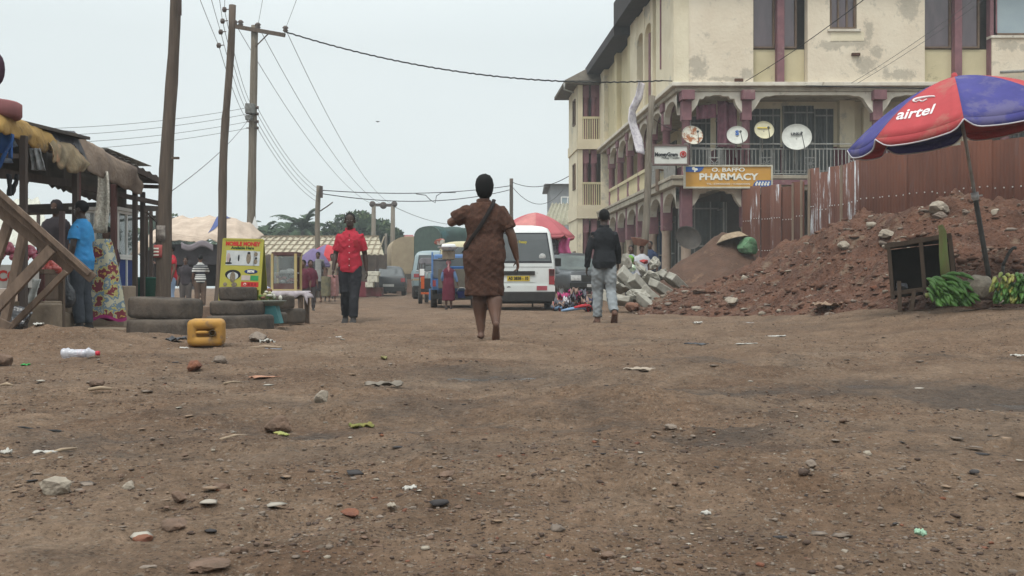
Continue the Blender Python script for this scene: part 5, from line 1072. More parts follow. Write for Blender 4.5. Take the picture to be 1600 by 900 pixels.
for i in range(16): b.sph((vg.uniform(-.13, .13), vg.uniform(-.1, .05), .12+vg.uniform(0, .1)), (.04, .03, .025), i % 2, 8, 6)
b.box((.0, 0, .27), (w-.04, d-.04, .01), 1); b.sph((.06, -.02, .3), (.07, .05, .04), 1); b.sph((-.05, 0, .29), (.06, .05, .03), 1); b.build('snacks', [M('snack_red', (.35, .06, .05)), M('paper_white', (.6, .6, .58))], ca)
b = MB(); rock_mesh(b, (.16, .12, .1), 61); o = b.build('packet', M('packet_bluewhite', (.12, .16, .4), (.5, .5, .5), scale=14, lo=.48, hi=.52), loc=(0, 0, 0), label='blue and white packet on the left end of the roadside table', cat='packet'); o.location = (cc.x-.29, cc.y-.1, tz+.02)
# ------------------------------------------------------------------ cream tarp stall behind the poles
TARPC = M('cream_tarp', (.50, .40, .32), (.38, .30, .24), scale=2.5, bump=.03, bscale=7, rough=.85)
ts_ = E('tarp_stall', G(300, 30), 'stall under a big sagging cream tarpaulin with a blue patch', 'market stall')
cx = P(305, 345, 30)
def dome(u, v):
    x = (u-.5)*2; y = v; X_ = cx.x+x*1.6; ht = cx.z+.25-(abs(x)**3)*.55-.10*noise.noise(Vector((x*2, y*2, 1)))-.62*y**1.7*(1+.12*math.sin(x*6+1))-.05*abs(math.sin(x*8+y*3))-.04*abs(math.sin(x*13-y*5))
    return Vector((X_, 31.4-y*2.2, ht))
b = MB(); b.sheet(dome, 70, 30, .01)
b.sheet(lambda u, v: dome(u, 1)+Vector((0, -.08*v, -(.20-.08*math.exp(-((u-.55)/.2)**2))*v*(1+.35*noise.noise(Vector((u*9, 0, 2)))))), 70, 6, .01); b.build('tarpaulin', TARPC, ts_, w=True)
b = MB(); b.sheet(lambda u, v: dome(.62+.10*u*(1-v)+.05*v, .15+.8*v)+Vector((0, 0, .02)), 8, 12, .006); b.build('patch', M('patch_blue', (.09, .12, .26), (.07, .09, .2)), ts_, w=True)
b = MB(); b.box((cx.x+.25, 29.3, cx.z-.95), (1.7, .05, .55)); b.box((cx.x-.4, 30.6, cx.z-1.3), (2.6, .05, 1.0)); b.build('shade_panel', M('tarp_shade', (.035, .03, .032), (.05, .045, .05)), ts_, w=True)  # added dark sheets, their colour stands for the shade under the tarp
b = MB(); b.sheet(lambda u, v: P(283+u*50, 378+v*10+4*math.sin(u*7)+u*2, 28.9), 20, 3, .01); b.build('valance', M('mauve_grey', (.24, .21, .23), (.17, .15, .16)), ts_, w=True)
for px in (240, 284, 340, 372): b = MB(); g_ = G(px, 29.6); b.beam(g_, (g_.x, g_.y, 1.6), .06, .06); b.build('post', POSTD, ts_, w=True)
# ------------------------------------------------------------------ vehicles
GLS = M('car_glass', (.05, .055, .055), (.035, .04, .04), scale=2, rough=.07, spec=.9); CHROME = M('chrome_dull', (.45, .45, .45), rough=.3, spec=.8, metal=.6)
BUMP = M('black_bumper', (.022, .021, .020), (.038, .034, .031), scale=6, rough=.7); TAILR = M('tail_red', (.28, .025, .03), (.2, .02, .025), rough=.25, spec=.6); TAILA = M('tail_amber', (.45, .16, .03), rough=.3)
TYR = M('tyre_black', (.035, .032, .03), (.06, .05, .042), scale=8, rough=.9); PLY = M('plate_yellow', (.55, .40, .05), rough=.5); PLW = M('plate_white', (.6, .6, .58), rough=.5); LAMP = M('headlamp', (.6, .6, .58), (.4, .4, .4), scale=12, rough=.15, spec=.9)
def wheel(root, x, y, r, w=.19, rim=CHROME):
    q = Matrix.Rotation(R(90), 3, 'Y'); b = MB(); b.lathe([(r*.6, -w*.45), (r*.75, -w*.5), (r*.95, -w*.46), (r, -w*.3), (r, w*.3), (r*.95, w*.46), (r*.75, w*.5), (r*.6, w*.45)], (0, 0, 0), 28, rot=q)
    o = b.build('wheel', TYR, root); o.location = (x, y, r)
    s = 1 if x > 0 else -1; b = MB(); b.lathe([(0, w*.3), (r*.2, w*.34), (r*.5, w*.22), (r*.62, w*.46), (r*.62, -w*.4), (0, -w*.4)], (0, 0, 0), 20, rot=Matrix.Rotation(R(90)*s, 3, 'Y')); b.build('rim', rim, o)
class Body:
    """half profile (x,z), rear/front lean y(z); local: rear at y=0, front at y=L"""
    def __init__(s, prof, L, rear, front): s.z = [p[1] for p in prof]; s.x = [p[0] for p in prof]; s.L = L; s.r = rear; s.f = front
    def X(s, z): return float(np.interp(z, s.z, s.x))
    def Y(s, z, fr=False): return s.L-float(np.interp(z, s.z, s.f)) if fr else float(np.interp(z, s.z, s.r))
    def shell(s, root, mat, name='body', zmin=None):
        b = MB(); n = len(s.x); st = [0, .04, .12, .3, .5, .7, .88, .96, 1]; rings = []
        for t in st:
            e = .965 if t in (0, 1) else 1; ring = []
            for i in range(n):
                y = lerp(s.r[i], s.L-s.f[i], t); ring.append((s.x[i]*e, y, s.z[i]-(0 if e == 1 else (.012 if i > n-4 else 0))))
            rings.append([(-x, y, z) for x, y, z in ring]+[(x, y, z) for x, y, z in reversed(ring)])
        N = 2*n; vs = [p for r in rings for p in r]; fs = []
        for i in range(len(rings)-1):
            for k in range(N): fs.append((i*N+k, i*N+(k+1) % N, (i+1)*N+(k+1) % N, (i+1)*N+k))
        for e in (0, (len(rings)-1)*N):
            for k in range(n-1): fs.append((e+k, e+k+1, e+N-2-k, e+N-1-k))
        b.add(vs, fs, 0, True); o = b.build(name, mat, root); m = o.modifiers.new('b', 'BEVEL'); m.width = .02; m.segments = 2; m.limit_method = 'ANGLE'; m.angle_limit = R(35)
        for p in o.data.polygons: p.use_smooth = True
        return o
    def panel(s, root, name, mat, pts, face='rear', th=.012, parent=None, inset=0, m2=None):
        """pts: polygon in face coordinates (x,z) for rear/front, (y,z) for right/left; fan grid between top and bottom"""
        x0, x1, z0, z1 = pts; tp = None
        if len(pts) == 4 and not isinstance(pts[0], tuple): c = [(x0, z0), (x1, z0), (x1, z1), (x0, z1)]
        else: c = list(pts)
        b = MB()
        def at(u, v, o):
            a = lerp(c[0][0], c[1][0], u); a2 = lerp(c[3][0], c[2][0], u); z = lerp(lerp(c[0][1], c[1][1], u), lerp(c[3][1], c[2][1], u), v); a = lerp(a, a2, v)
            if face == 'rear': return Vector((a, s.Y(z)-o, z))
            if face == 'front': return Vector((a, s.Y(z, True)+o, z))
            if face == 'right': return Vector((s.X(z)+o, a, z))
            return Vector((-s.X(z)-o, a, z))
        nu, nv = 4, 5; w = nu+1; vs = [at(i/nu, j/nv, th) for j in range(nv+1) for i in range(w)]+[at(i/nu, j/nv, -.02) for j in range(nv+1) for i in range(w)]; N = len(vs)//2; fs = []
        for j in range(nv):
            for i in range(nu): q = (j*w+i, j*w+i+1, (j+1)*w+i+1, (j+1)*w+i); fs.append(q); fs.append(tuple(N+k for k in reversed(q)))
        for i in range(nu): fs.append((i+1, i, N+i, N+i+1)); k = nv*w; fs.append((k+i, k+i+1, N+k+i+1, N+k+i))
        for j in range(nv): a = j*w; d = (j+1)*w; fs.append((a, d, N+d, N+a)); fs.append((d+nu, a+nu, N+a+nu, N+d+nu))
        b.add(vs, fs); return b.build(name, mat, parent or root)
def rt(txt, root, mat, x, z, y, size, width=None, parent=None, bold=.004):
    b = MB(); b.text(txt, Matrix.Translation((x, y, z)) @ Matrix.Rotation(R(90), 4, 'X'), size, .002, bold=bold, width=width); return b.build('lettering', mat, parent or root)
# --- white van (rear towards the camera)
VANW = M('van_white', (.60, .62, .60), (.52, .54, .52), scale=2, rough=.35, spec=.5, c3=(.36, .34, .3), t3=.6, scale3=3)
prof = [(.72, .30), (.80, .46), (.845, .75), (.85, 1.0), (.835, 1.15), (.77, 1.62), (.735, 1.80), (.68, 1.90), (.55, 1.955), (.3, 1.985), (.0, 1.99)]
van = Body(prof, 4.5, [.0, 0, 0, 0, .02, .12, .17, .22, .29, .36, .42], [.02, 0, 0, .05, .18, .75, .95, 1.1, 1.25, 1.4, 1.5])
vx = (810-800)/FP*25; vr_ = E('white_van', (vx, 25, gzf(vx, 25)-.005), 'white minibus van seen from behind with a yellow number plate, middle of the street', 'van', rz=R(-1.5))
van.shell(vr_, VANW)
sl = van.panel(vr_, 'window_seal', BLK, [(-.77, 1.10), (.77, 1.10), (.66, 1.80), (-.66, 1.80)], th=.008)
gl = van.panel(vr_, 'rear_window', GLS, [(-.74, 1.135), (.74, 1.135), (.635, 1.77), (-.635, 1.77)], th=.014)
q = van.Y(1.5)-.024; rt('Psalm Twenty', vr_, M('sticker_yellow', (.5, .42, .05)), .02, 1.58, van.Y(1.58)-.022, .08, .34, gl)
b = MB(); b.lathe([(0, .004), (.075, .004), (.078, 0), (0, 0)], (.55, van.Y(1.24)-.017, 1.24), 24, rot=Matrix.Rotation(R(90), 3, 'X')); b.build('sticker', M('sticker_grey', (.5, .5, .48), (.3, .3, .3), scale=20), gl)
b = MB(); b.tube([(-.02+.0, van.Y(1.08)-.03, 1.05), (-.03, van.Y(1.2)-.045, 1.2), (-.08, van.Y(1.45)-.03, 1.47)], .012, 6); b.build('wiper', BLK, vr_)
van.panel(vr_, 'garnish', BUMP, (-.42, .38, .82, .91), th=.03)
pl = van.panel(vr_, 'number_plate', PLY, (-.26, .26, .68, .80), th=.02); rt('AS 3838 - 10', vr_, BLK, 0, .74, -.024, .10, .46, pl)
van.panel(vr_, 'plate_recess', VANW, (-.42, .38, .655, .675), th=.012)
for s_ in (-1, 1):
    tl_ = van.panel(vr_, 'tail_light', [TAILR], (s_*.70 if s_ > 0 else -.83, .83 if s_ > 0 else -.70, .60, .96), th=.016); van.panel(vr_, 'smoked_lens', [M('lens_smoked', (.07, .03, .03), rough=.3)], (s_*.71 if s_ > 0 else -.82, .82 if s_ > 0 else -.71, .80, .95), th=.022, parent=tl_)
    van.panel(vr_, 'reflector', M('reflector_pinkish', (.36, .08, .1), rough=.3), (.42, .66, .47, .57) if s_ > 0 else (-.66, -.42, .47, .57), th=.06)
van.panel(vr_, 'bumper_step', VANW, (-.84, .84, .44, .58), th=.05); 
b = MB(); b.box((0, .03, .32), (1.70, .2, .24)); b.box((0, .7, .26), (1.5, 1.2, .2)); b.build('bumper', BUMP, vr_, bev=.03)
van.panel(vr_, 'drip_seam', BUMP, (-.78, .78, 1.0, 1.008), th=.004)
b = MB(); b.tube([(-.30, -.03, .53), (-.22, -.05, .55), (-.14, -.03, .53)], .012); b.build('latch', BUMP, vr_)
for s_ in (-1, 1):
    wheel(vr_, s_*.70, .95, .31, .2); wheel(vr_, s_*.70, 3.7, .31, .2)
    f = 'right' if s_ > 0 else 'left'
    for y0, y1 in ((.5, 1.6), (1.7, 2.8), (2.9, 3.6)): van.panel(vr_, 'side_window', GLS, (y0, y1, 1.16, 1.68), f)
    b = MB(); b.box((s_*.97, 3.65, 1.2), (.16, .06, .22)); b.build('mirror', BUMP, vr_, bev=.02)
van.panel(vr_, 'windscreen', GLS, (-.7, .7, 1.15, 1.75), 'front')
# --- grey-blue minivan, three quarter rear
MVG = M('minivan_greyblue', (.23, .30, .32), (.18, .24, .26), scale=2, rough=.4, spec=.5, c3=(.2, .2, .19), t3=.62); MVL = M('minivan_lower', (.18, .22, .235), rough=.45)
prof2 = [(.74, .30), (.82, .5), (.85, .8), (.85, 1.05), (.83, 1.15), (.75, 1.62), (.70, 1.76), (.60, 1.84), (.45, 1.875), (.2, 1.89), (0, 1.895)]
mv = Body(prof2, 4.3, [.05, 0, 0, .02, .04, .16, .2, .26, .34, .42, .5], [.05, 0, .02, .2, .4, 1.0, 1.15, 1.3, 1.4, 1.5, 1.6])
c_ = G(679, 42); m_ = E('grey_blue_minivan', c_, 'grey blue minivan parked at an angle beyond the dark hatchback, rear and left side showing', 'minivan', rz=R(6))
mv.shell(m_, MVG); mv.panel(m_, 'window_seal', BLK, [(-.70, 1.06), (.70, 1.06), (.60, 1.70), (-.60, 1.70)], th=.008); mv.panel(m_, 'rear_window', GLS, [(-.67, 1.09), (.67, 1.09), (.57, 1.67), (-.57, 1.67)], th=.014)
for s_ in (-1, 1):
    mv.panel(m_, 'tail_light', TAILR, (-.80, -.38, .84, .98) if s_ < 0 else (.38, .80, .84, .98), th=.018)
    f = 'right' if s_ > 0 else 'left'
    for y0, y1 in ((.35, 1.3), (1.4, 2.3), (2.4, 3.1)): mv.panel(m_, 'side_window', GLS, (y0, y1, 1.12, 1.62), f)
    mv.panel(m_, 'side_stripe', [M('stripe_dull', (.35, .28, .18))], (.1, 3.9, .72, .78), f, th=.006)
    wheel(m_, s_*.72, .85, .32, .2); wheel(m_, s_*.72, 3.4, .32, .2)
mv.panel(m_, 'stripe', MATS['stripe_dull'], (-.82, .1, .72, .79), th=.01)
b = MB(); b.box((0, -.02, .42), (1.66, .16, .2)); b.build('bumper', BUMP, m_, bev=.04); mv.panel(m_, 'number_plate', PLY, (-.1, .38, .6, .7), th=.02)
# --- dark hatchback with white plate
def hatch(loc, rz, mat, label, name='hatchback', L=3.7, plate=PLW):
    pr = [(.68, .22), (.78, .4), (.80, .65), (.795, .85), (.77, .93), (.64, 1.27), (.58, 1.36), (.45, 1.41), (.25, 1.43), (.1, 1.435), (0, 1.44)]
    bd_ = Body(pr, L, [.05, 0, 0, .03, .08, .42, .5, .58, .66, .72, .78], [.0, 0, .05, .5, 1.0, 1.65, 1.8, 1.9, 2.0, 2.1, 2.1]); r = E(name, loc, label, 'car', rz=rz)
    bd_.shell(r, mat); bd_.panel(r, 'rear_window', GLS, [(-.66, .92), (.66, .92), (.56, 1.30), (-.56, 1.30)], th=.012)
    for s_ in (-1, 1):
        bd_.panel(r, 'tail_light', TAILR, (-.78, -.58, .66, .84) if s_ < 0 else (.58, .78, .66, .84), th=.02); wheel(r, s_*.68, .65, .29, .18); wheel(r, s_*.68, L-.8, .29, .18)
        bd_.panel(r, 'side_window', GLS, (.6, 1.9, .93, 1.27), 'right' if s_ > 0 else 'left')
    p = bd_.panel(r, 'number_plate', plate, (-.26, .26, .44, .56), th=.03); b = MB(); b.box((0, -.0, .32), (1.56, .14, .2)); b.build('bumper', BUMP, r, bev=.03); return r
hatch(G(607, 51.5), R(4), M('car_black_blue', (.04, .045, .05), (.06, .06, .06), scale=3, rough=.35, spec=.5), 'dark hatchback with a white number plate seen from behind left of the grey blue minivan')
hatch(G(596, 62), R(8), M('car_silver', (.42, .45, .46), rough=.4), 'silver saloon roof showing beyond the dark hatchback', 'silver_car')
# --- blue tipper pickup: cab and dark tailgate
TRB = M('truck_blue', (.10, .19, .38), (.08, .15, .30), scale=3, rough=.45, c3=(.2, .22, .26), t3=.6); 
c_ = G(712, 28.0); tk = E('blue_pickup', c_, 'small light blue pickup with drab tailgate standing behind the girl with the head load', 'pickup', rz=R(4))
b = MB(); b.add([(-.62, 2.0, .35), (.62, 2.0, .35), (.62, 3.1, .35), (-.62, 3.3, .35), (-.62, 2.0, .85), (.62, 2.0, .85), (.62, 3.2, .8), (-.62, 3.2, .8)]+[(-.56, 2.05, 1.45), (.56, 2.05, 1.45), (.56, 2.8, 1.45), (-.56, 2.8, 1.45)], [(3, 2, 1, 0), (0, 1, 5, 4), (1, 2, 6, 5), (2, 3, 7, 6), (3, 0, 4, 7), (4, 5, 9, 8), (5, 6, 10, 9), (6, 7, 11, 10), (7, 4, 8, 11), (8, 9, 10, 11)]); b.build('cab', TRB, tk, bev=.05)
b = MB(); b.add([(-.63, 2.15, .92), (-.63, 2.95, .92), (-.585, 2.7, 1.36), (-.585, 2.15, 1.36)]+[(-.60, 2.15, .92), (-.60, 2.95, .92), (-.555, 2.7, 1.36), (-.555, 2.15, 1.36)], [(0, 1, 2, 3), (7, 6, 5, 4), (0, 4, 5, 1), (1, 5, 6, 2), (2, 6, 7, 3), (3, 7, 4, 0)]); b.box((0, 2.03, 1.15), (.9, .03, .4)); b.build('window', GLS, tk)
b = MB(); b.box((0, 1.0, .52), (1.24, 1.95, .10)); b.box((-.62, 1.0, .72), (.05, 1.95, .34)); b.box((.62, 1.0, .72), (.05, 1.95, .34)); b.box((-.665, 1.1, .35), (.05, 1.3, .3)); b.box((-.60, .25, 1.0), (.05, .06, .9)); b.build('bed', TRB, tk, bev=.01)
b = MB(); b.box((.1, -.02, .76), (1.1, .05, .5)); b.build('tailgate', M('tailgate_drab', (.15, .13, .10), (.1, .09, .075), scale=4), tk, bev=.01)
b = MB(); b.box((-.651, .9, .62), (.012, .6, .06)); b.build('stripe', MATS['stripe_dull'], tk); b = MB(); b.box((-.55, -.03, .64), (.08, .04, .16)); b.build('tail_light', TAILR, tk)
for s_ in (-1, 1): wheel(tk, s_*.56, .55, .27, .17); wheel(tk, s_*.56, 2.75, .27, .17)
b = MB(); b.beam((-.62, 2.7, 1.15), (-.8, 2.75, 1.15), .02, .02); b.box((-.82, 2.75, 1.13), (.03, .12, .2)); b.build('mirror', BUMP, tk)
b = MB(); b.box((0, .1, .3), (1.15, .1, .12)); b.build('bumper', BUMP, tk)
for i, (x, z, w, h, mt, lab) in enumerate([(.15, 1.02, .5, .3, M('crate_blue', (.04, .13, .32)), 'bright blue plastic crate loaded on the pickup bed'), (-.35, 1.05, .4, .5, M('bundle_grey', (.14, .14, .14), (.09, .09, .09)), 'dark grey bundle loaded at the left of the pickup bed')]):
    o = MB(); o.box((0, 0, 0), (w, .5, h)); o.box((0, 0, h/2), (w+.04, .54, .04)); o = o.build('load', mt, loc=(0, 0, 0), label=lab, cat='load', bev=.03); o.location = c_+Vector((x-.1, 1.1, z-h/2+.22 if i else z-.1))
# --- motor tricycle at its left
c_ = G(672, 33.5); tc_ = E('cargo_tricycle', c_, 'red and black motor tricycle with grey canopy left of the blue pickup', 'tricycle', rz=R(8))
for x, y in ((-.30, 0), (.30, 0), (0, 1.8)): wheel(tc_, x, y, .25, .12)
b = MB(); b.box((0, .1, .42), (.6, .9, .08)); b.box((0, -.3, .62), (.6, .05, .35)); b.box((0, .7, .55), (.5, .6, .3)); b.build('body', M('trike_black', (.04, .035, .035)), tc_, bev=.02)
b = MB(); b.box((-.25, -.34, .66), (.10, .04, .36)); b.box((.0, -.335, .34), (.6, .03, .06)); b.build('tail_light', [M('trike_orange', (.5, .10, .03), rough=.4)], tc_)
b = MB(); b.add([(-.34, -.3, 1.22), (.34, -.3, 1.22), (.32, 1.0, 1.3), (-.32, 1.0, 1.3), (-.26, -.2, 1.42), (.26, -.2, 1.42), (.25, .9, 1.45), (-.25, .9, 1.45)], [(3, 2, 1, 0), (4, 5, 6, 7), (0, 1, 5, 4), (1, 2, 6, 5), (2, 3, 7, 6), (3, 0, 4, 7)]); b.build('canopy', M('canopy_grey', (.13, .12, .125), (.09, .085, .09)), tc_, bev=.04)
b = MB(); 
for x in (-.28, .28):
    for y in (-.25, .95): b.beam((x, y, .5), (x*.95, y, 1.28), .03, .03)
b.build('canopy_post', POSTD, tc_); b = MB(); b.tube([(0, 1.7, .5), (0, 1.5, 1.0)], .03); b.tube([(-.35, 1.4, 1.05), (0, 1.5, 1.0), (.35, 1.4, 1.05)], .018); b.build('handlebar', CHROME, tc_)
b = MB(); b.box((-.27, -.36, .98), (.14, .02, .2)); b.build('panel', WHITE, tc_)
# --- cream minibus behind
CRM = M('bus_cream', (.5, .45, .28), (.42, .38, .25), rough=.45); 
c_ = G(724, 39); bus = Body([(.78, .35), (.86, .55), (.88, .9), (.88, 1.15), (.86, 1.25), (.80, 1.8), (.78, 1.95), (.70, 2.06), (.5, 2.12), (.25, 2.15), (0, 2.16)], 4.6, [.03, 0, 0, 0, .02, .1, .13, .18, .25, .3, .36], [.02, 0, 0, .1, .2, .6, .75, .9, 1.0, 1.1, 1.2])
cb = E('cream_minibus', c_, 'cream minibus whose roof and pillars show behind the blue pickup', 'minibus', rz=R(5)); bus.shell(cb, CRM); bus.panel(cb, 'rear_window', GLS, [(-.74, 1.25), (.74, 1.25), (.66, 1.93), (-.66, 1.93)])
for s_ in (-1, 1):
    for y0, y1 in ((.3, 1.5), (1.6, 2.8), (2.9, 3.8)): bus.panel(cb, 'side_window', GLS, (y0, y1, 1.25, 1.85), 'right' if s_ > 0 else 'left')
    wheel(cb, s_*.74, .9, .33, .2); wheel(cb, s_*.74, 3.7, .33, .2); bus.panel(cb, 'tail_light', TAILR, (-.86, -.72, .7, 1.0) if s_ < 0 else (.72, .86, .7, 1.0), th=.016)
b = MB(); rock_mesh(b, (.5, .5, .3), 71); o = b.build('roof_bundle', M('red_brown_bundle', (.25, .08, .06), (.4, .38, .35), scale=4, lo=.5, hi=.55), loc=(0, 0, 0), label='red brown bundle lying on the cream minibus roof', cat='bundle'); o.location = P(687, 370, 39.5)+Vector((0, .5, 0)); o.location.z = c_.z+2.08
# --- dark SUV facing the camera, three quarter
SUVM = M('suv_charcoal', (.065, .07, .078), (.05, .055, .06), scale=3, rough=.35, spec=.55)
c_ = G(927, 37); su = E('charcoal_suv', c_, 'charcoal four wheel drive car facing the camera right of the white van', 'car', rz=R(19))
pr = [(.76, .32), (.86, .5), (.88, .8), (.87, .98), (.84, 1.06), (.70, 1.50), (.64, 1.62), (.52, 1.67), (.3, 1.69), (.1, 1.70), (0, 1.70)]
sb = Body(pr, 4.3, [.1, 0, 0, .06, .12, 1.62+.0, 1.8, 1.9, 2.0, 2.0, 2.0], [0, 0, 0, .02, .05, .25, .35, .45, .5, .55, .6])
# hood and lower body
b = MB()
def hood(u, v): x = (u-.5)*2*.84; return Vector((x, lerp(0.05, 1.45, v), lerp(.90, 1.08, v)+.05*(1-(u*2-1)**4)-.10*max(0, .15-v)/.15))
sb2 = Body([(.76, .32), (.86, .45), (.88, .6), (.88, .75), (.87, .85), (.84, .93), (.78, .97), (.6, 1.0), (.4, 1.015), (.2, 1.02), (0, 1.02)], 4.3, [.06, .0, 0, 0, .02, .05, .09, .14, .18, .2, .2], [0]*5+[.02, .04, .06, .08, .1, .1]); sb2.shell(su, SUVM)
cab = Body([(.84, .90), (.85, .96), (.85, 1.0), (.84, 1.04), (.81, 1.15), (.70, 1.5), (.66, 1.6), (.56, 1.66), (.35, 1.69), (.15, 1.70), (0, 1.70)], 4.2, [1.0, 1.05, 1.1, 1.18, 1.32, 1.72, 1.84, 1.95, 2.05, 2.1, 2.1], [.05, .05, .06, .07, .1, .22, .27, .33, .4, .45, .45]); cab.shell(su, SUVM, 'cabin')
cab.panel(su, 'windscreen', M('screen_pale', (.16, .19, .19), (.1, .12, .12), scale=2, rough=.1, spec=.9), [(-.76, 1.07), (.76, 1.07), (.63, 1.58), (-.63, 1.58)], th=.012)
for f in ('left', 'right'):
    for y0, y1 in ((1.95, 2.7), (2.8, 3.6)): cab.panel(su, 'side_window', GLS, (y0, y1, 1.12, 1.52), f)
for s_ in (-1, 1):
    sb2.panel(su, 'headlight', LAMP, (-.82, -.46, .68, .86) if s_ < 0 else (.46, .82, .68, .86), th=.02); wheel(su, s_*.76, .8, .36, .22); wheel(su, s_*.76, 3.4, .36, .22)
    b = MB(); b.box((s_*.98, 1.55, 1.12), (.2, .08, .15)); b.build('mirror', SUVM, su, bev=.03)
sb2.panel(su, 'grille', BUMP, (-.42, .42, .64, .86), th=.015); sb2.panel(su, 'bumper', MATS['black_bumper'], (-.86, .86, .36, .6), th=.05); sb2.panel(su, 'number_plate', PLW, (-.25, .25, .46, .56), th=.06)
# --- covered lorry in the distance
c_ = G(668, 57); lo = E('covered_lorry', c_, 'big lorry with dark green tarpaulin canopy behind the minivan', 'lorry', rz=R(-52))
GRT = M('lorry_green', (.045, .075, .065), (.03, .05, .045), scale=2, rough=.8, c3=(.05, .11, .12), t3=.55, scale3=.8); TANT = M('lorry_tan', (.36, .29, .19), (.28, .22, .15), scale=2)
b = MB()
def can(u, v): a = math.pi*u; y = v*6.2; return Vector((1.2*math.cos(a), y, 2.55+1.0*max(0, math.sin(a))**.38+.03*math.sin(v*6.2*5))) if 0 < u < 1 else Vector((1.2*math.cos(a), y, 1.3))
b.sheet(can, 20, 40, .03); b.build('canopy', GRT, lo); b = MB(); b.sheet(lambda u, v: can(u, -.01+.012*v), 20, 1, .04); pts = [can(i/20, -.005) for i in range(21)]; b.prism([p for p in pts], (0, -.02, 0)); b.build('canopy_end', M('canopy_end_green', (.07, .10, .085)), lo)
b = MB(); b.box((0, 3.1, 1.15), (2.3, 6.2, .3)); b.box((0, 4.5, .8), (.9, 8, .2)); b.build('bed', M('lorry_bed', (.12, .1, .08)), lo)
b = MB(); b.box((0, 7.3, 1.8), (2.2, 1.8, 2.0)); b.build('cab', TANT, lo, bev=.15); b = MB(); b.box((0, 8.21, 2.2), (1.8, .02, .8)); b.box((1.105, 7.4, 2.2), (.02, 1.0, .7)); b.box((-1.105, 7.4, 2.2), (.02, 1.0, .7)); b.build('window', GLS, lo)
for y in (1.2, 2.2, 7.2):
    for x in (-.95, .95): wheel(lo, x, y, .5, .3)
c_ = G(640, 60); l2 = E('tan_lorry', c_, 'lorry with rounded tan tarpaulin just left of the dark green one', 'lorry', rz=R(10))
b = MB(); b.sheet(lambda u, v: Vector((1.0*math.cos(math.pi*u), v*4, 2.2+.95*max(0, math.sin(math.pi*u))**.5 if 0 < u < 1 else 1.1)), 20, 20, .03); b.prism([(1.0*math.cos(math.pi*i/20), -.02, 2.2+.95*math.sin(math.pi*i/20)**.5 if 0 < i < 20 else 1.1) for i in range(21)], (0, -.02, 0)); b.build('canopy', TANT, l2)
b = MB(); b.box((0, 2, 1.0), (1.9, 4, .3)); b.build('bed', MATS['lorry_bed'], l2)
for x in (-.8, .8): wheel(l2, x, .8, .45, .25); wheel(l2, x, 3.6, .45, .25)
# white boxes on the ground by the hatchback
for i, (x0, y0, x1, y1, lab) in enumerate([(573, 424, 593, 431, 'white lid box on top of the cream cartons beside the dark hatchback'), (575, 431, 591, 441, 'cream carton with grey print under the white lid box'), (572, 441, 584, 449, 'small cream carton lowest in the pile by the red shirted man')]):
    blockat(x0, y0, x1, y1, 40+i*.01, .5, lab, M('carton_cream', (.55, .53, .44), (.35, .33, .28), scale=14, lo=.55, hi=.62), 'carton', cat='carton')
blockat(573, 449, 598, 463, 40.2, .6, 'dark reddish crate carrying the cream cartons', M('crate_darkred', (.13, .04, .045), (.08, .05, .04)), 'crate', cat='crate')
# ------------------------------------------------------------------ people
SKIN = M('dark_skin', (.115, .055, .034), (.08, .039, .025), scale=6, rough=.55, spec=.4); SKIN2 = M('deep_skin', (.048, .027, .019), (.035, .02, .015), scale=6, rough=.5, spec=.35); HAIR = M('black_hair', (.012, .011, .011), rough=.9, bump=.004, bscale=120); EYEW = M('eye_white', (.5, .47, .42), rough=.3); LIP = M('lip', (.09, .035, .03), rough=.5); SOLE = M('foot_sole', (.17, .10, .07), rough=.7)
def hand(b, w, d, s, n, k=1.0, curl=.5, m=0):
    """w wrist, d direction to the fingers, s towards the thumb side, n palm normal"""
    d = Vector(d).normalized(); s = Vector(s); s = (s-d*s.dot(d)).normalized(); n = d.cross(s) if Vector(n).dot(d.cross(s)) > 0 else -d.cross(s); w = Vector(w)
    b.loft([(w-d*.015*k, .024*k, .018*k), (w+d*.02*k, .030*k, .016*k), (w+d*.055*k, .040*k, .015*k), (w+d*.09*k, .038*k, .012*k)], 10, m, side=s)
    for i, (o, L) in enumerate(((.029, .070), (.010, .080), (-.010, .074), (-.029, .058))):
        p = w+d*.082*k+s*o*k; a = curl*.5; pts = [p-d*.02*k, p]
        for j, seg in enumerate((.45, .32, .23)):
            dd = d*math.cos(a)+n*math.sin(a); p = p+dd*(L*k*seg); pts.append(p); a += curl*.8
        b.tube(pts, [.009*k, .0092*k, .0088*k, .008*k, .006*k], 7, m)
    p = w+d*.025*k+s*.026*k; dd = (d*.6+s*.65+n*.25*(1+curl)).normalized(); b.tube([p-s*.012*k, p+dd*.025*k, p+dd*.05*k+d*.006, p+dd*.058*k+d*.022*k+n*.008], [.012*k, .0105*k, .0095*k, .007*k], 7, m)
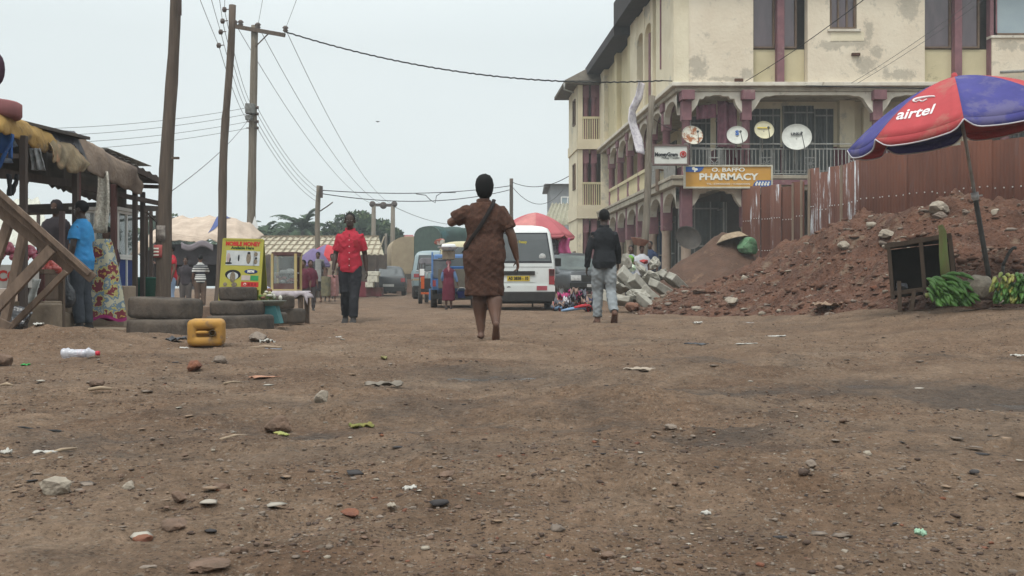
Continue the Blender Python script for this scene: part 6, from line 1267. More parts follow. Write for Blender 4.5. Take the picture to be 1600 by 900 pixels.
def foot(b, ank, fwd, k=1.0, pad=0, pitch=0, m=0, side=(1, 0, 0)):
    """ankle joint, fwd horizontal direction, pitch>0 = heel raised (radians)"""
    f = Vector(fwd).normalized(); up = Vector((0, 0, 1)); F = f*math.cos(pitch)-up*math.sin(pitch); U = up*math.cos(pitch)+f*math.sin(pitch); ank = Vector(ank)
    h = ank-U*.065*k; sd = f.cross(up)
    b.loft([(h-F*.055*k+U*.02*k, .022*k+pad, .022*k+pad*.7), (h-F*.035*k+U*.012*k, .034*k+pad, .034*k+pad*.7), (h+U*.012*k, .036*k+pad, .038*k+pad*.7), (h+F*.06*k+U*.01*k, .038*k+pad, .034*k+pad*.6), (h+F*.12*k, .045*k+pad, .022*k+pad*.5), (h+F*.165*k-U*.004*k, .042*k+pad, .014*k+pad*.5), (h+F*.19*k-U*.006*k, .026*k+pad, .009*k+pad*.5)], 12, m, side=sd)
    b.loft([(ank+U*.03*k, .034*k+pad, .036*k+pad), (ank-U*.01*k, .033*k+pad, .04*k+pad), (ank-U*.05*k, .036*k+pad, .045*k+pad)], 10, m, side=sd)
def chain(pts, rs, n=4):
    """smooth limb: resample points and radii"""
    out = []; 
    for i in range(len(pts)-1):
        for j in range(n): t = j/n; out.append((Vector(pts[i]).lerp(Vector(pts[i+1]), t), lerp(rs[i], rs[i+1], t)))
    out.append((Vector(pts[-1]), rs[-1])); return out
def limb(b, pts, rs, m=0, n=10): q = chain(pts, rs, 2); b.tube([a for a, _ in q], [r for _, r in q], n, m)
TORSO = [(.86, .135, .10, 0), (.93, .165, .118, -.01), (1.0, .155, .11, 0), (1.10, .132, .098, .01), (1.2, .15, .108, .01), (1.28, .160, .112, .005), (1.345, .146, .10, 0), (1.395, .116, .084, -.005), (1.44, .082, .064, -.005)]
def person(loc, rz, H, label, J=None, wear=(), skin=None, vox=.009, bulk=1.0, name='person', head_yaw=0, head_tilt=0, hair='short', lean=0, group=None, tw=1.0, headk=1.0, legk=1.0):
    k = H/1.75; skin = skin or SKIN
    j = dict(pelvis=(0, 0, .93), neck=(0, 0, 1.46), head=(0, .015, 1.590), sl=(-.165, 0, 1.35), sr=(.165, 0, 1.35), el=(-.22, -.02, 1.11), er=(.22, -.02, 1.11), wl=(-.24, .05, .86), wr=(.24, .05, .86),
             hl=(-.09, 0, .90), hr=(.09, 0, .90), kl=(-.10, .02, .49), kr=(.10, .02, .49), al=(-.10, -.02, .085), ar=(.10, -.02, .085), fl=(0, 1, 0), fr=(0, 1, 0), pl=0, pr=0, curl=.5, hdl=None, hdr=None, hl_s=None, hr_s=None)
    if J: j.update(J)
    V = {q: Vector(v)*k if isinstance(v, tuple) and len(v) == 3 and q not in ('fl', 'fr', 'hdl', 'hdr', 'hl_s', 'hr_s') else v for q, v in j.items()}
    root = E(name, loc, ' '.join(label.split()[:16]), 'person', group, rz=rz)
    def tors(b, pad=0, z0=0, z1=9, m=0, extra=None, n=20):
        q = [(Vector((V['pelvis'].x*max(0, 1-abs(z-.93)/.3)+lean*(z-.9)*0, (y+lean*max(0, z-.93))*k, z*k)), (rx*bulk*tw+pad)*k, (ry*bulk+pad)*k) for z, rx, ry, y in TORSO if z0 <= z <= z1]
        if extra: q = [(Vector(p)*k, rx*k, ry*k) for p, rx, ry in extra]+q
        b.loft(q, n, m)
    b = MB(); tors(b)
    off = Vector((0, lean*.5*k, 0)); nk = V['neck']+off; hd = V['head']+off
    b.tube([nk-Vector((0, 0, .05*k)), nk+Vector((0, 0, .04*k)), hd-Vector((0, 0, .03*k))], [.065*k, .055*k, .055*k], 12)
    Mh = Matrix.Rotation(head_yaw, 3, 'Z') @ Matrix.Rotation(head_tilt, 3, 'X'); hp = lambda x, y, z: hd+Mh@Vector((x*k*headk, y*k*headk, z*k*headk)); kk = k*headk
    b.sph(hp(0, -.01, .045), (.074*kk, .094*kk, .088*kk), 0, 20, 14, rot=Mh); b.sph(hp(0, .022, -.035), (.056*kk, .066*kk, .072*kk), 0, 16, 12, rot=Mh)
    b.tube([hp(0, .085, .02), hp(0, .100, -.012), hp(0, .085, -.02)], [.009*kk, .015*kk, .014*kk], 8); b.sph(hp(0, .078, -.048), (.022*kk, .016*kk, .010*kk), 0, 10, 6)
    for s in (-1, 1): b.sph(hp(s*.078, -.005, 0), (.010*kk, .018*kk, .030*kk), 0, 10, 8, rot=Mh); b.sph(hp(s*.03, .074, .028), (.018*kk, .012*kk, .006*kk), 0, 8, 6)
    for s, S, El, W in (('l', 'sl', 'el', 'wl'), ('r', 'sr', 'er', 'wr')):
        sg = -1 if s == 'l' else 1; a, e, w = V[S]+off, V[El]+off, V[W]+off
        limb(b, [a+Vector((-sg*.05*k, 0, -.01*k)), a, a.lerp(e, .35), e, e.lerp(w, .3), w], [.05*k*bulk, .054*k*bulk, .052*k*bulk, .042*k*bulk, .043*k*bulk, .027*k])
        d = V['hd'+s] or (w-e); sd = V['h'+s+'_s'] or (0, 1, 0)
        hand(b, w, d, sd, (-sg, 0.2, 0), k*1.0, j['curl'])
    for s, Hp, K, A in (('l', 'hl', 'kl', 'al'), ('r', 'hr', 'kr', 'ar')):
        h, q, a = V[Hp], V[K], V[A]
        limb(b, [h, h.lerp(q, .3), q, q.lerp(a, .28)+Vector((0, -.012*k, 0)), q.lerp(a, .7), a], [.088*k*bulk, .082*k*bulk*legk**.4, .054*k*bulk*legk**.7, .058*k*bulk*legk, .040*k*bulk*legk**.8, .034*k*legk**.6])
        foot(b, a, j['f'+s], k, 0, j['p'+s])
    body = b.build('body', skin, root, rm=(vox, 4)); body.data.materials.append(SOLE)
    if hair:
        b = MB()
        if hair == 'short': b.sph(hp(0, -.014, .050), (.0765*kk, .0965*kk, .088*kk), 0, 20, 14, rot=Mh)
        if hair == 'wrap': b.loft([(hp(0, -.03, -.085), .045*kk, .035*kk), (hp(0, -.035, -.06), .068*kk, .066*kk), (hp(0, -.03, -.01), .084*kk, .088*kk), (hp(0, -.022, .045), .092*kk, .104*kk), (hp(0, -.02, .10), .082*kk, .096*kk), (hp(0, -.025, .135), .055*kk, .064*kk), (hp(0, -.025, .15), .02*kk, .025*kk)], 20)
        if hair == 'scarf': b.sph(hp(0, -.015, .05), (.083*kk, .102*kk, .094*kk), 0, 20, 14, rot=Mh); b.tube([hp(0, -.1, .03), hp(.0, -.12, -.08), hp(.01, -.115, -.2), hp(.0, -.12, -.32)], [.03*kk, .035*kk, .04*kk, .03*kk], 8)
        # cut the face side away by keeping only points above/behind the hairline
        keep = []; o = len(b.v); inv = Mh.transposed()
        nv = []
        for v in b.v:
            q = inv@(Vector(v)-hd)/kk; y = min(q.y, .062+.25*max(0, q.z-.09)) if hair != 'short' else min(q.y, .055+.35*max(0, q.z-.07)); z = q.z
            if hair == 'short': z = max(z, -.03)
            nv.append(tuple(hd+Mh@Vector((q.x, y, z))*kk*(1+.035*noise.noise(Vector((q.x*45, y*45, z*45))))))
        b.v = nv; hm = [w[1] for w in wear if w[0] == 'hairmat']; b.build('hair' if hair == 'short' else 'headwrap', hm[0] if hm else HAIR, root, fix=True)
    eb = MB(); 
    for s in (-1, 1): eb.sph(hp(s*.030, .0745, .012), (.013*kk, .010*kk, .007*kk), 0, 8, 6, rot=Mh); eb.sph(hp(s*.030, .0835, .012), (.006*kk, .003*kk, .006*kk), 1, 8, 6, rot=Mh)
    eb.build('eyes', [EYEW, BLK], root); lb = MB(); lb.sph(hp(0, .089, -.047), (.021*kk, .007*kk, .004*kk), 0, 10, 6, rot=Mh); lb.sph(hp(0, .088, -.055), (.018*kk, .007*kk, .0045*kk), 0, 10, 6, rot=Mh); lb.build('mouth', LIP, root)
    for w in wear:
        kind, mat = w[0], w[1]; o = w[2] if len(w) > 2 else {}; b = MB(); pad = o.get('pad', .02)
        if kind in ('shirt', 'dress'):
            hem = o.get('hem', .80)
            if kind == 'dress':
                wh = o.get('wh', .21); sway = o.get('sway', 0); ex = [((sway, 0, hem), wh, wh*.72), ((sway*.7, 0, lerp(hem, .86, .5)), wh*1.0, wh*.74), ((0, -.01, .86), .168*bulk*tw+pad, .124*bulk+pad)]
                tors(b, pad, .92, 1.44, extra=ex, n=36)
            else: tors(b, pad, .92, 1.44, extra=[((0, 0, hem), o.get('wh', .155)*bulk+pad, .11*bulk+pad), ((0, 0, .86), (o.get('wh', .155)+.004)*bulk+pad, .113*bulk+pad)], n=28)
            b.loft([(nk-Vector((0, .0, .085*k)), .125*k, .09*k), (nk-Vector((0, 0, .04*k)), .088*k, .078*k), (nk+Vector((0, .004*k, .012*k)), (.066+.008)*k, (.062+.008)*k)], 14)
            if o.get('collar'): b.lathe([(.068*k, -.012*k), (.08*k, -.01*k), (.074*k, .03*k), (.062*k, .032*k)], nk, 16)
            sl = o.get('sleeve', .5); sr_ = o.get('sr', .014)
            for s, S, El, W in (('l', 'sl', 'el', 'wl'), ('r', 'sr', 'er', 'wr')):
                sg = -1 if s == 'l' else 1; a, e, wv = V[S]+off, V[El]+off, V[W]+off
                if sl <= 1: end = a.lerp(e, sl); pts = [a+Vector((-sg*.08*k, 0, -.015*k)), a, a.lerp(end, .5), end]; rs = [.055, .062, .058+sr_*.8, .050+sr_*1.4]
                else: end = e.lerp(wv, sl-1); pts = [a+Vector((-sg*.08*k, 0, -.015*k)), a, a.lerp(e, .5), e, end]; rs = [.055, .061, .057+sr_*.4, .046+sr_, .032+sr_]
                if o.get('puff'): rs = [.055, .066, .080, .072]
                limb(b, pts, [r*k*bulk for r in rs])
        if kind == 'trousers':
            lo_ = o.get('to', 1.0); pr_ = o.get('r', .012)
            b.loft([(Vector((0, -.005*k, 1.0*k)), (.15*bulk+.006)*k, (.11*bulk+.006)*k), (Vector((0, -.01*k, .93*k)), (.168*bulk+.006)*k, (.125*bulk+.004)*k), (Vector((0, 0, .84*k)), (.15*bulk)*k, (.11*bulk)*k)], 24)
            for s, Hp, K, A in (('l', 'hl', 'kl', 'al'), ('r', 'hr', 'kr', 'ar')):
                h, q, a = V[Hp], V[K], V[A]; end = q.lerp(a, lo_*.97); limb(b, [h, h.lerp(q, .35), q, q.lerp(end, .4), end], [(.092*bulk+.004)*k, (.083*bulk+pr_)*k, (.058+pr_)*k, (.055+pr_)*k, (.045+pr_)*k], n=14)
        if kind == 'shoes':
            for s in 'lr': b = MB(); foot(b, V['a'+s], j['f'+s], k, .011*k, j['p'+s]); b.build('shoe', mat, root, rm=(vox, 3))
        if kind in ('shirt', 'dress', 'trousers'):
            ob = b.build({'dress': 'dress', 'shirt': 'shirt', 'trousers': 'trousers', 'shoes': 'shoes'}[kind], mat, root, rm=(o.get('vox', vox), o.get('smooth', 3)))
            if kind in ('shirt', 'dress', 'trousers'):    # soft folds
                am = o.get('fold', .006)*k; me = ob.data; me.update(); nn = len(me.vertices); co = np.zeros(nn*3, np.float32); no = np.zeros(nn*3, np.float32); me.vertices.foreach_get('co', co); me.vertices.foreach_get('normal', no); co = co.reshape(-1, 3); no = no.reshape(-1, 3)
                for q_ in range(nn):
                    c = Vector(co[q_].tolist()); f_ = noise.noise(Vector((c.x*9, c.y*9, c.z*3.2+5)))+.6*noise.noise(Vector((c.x*14+c.z*16, c.y*14, c.z*9)))+.35*noise.noise(Vector((c.x*22-c.z*20, c.y*22, c.z*16))); co[q_] += no[q_]*(am*f_)
                me.vertices.foreach_set('co', co.ravel()); me.update()
    return root, V, hp
FB = dict(bump=.003, bscale=90)
# woman in the brown dress, walking away
DRESSM = M('dress_brown', (.078, .038, .026), (.050, .026, .019), scale=55, rough=.9, lo=.42, hi=.58, c3=(.095, .050, .032), t3=.56, scale3=30, **FB)
wl_ = G(757, 11.05); 
wj = dict(sl=(-.175, 0, 1.345), sr=(.175, 0, 1.345), el=(-.36, .06, 1.235), wl=(-.20, .27, 1.32), er=(.285, -.02, 1.10), wr=(.345, .03, .85), hdl=(.3, .6, .5), hl_s=(0, 0, 1), hdr=(.15, .10, -1), hr_s=(-.2, 1, 0), curl=.9,
          kl=(-.055, .07, .50), al=(-.035, .02, .09), kr=(.095, .02, .49), ar=(.115, -.17, .17), pr=1.0, hl=(-.09, 0, .9), hr=(.09, 0, .9), head=(.0, .015, 1.585))
wo_, WV, hp = person((wl_.x, wl_.y, wl_.z), R(3), 1.68, 'woman in a knee length brown dress with a crossbody strap, walking away in the centre', wj, [('dress', DRESSM, dict(hem=.46, wh=.205, sleeve=.74, puff=True, pad=.030, sway=.0, fold=.017))], vox=.008, bulk=1.16, hair='wrap', tw=1.03, headk=1.08, legk=1.32)
kx_ = 1.68/1.75
b = MB(); pts = [(.10, -.035, 1.475), (.085, -.115, 1.42), (.02, -.160, 1.30), (-.06, -.168, 1.17), (-.14, -.152, 1.06), (-.20, -.10, .97), (-.225, .02, .92)]
b.loft([(Vector(p)*kx_, .006, .02) for p in pts], 8, side=(0, -1, .2)); b.build('bag_strap', M('strap_black', (.02, .016, .015), rough=.8), wo_)
b = MB(); b.box(Vector((-.10, .21, .92))*kx_, (.2, .07, .16)); b.build('shoulder_bag', MATS['strap_black'], wo_, bev=.02)
b = MB(); w_ = WV['wr']; b.box((w_.x+.01, w_.y+.075, w_.z-.075), (.012, .14, .075), rot=Matrix.Rotation(.5, 3, 'X')); o = b.build('phone', BLK, wo_, w=False, bev=.006)
bpy.context.view_layer.update(); o.parent = None; q = wo_.matrix_basis.copy(); o.data.transform(q); tagp(o, 'black phone held in the right hand of the woman in brown', 'phone')
# man in the red shirt walking towards the camera
REDS = M('shirt_red', (.40, .028, .048), (.33, .022, .038), scale=9, rough=.85, **FB); JEANB = M('jeans_black', (.018, .018, .022), (.03, .03, .034), scale=9, rough=.9, **FB); SHOEB = M('shoe_dark', (.04, .035, .033), rough=.6)
rl = G(547, 17.3); rj = dict(sl=(-.162, 0, 1.35), sr=(.162, 0, 1.35), el=(-.225, -.05, 1.09), wl=(-.255, -.02, .83), er=(.225, -.02, 1.09), wr=(.25, .08, .84), kl=(-.075, .09, .50), al=(-.065, .16, .09), kr=(.075, .02, .49), ar=(.085, -.12, .12), pr=.35, curl=.7)
ro_, RV, hp = person(rl, R(183), 1.78, 'man in a red short sleeved shirt and black jeans walking towards the camera', rj, [('shirt', REDS, dict(hem=.79, sleeve=.80, collar=True, pad=.026, sr=.018, fold=.016)), ('trousers', JEANB, dict(r=.022, fold=.010)), ('shoes', SHOEB)], vox=.009, headk=1.07, skin=SKIN2)
b = MB(); b.beam((0, .128, 1.42), (.0, .146, .84), .022, .004, up=(0, 1, 0)); 
for z in (1.32, 1.22, 1.12, 1.02, .92): b.sph((0, .149, z), (.007, .004, .007), 1, 8, 6)
b.build('button_placket', [M('placket_red', (.27, .025, .032)), WHITE], ro_)
b = MB(); b.box((-.085, .142, 1.27), (.10, .006, .10)); b.build('shirt_pocket', MATS['placket_red'], ro_, bev=.004)
# man in black walking away
BLKS = M('shirt_black', (.012, .013, .015), (.02, .021, .024), scale=6, rough=.85, **FB); TRG = M('trousers_grey', (.25, .27, .28), (.20, .215, .225), scale=6, rough=.9, **FB); BRS = M('sandal_brown', (.13, .07, .05), rough=.7)
bl = G(944, 17.0); bj = dict(sl=(-.152, 0, 1.345), sr=(.152, 0, 1.345), el=(-.235, .0, 1.11), wl=(-.255, .08, .85), er=(.22, .08, 1.12), wr=(.24, .22, .92), kl=(-.085, .10, .50), al=(-.095, .08, .085), kr=(.10, -.0, .50), ar=(.125, -.24, .17), pr=.85, curl=.7)
person(bl, R(2), 1.80, 'man in a black long sleeved top and light grey trousers walking away on the right', bj, [('shirt', BLKS, dict(hem=.83, wh=.15, sleeve=1.97, pad=.022, sr=.012, collar=True, fold=.009)), ('trousers', TRG, dict(r=.026, fold=.016)), ('shoes', BRS)], vox=.009, headk=1.08, skin=SKIN2)
# man in the blue T-shirt at the stall, seen side/back on
BLUS = M('tshirt_blue', (.05, .27, .55), (.04, .21, .46), scale=6, rough=.9, **FB); JG = M('jeans_greyblue', (.055, .062, .075), (.04, .045, .055), scale=7, rough=.9, **FB)
p_ = P(128, 516, 14.2); bj = dict(el=(-.22, .0, 1.11), wl=(-.21, .07, .86), er=(.21, .02, 1.11), wr=(.2, .22, 1.0), kl=(-.085, .02, .49), al=(-.085, -.02, .085), kr=(.085, .0, .49), ar=(.09, -.05, .085), curl=1.0)
bo_, BV, hp = person(p_, R(82), 1.72, 'man in a bright blue T-shirt standing with his back to us at the first stall', bj, [('shirt', BLUS, dict(hem=.80, sleeve=.66, pad=.026, sr=.024, fold=.012)), ('trousers', JG, dict(r=.018, fold=.009)), ('shoes', SHOEB)], vox=.01, skin=SKIN2)
b = MB(); b.loft([((0, 0, 0), .012, .012), ((0, 0, -.12), .03, .02), ((.01, 0, -.24), .10, .06), ((0, 0, -.36), .12, .08), ((0, 0, -.44), .09, .06), ((0, 0, -.46), .03, .03)], 14); W_ = bo_.matrix_basis@(BV['wl']+Vector((0, .02, -.09))); b.v = [tuple(Vector(v)+W_) for v in b.v]; b.build('carrier_bag', MATS['bag_black_shiny'], label='black carrier bag hanging from the hand of the man in blue', cat='bag')
# girl with a load on her head
MAR = M('maroon_cloth', (.13, .022, .04), (.095, .018, .032), scale=9, rough=.9, **FB); LTB = M('sleeve_blue', (.12, .2, .36), (.09, .15, .28)); PNK = M('scarf_pink', (.42, .13, .17), (.5, .3, .3), scale=30, lo=.45, hi=.55)
gl_ = P(701, 487, 26.8); gl_.z = gzf(gl_.x, 26.8)
gj = dict(el=(-.22, .02, 1.12), wl=(-.20, .10, .9), er=(.25, .0, 1.1), wr=(.33, .02, .84), kl=(-.08, .03, .49), al=(-.08, 0, .085), kr=(.08, .0, .49), ar=(.08, -.02, .085))
go_, GV, hp = person(gl_, R(0), 1.27, 'girl in a maroon dress with pink headscarf carrying a load on her head behind the woman', gj, [('shirt', LTB, dict(hem=1.0, sleeve=1.5, pad=.018)), ('dress', MAR, dict(hem=.34, wh=.225, sleeve=.12, pad=.034)), ('hairmat', PNK), ('shoes', SHOEB)], vox=.012, hair='scarf')
top = gl_.z+1.27-.01
b = MB(); b.lathe([(0, 0), (.14, 0), (.145, .02), (.16, .2), (.17, .21), (.15, .2), (0, .19)], (gl_.x, gl_.y, top), 20); b.box((gl_.x, gl_.y, top+.1), (.30, .3, .18), 0); b.build('wooden_box', M('load_wood', (.22, .17, .12), (.15, .12, .09), scale=8), label='brown box balanced on the girl\'s head under the enamel basin', cat='box')
b = MB(); b.lathe([(0, .0), (.13, .0), (.2, .06), (.27, .09), (.275, .10), (.2, .085), (0, .03)], (gl_.x, gl_.y, top+.21), 28); b.lathe([(0, .17), (.15, .17), (.17, .15), (.175, .11), (.16, .06)], (gl_.x, gl_.y, top+.21), 24, 1); b.build('enamel_basin', [M('enamel_white', (.62, .62, .66), (.3, .28, .42), scale=12, lo=.55, hi=.62, rough=.3), WHITE], label='white enamel basin with lid on top of the girl\'s box', cat='basin')
b = MB(); w_ = go_.matrix_basis@GV['wr']; c = Vector((w_.x+.08, w_.y, w_.z-.30)); b.lathe([(0, 0), (.085, 0), (.12, .16), (.128, .165), (.118, .16), (.08, .01), (0, .012)], c, 24, 0); b.lathe([(0, .135), (.112, .14)], c, 24, 1); b.tube([c+Vector((-.12, 0, .16)), c+Vector((-.07, 0, .25)), c+Vector((.0, 0, .26)), c+Vector((.07, 0, .25)), c+Vector((.12, 0, .16))], .005, 6, 1); b.build('blue_bucket', [M('bucket_blue', (.03, .05, .25)), WHITE], label='small royal blue bucket with white inside carried by the girl in maroon', cat='bucket')
# schoolchildren by the roadside table
MSH = M('school_maroon', (.11, .025, .04), (.085, .02, .033), scale=8); GRT_ = M('school_trousers', (.07, .06, .06))
for i, (px, D, H_, rz, lab) in enumerate([(474, 23, 1.16, 175, 'child in maroon shirt nearer the roadside table'), (485, 24.2, 1.14, 200, 'child in maroon shirt half hidden behind the first child')]):
    g = G(px, D); person(g, R(rz), H_, lab, None, [('shirt', MSH, dict(hem=.8, sleeve=1.2, pad=.03)), ('trousers', GRT_, dict(r=.02)), ('shoes', SHOEB)], vox=.016, headk=1.12)
# person in red by the leaning pole
g = G(268, 22.5); person(g, R(120), 1.42, 'person in red top and pale jeans behind the thick leaning pole', dict(er=(.25, .12, 1.15), wr=(.3, .3, 1.25)), [('shirt', M('top_red', (.42, .02, .035)), dict(hem=.82, sleeve=.5)), ('trousers', M('jeans_pale', (.24, .32, .45)), dict(r=.012)), ('shoes', SHOEB)], vox=.016)
# seated trader behind the stall, a second one
SHAWL = M('shawl_dark', (.055, .045, .05), (.035, .03, .034), scale=6)
g = G(88, 15.6); g.z += .18; person(g, R(175), 1.62, 'trader wrapped in a dark shawl behind the first stall', None, [('dress', SHAWL, dict(hem=.3, wh=.25, sleeve=1.3, pad=.05)), ('hairmat', SHAWL)], vox=.016, hair='wrap', bulk=1.15)
g = G(167, 17.0); g.z += 0; person(g, R(160), 1.5, 'trader in dark clothes between lace curtain and kiosk', None, [('shirt', M('blouse_plum', (.07, .04, .06)), dict(hem=.8, sleeve=1.2)), ('trousers', SHAWL, dict(r=.03))], vox=.018)
# people under the cream tarp
g = G(313, 27.5); person(g, R(20), 1.36, 'person in a black and white striped top under the cream tarp', dict(er=(.25, .15, 1.15), wr=(.2, .3, 1.15)), [('shirt', M('stripes', (.55, .55, .52), (.03, .03, .04), scale=2.2, stretch=(.01, .01, 7), lo=.49, hi=.5), dict(hem=.8, sleeve=.9)), ('trousers', M('skirt_brown', (.12, .08, .06)), dict(r=.03)), ('shoes', SHOEB)], vox=.018)
g = G(290, 28.5); person(g, R(190), 1.42, 'person in dark clothes under the left of the cream tarp', None, [('shirt', SHAWL, dict(hem=.8, sleeve=.9)), ('trousers', M('trouser_taupe', (.1, .085, .08)), dict(r=.03)), ('shoes', SHOEB)], vox=.018)
# hawkers beyond the concrete blocks
WSH = M('shirt_white', (.5, .5, .52), (.4, .4, .43), scale=6)
for i, (px, D, H_, top_, lab, dz) in enumerate([(1003, 28.0, 1.50, WSH, 'hawker in a white shirt with a wide basket on the head beyond the concrete blocks', .35), (986, 29.0, 1.62, M('shirt_palegreyblue', (.33, .36, .42)), 'hawker in a pale grey shirt left of the wooden pole', .2), (1016, 31.5, 1.68, M('shirt_navy', (.03, .045, .09)), 'person in navy under the arcade right of the wooden pole', .35)]):
    g = G(px, D); g.z += dz*.4; person(g, R(180-15*i), H_, lab, dict(er=(.25, .1, 1.15), wr=(.42, .15, 1.2)) if i == 0 else None, [('shirt', top_, dict(hem=.8, sleeve=.7, pad=.03)), ('trousers', SHAWL, dict(r=.03))], vox=.018)
    if i == 0:
        b = MB(); b.lathe([(0, 0), (.14, .0), (.24, .16), (.25, .17), (.2, .14), (0, .12)], (g.x-.08, g.y, g.z+H_-.03), 22, rot=Matrix.Rotation(R(12), 3, 'Y')); b.build('head_basket', M('basket_salmon', (.42, .22, .17), (.3, .15, .11), scale=10), label='wide salmon coloured basket carried on the white shirted hawker\'s head', cat='basket')
for i, (px, py, D, w, h, mt, nm, lab) in enumerate([(985, 403, 27.2, 16, 22, M('lime_green', (.16, .34, .06), (.1, .2, .05), scale=9), 'bag', 'lime green bag beside the wooden pole beyond the blocks'), (1007, 406, 27.0, 18, 10, M('bundle_red', (.34, .05, .05), (.2, .03, .03), scale=9), 'bundle', 'bright red bundle held by the hawker in white'), (988, 416, 26.8, 12, 14, M('cup_white', (.55, .55, .5), (.15, .3, .12), scale=20), 'bag', 'white and green striped bag under the lime green one')]):
    b = MB(); rock_mesh(b, (w/FP*D, .3, h/FP*D), 80+i); o = b.build(nm, mt, loc=(0, 0, 0), label=lab, cat=nm); o.location = P(px, py+h/2, D)
# a few shoppers far down the street, tiny
fr_ = random.Random(5); FCL = [M('far_red', (.3, .04, .04)), M('far_tan', (.3, .24, .18)), M('far_blue', (.06, .09, .2)), M('far_dark', (.05, .045, .05))]
for i, (px, D, lab) in enumerate([(497, 34, 'shopper in dark dress beside the purple umbrella'), (519, 36, 'shopper in tan just left of the red shirted man'), (586, 56, 'distant walker in blue beyond the cream cartons')]):
    person(G(px, D), R(170+20*i), 1.6, lab, None, [('dress', FCL[(3, 1, 2)[i]], dict(hem=.4, wh=.2, sleeve=.6)), ], vox=.025)
# ------------------------------------------------------------------ poles
WOODP = M('pole_wood', (.125, .095, .075), (.08, .062, .05), scale=5, stretch=(4, 4, .35), bump=.012, bscale=10, rough=.95, c3=(.2, .17, .13), t3=.62, scale3=3)
WOODL = M('pole_wood_light', (.20, .17, .135), (.13, .11, .085), scale=5, stretch=(4, 4, .35), rough=.95)
CERA = M('insulator', (.10, .07, .06), (.14, .12, .11), rough=.4)
def pole(name, a, b_, r0, r1, mat, label, wob=.02, cat='pole'):
    a = Vector(a); b_ = Vector(b_); root = E(name, a, label, cat); b = MB(); pts = []; rs = []
    for i in range(15):
        t = i/14; p = a.lerp(b_, t)-a; p.x += wob*math.sin(t*9+a.x); pts.append(p); rs.append(lerp(r0, r1, t)*(1+.05*math.sin(i*2.3)))
    b.tube(pts, rs, 12); b.build('shaft', mat, root); return root
p1 = pole('utility_pole', G(250, 16.6, -.3), P(277, -95, 16.6),   .125, .072, WOODP, 'thickest dark wooden utility pole leaning behind the wide tyre stack, torn posters on it')
b = MB(); b.beam(P(268, 247, 16.5), P(280, 247, 16.5), .035, .035); b.build('peg', WOODP, p1, w=True)
b = MB(); b.beam(P(281, 24, 16.45), P(281, -30, 16.45), .02, .05); b.build('strap', POSTD, p1, w=True)
b = MB(); 
def wrap(px, py, w, h, m, rr=.128):
    c = P(px, py, 16.6); s = 16.6/FP; b.sheet(lambda u, v: Vector((c.x+rr*math.sin((u-.5)*w/rr), c.y-rr*math.cos((u-.5)*w/rr), c.z+(v-.5)*h*s)), 8, 3, .003, m)
wrap(255, 365, .14, 24, 0); wrap(251, 393, .15, 20, 1); wrap(249, 389, .10, 2.5, 2, .131); wrap(249, 394, .10, 2.5, 2, .131); wrap(249, 399, .10, 2, 2, .131); b.build('poster', [M('poster_torn', (.3, .27, .24), (.1, .08, .07), scale=12), M('poster_red', (.36, .1, .09), (.3, .06, .06), scale=16), LETW], p1, w=True)
p2 = pole('utility_pole', G(339, 24, -.3), P(362, 8, 24), .105, .075, WOODP, 'slim crooked wooden pole rising behind the mobile money board', .03)
for i, (dx, py) in enumerate(((-9, 15), (-11, 33), (-13, 50), (-15, 71))):
    b = MB(); c = P(360+dx-(py-8)*.05, py, 24); b.lathe([(.0, -.05), (.04, -.05), (.055, 0), (.04, .05), (.0, .05)], c, 10); b.tube([c, c+Vector((.12, 0, .01))], .012, 6); b.build('insulator', CERA, p2, w=True)
p3 = pole('utility_pole', G(390, 35, -.3), P(398, 40, 35), .155, .11, WOODL, 'tall pale concrete-like pole with crossarm and meter box', 0)
b = MB(); b.beam(P(365, 41, 35), P(445, 55, 34.6), .10, .12); b.beam(P(400, 72, 34.9), P(422, 50, 34.8), .03, .03); b.build('crossarm', WOODP, p3, w=True)
ins = [P(367, 36, 35), P(403, 40, 34.9), P(446, 45, 34.6), P(376, 36, 35)]
for c in ins: b = MB(); b.lathe([(.03, -.12), (.09, -.06), (.06, -.01), (.10, .03), (.05, .09), (0, .1)], c, 12); b.build('insulator', CERA, p3, w=True)
b = MB(); b.box(P(391, 170, 34.7), (.28, .25, .32)); b.box(P(389, 184, 34.7), (.2, .2, .16)); b.build('meter_box', M('box_grey', (.2, .2, .19), (.12, .12, .11)), p3, w=True, bev=.02)
for py in (168, 178, 190, 200): b = MB(); c = P(402, py, 34.9); b.lathe([(0, -.05), (.05, -.04), (.05, .04), (0, .05)], c, 8); b.tube([c, P(385, py, 34.9)], .02, 6); b.build('insulator', CERA, p3, w=True)
p4 = pole('utility_pole', G(493, 47, -.3), P(498, 290, 47), .13, .10, WOODL, 'short far pole left of the red shirted man, with a slanting lamp bracket')
b = MB(); b.tube([P(500, 330, 47), P(512, 322, 47), P(520, 316, 47)], .03, 6); b.box(P(502, 300, 46.9), (.12, .1, .5)); b.build('bracket', POSTD, p4, w=True)
hp_ = E('twin_pole_frame', G(600, 75), 'distant H-shaped pair of poles joined by a crossbar right of the red shirted man', 'pole frame')
for px in (584, 614): b = MB(); b.tube([G(px-1, 75), P(px, 320, 75)], [.2, .14], 10); b.build('pole', WOODL, hp_, w=True)
b = MB(); b.beam(P(580, 320, 75), P(618, 321, 75), .12, .2); b.sph(P(599, 321, 75), .25); b.sph(P(582, 319, 75), .22); b.sph(P(616, 319, 75), .22); b.build('crossbar', POSTD, hp_, w=True)
pole('utility_pole', G(603, 80, -.3), P(603, 365, 80), .12, .09, WOODL, 'thin short pole between the legs of the H-shaped frame', 0)
pole('utility_pole', G(799, 62, -.3), P(799, 279, 62), .12, .10, WOODP, 'distant bare pole above the pink umbrella right of the woman', 0)
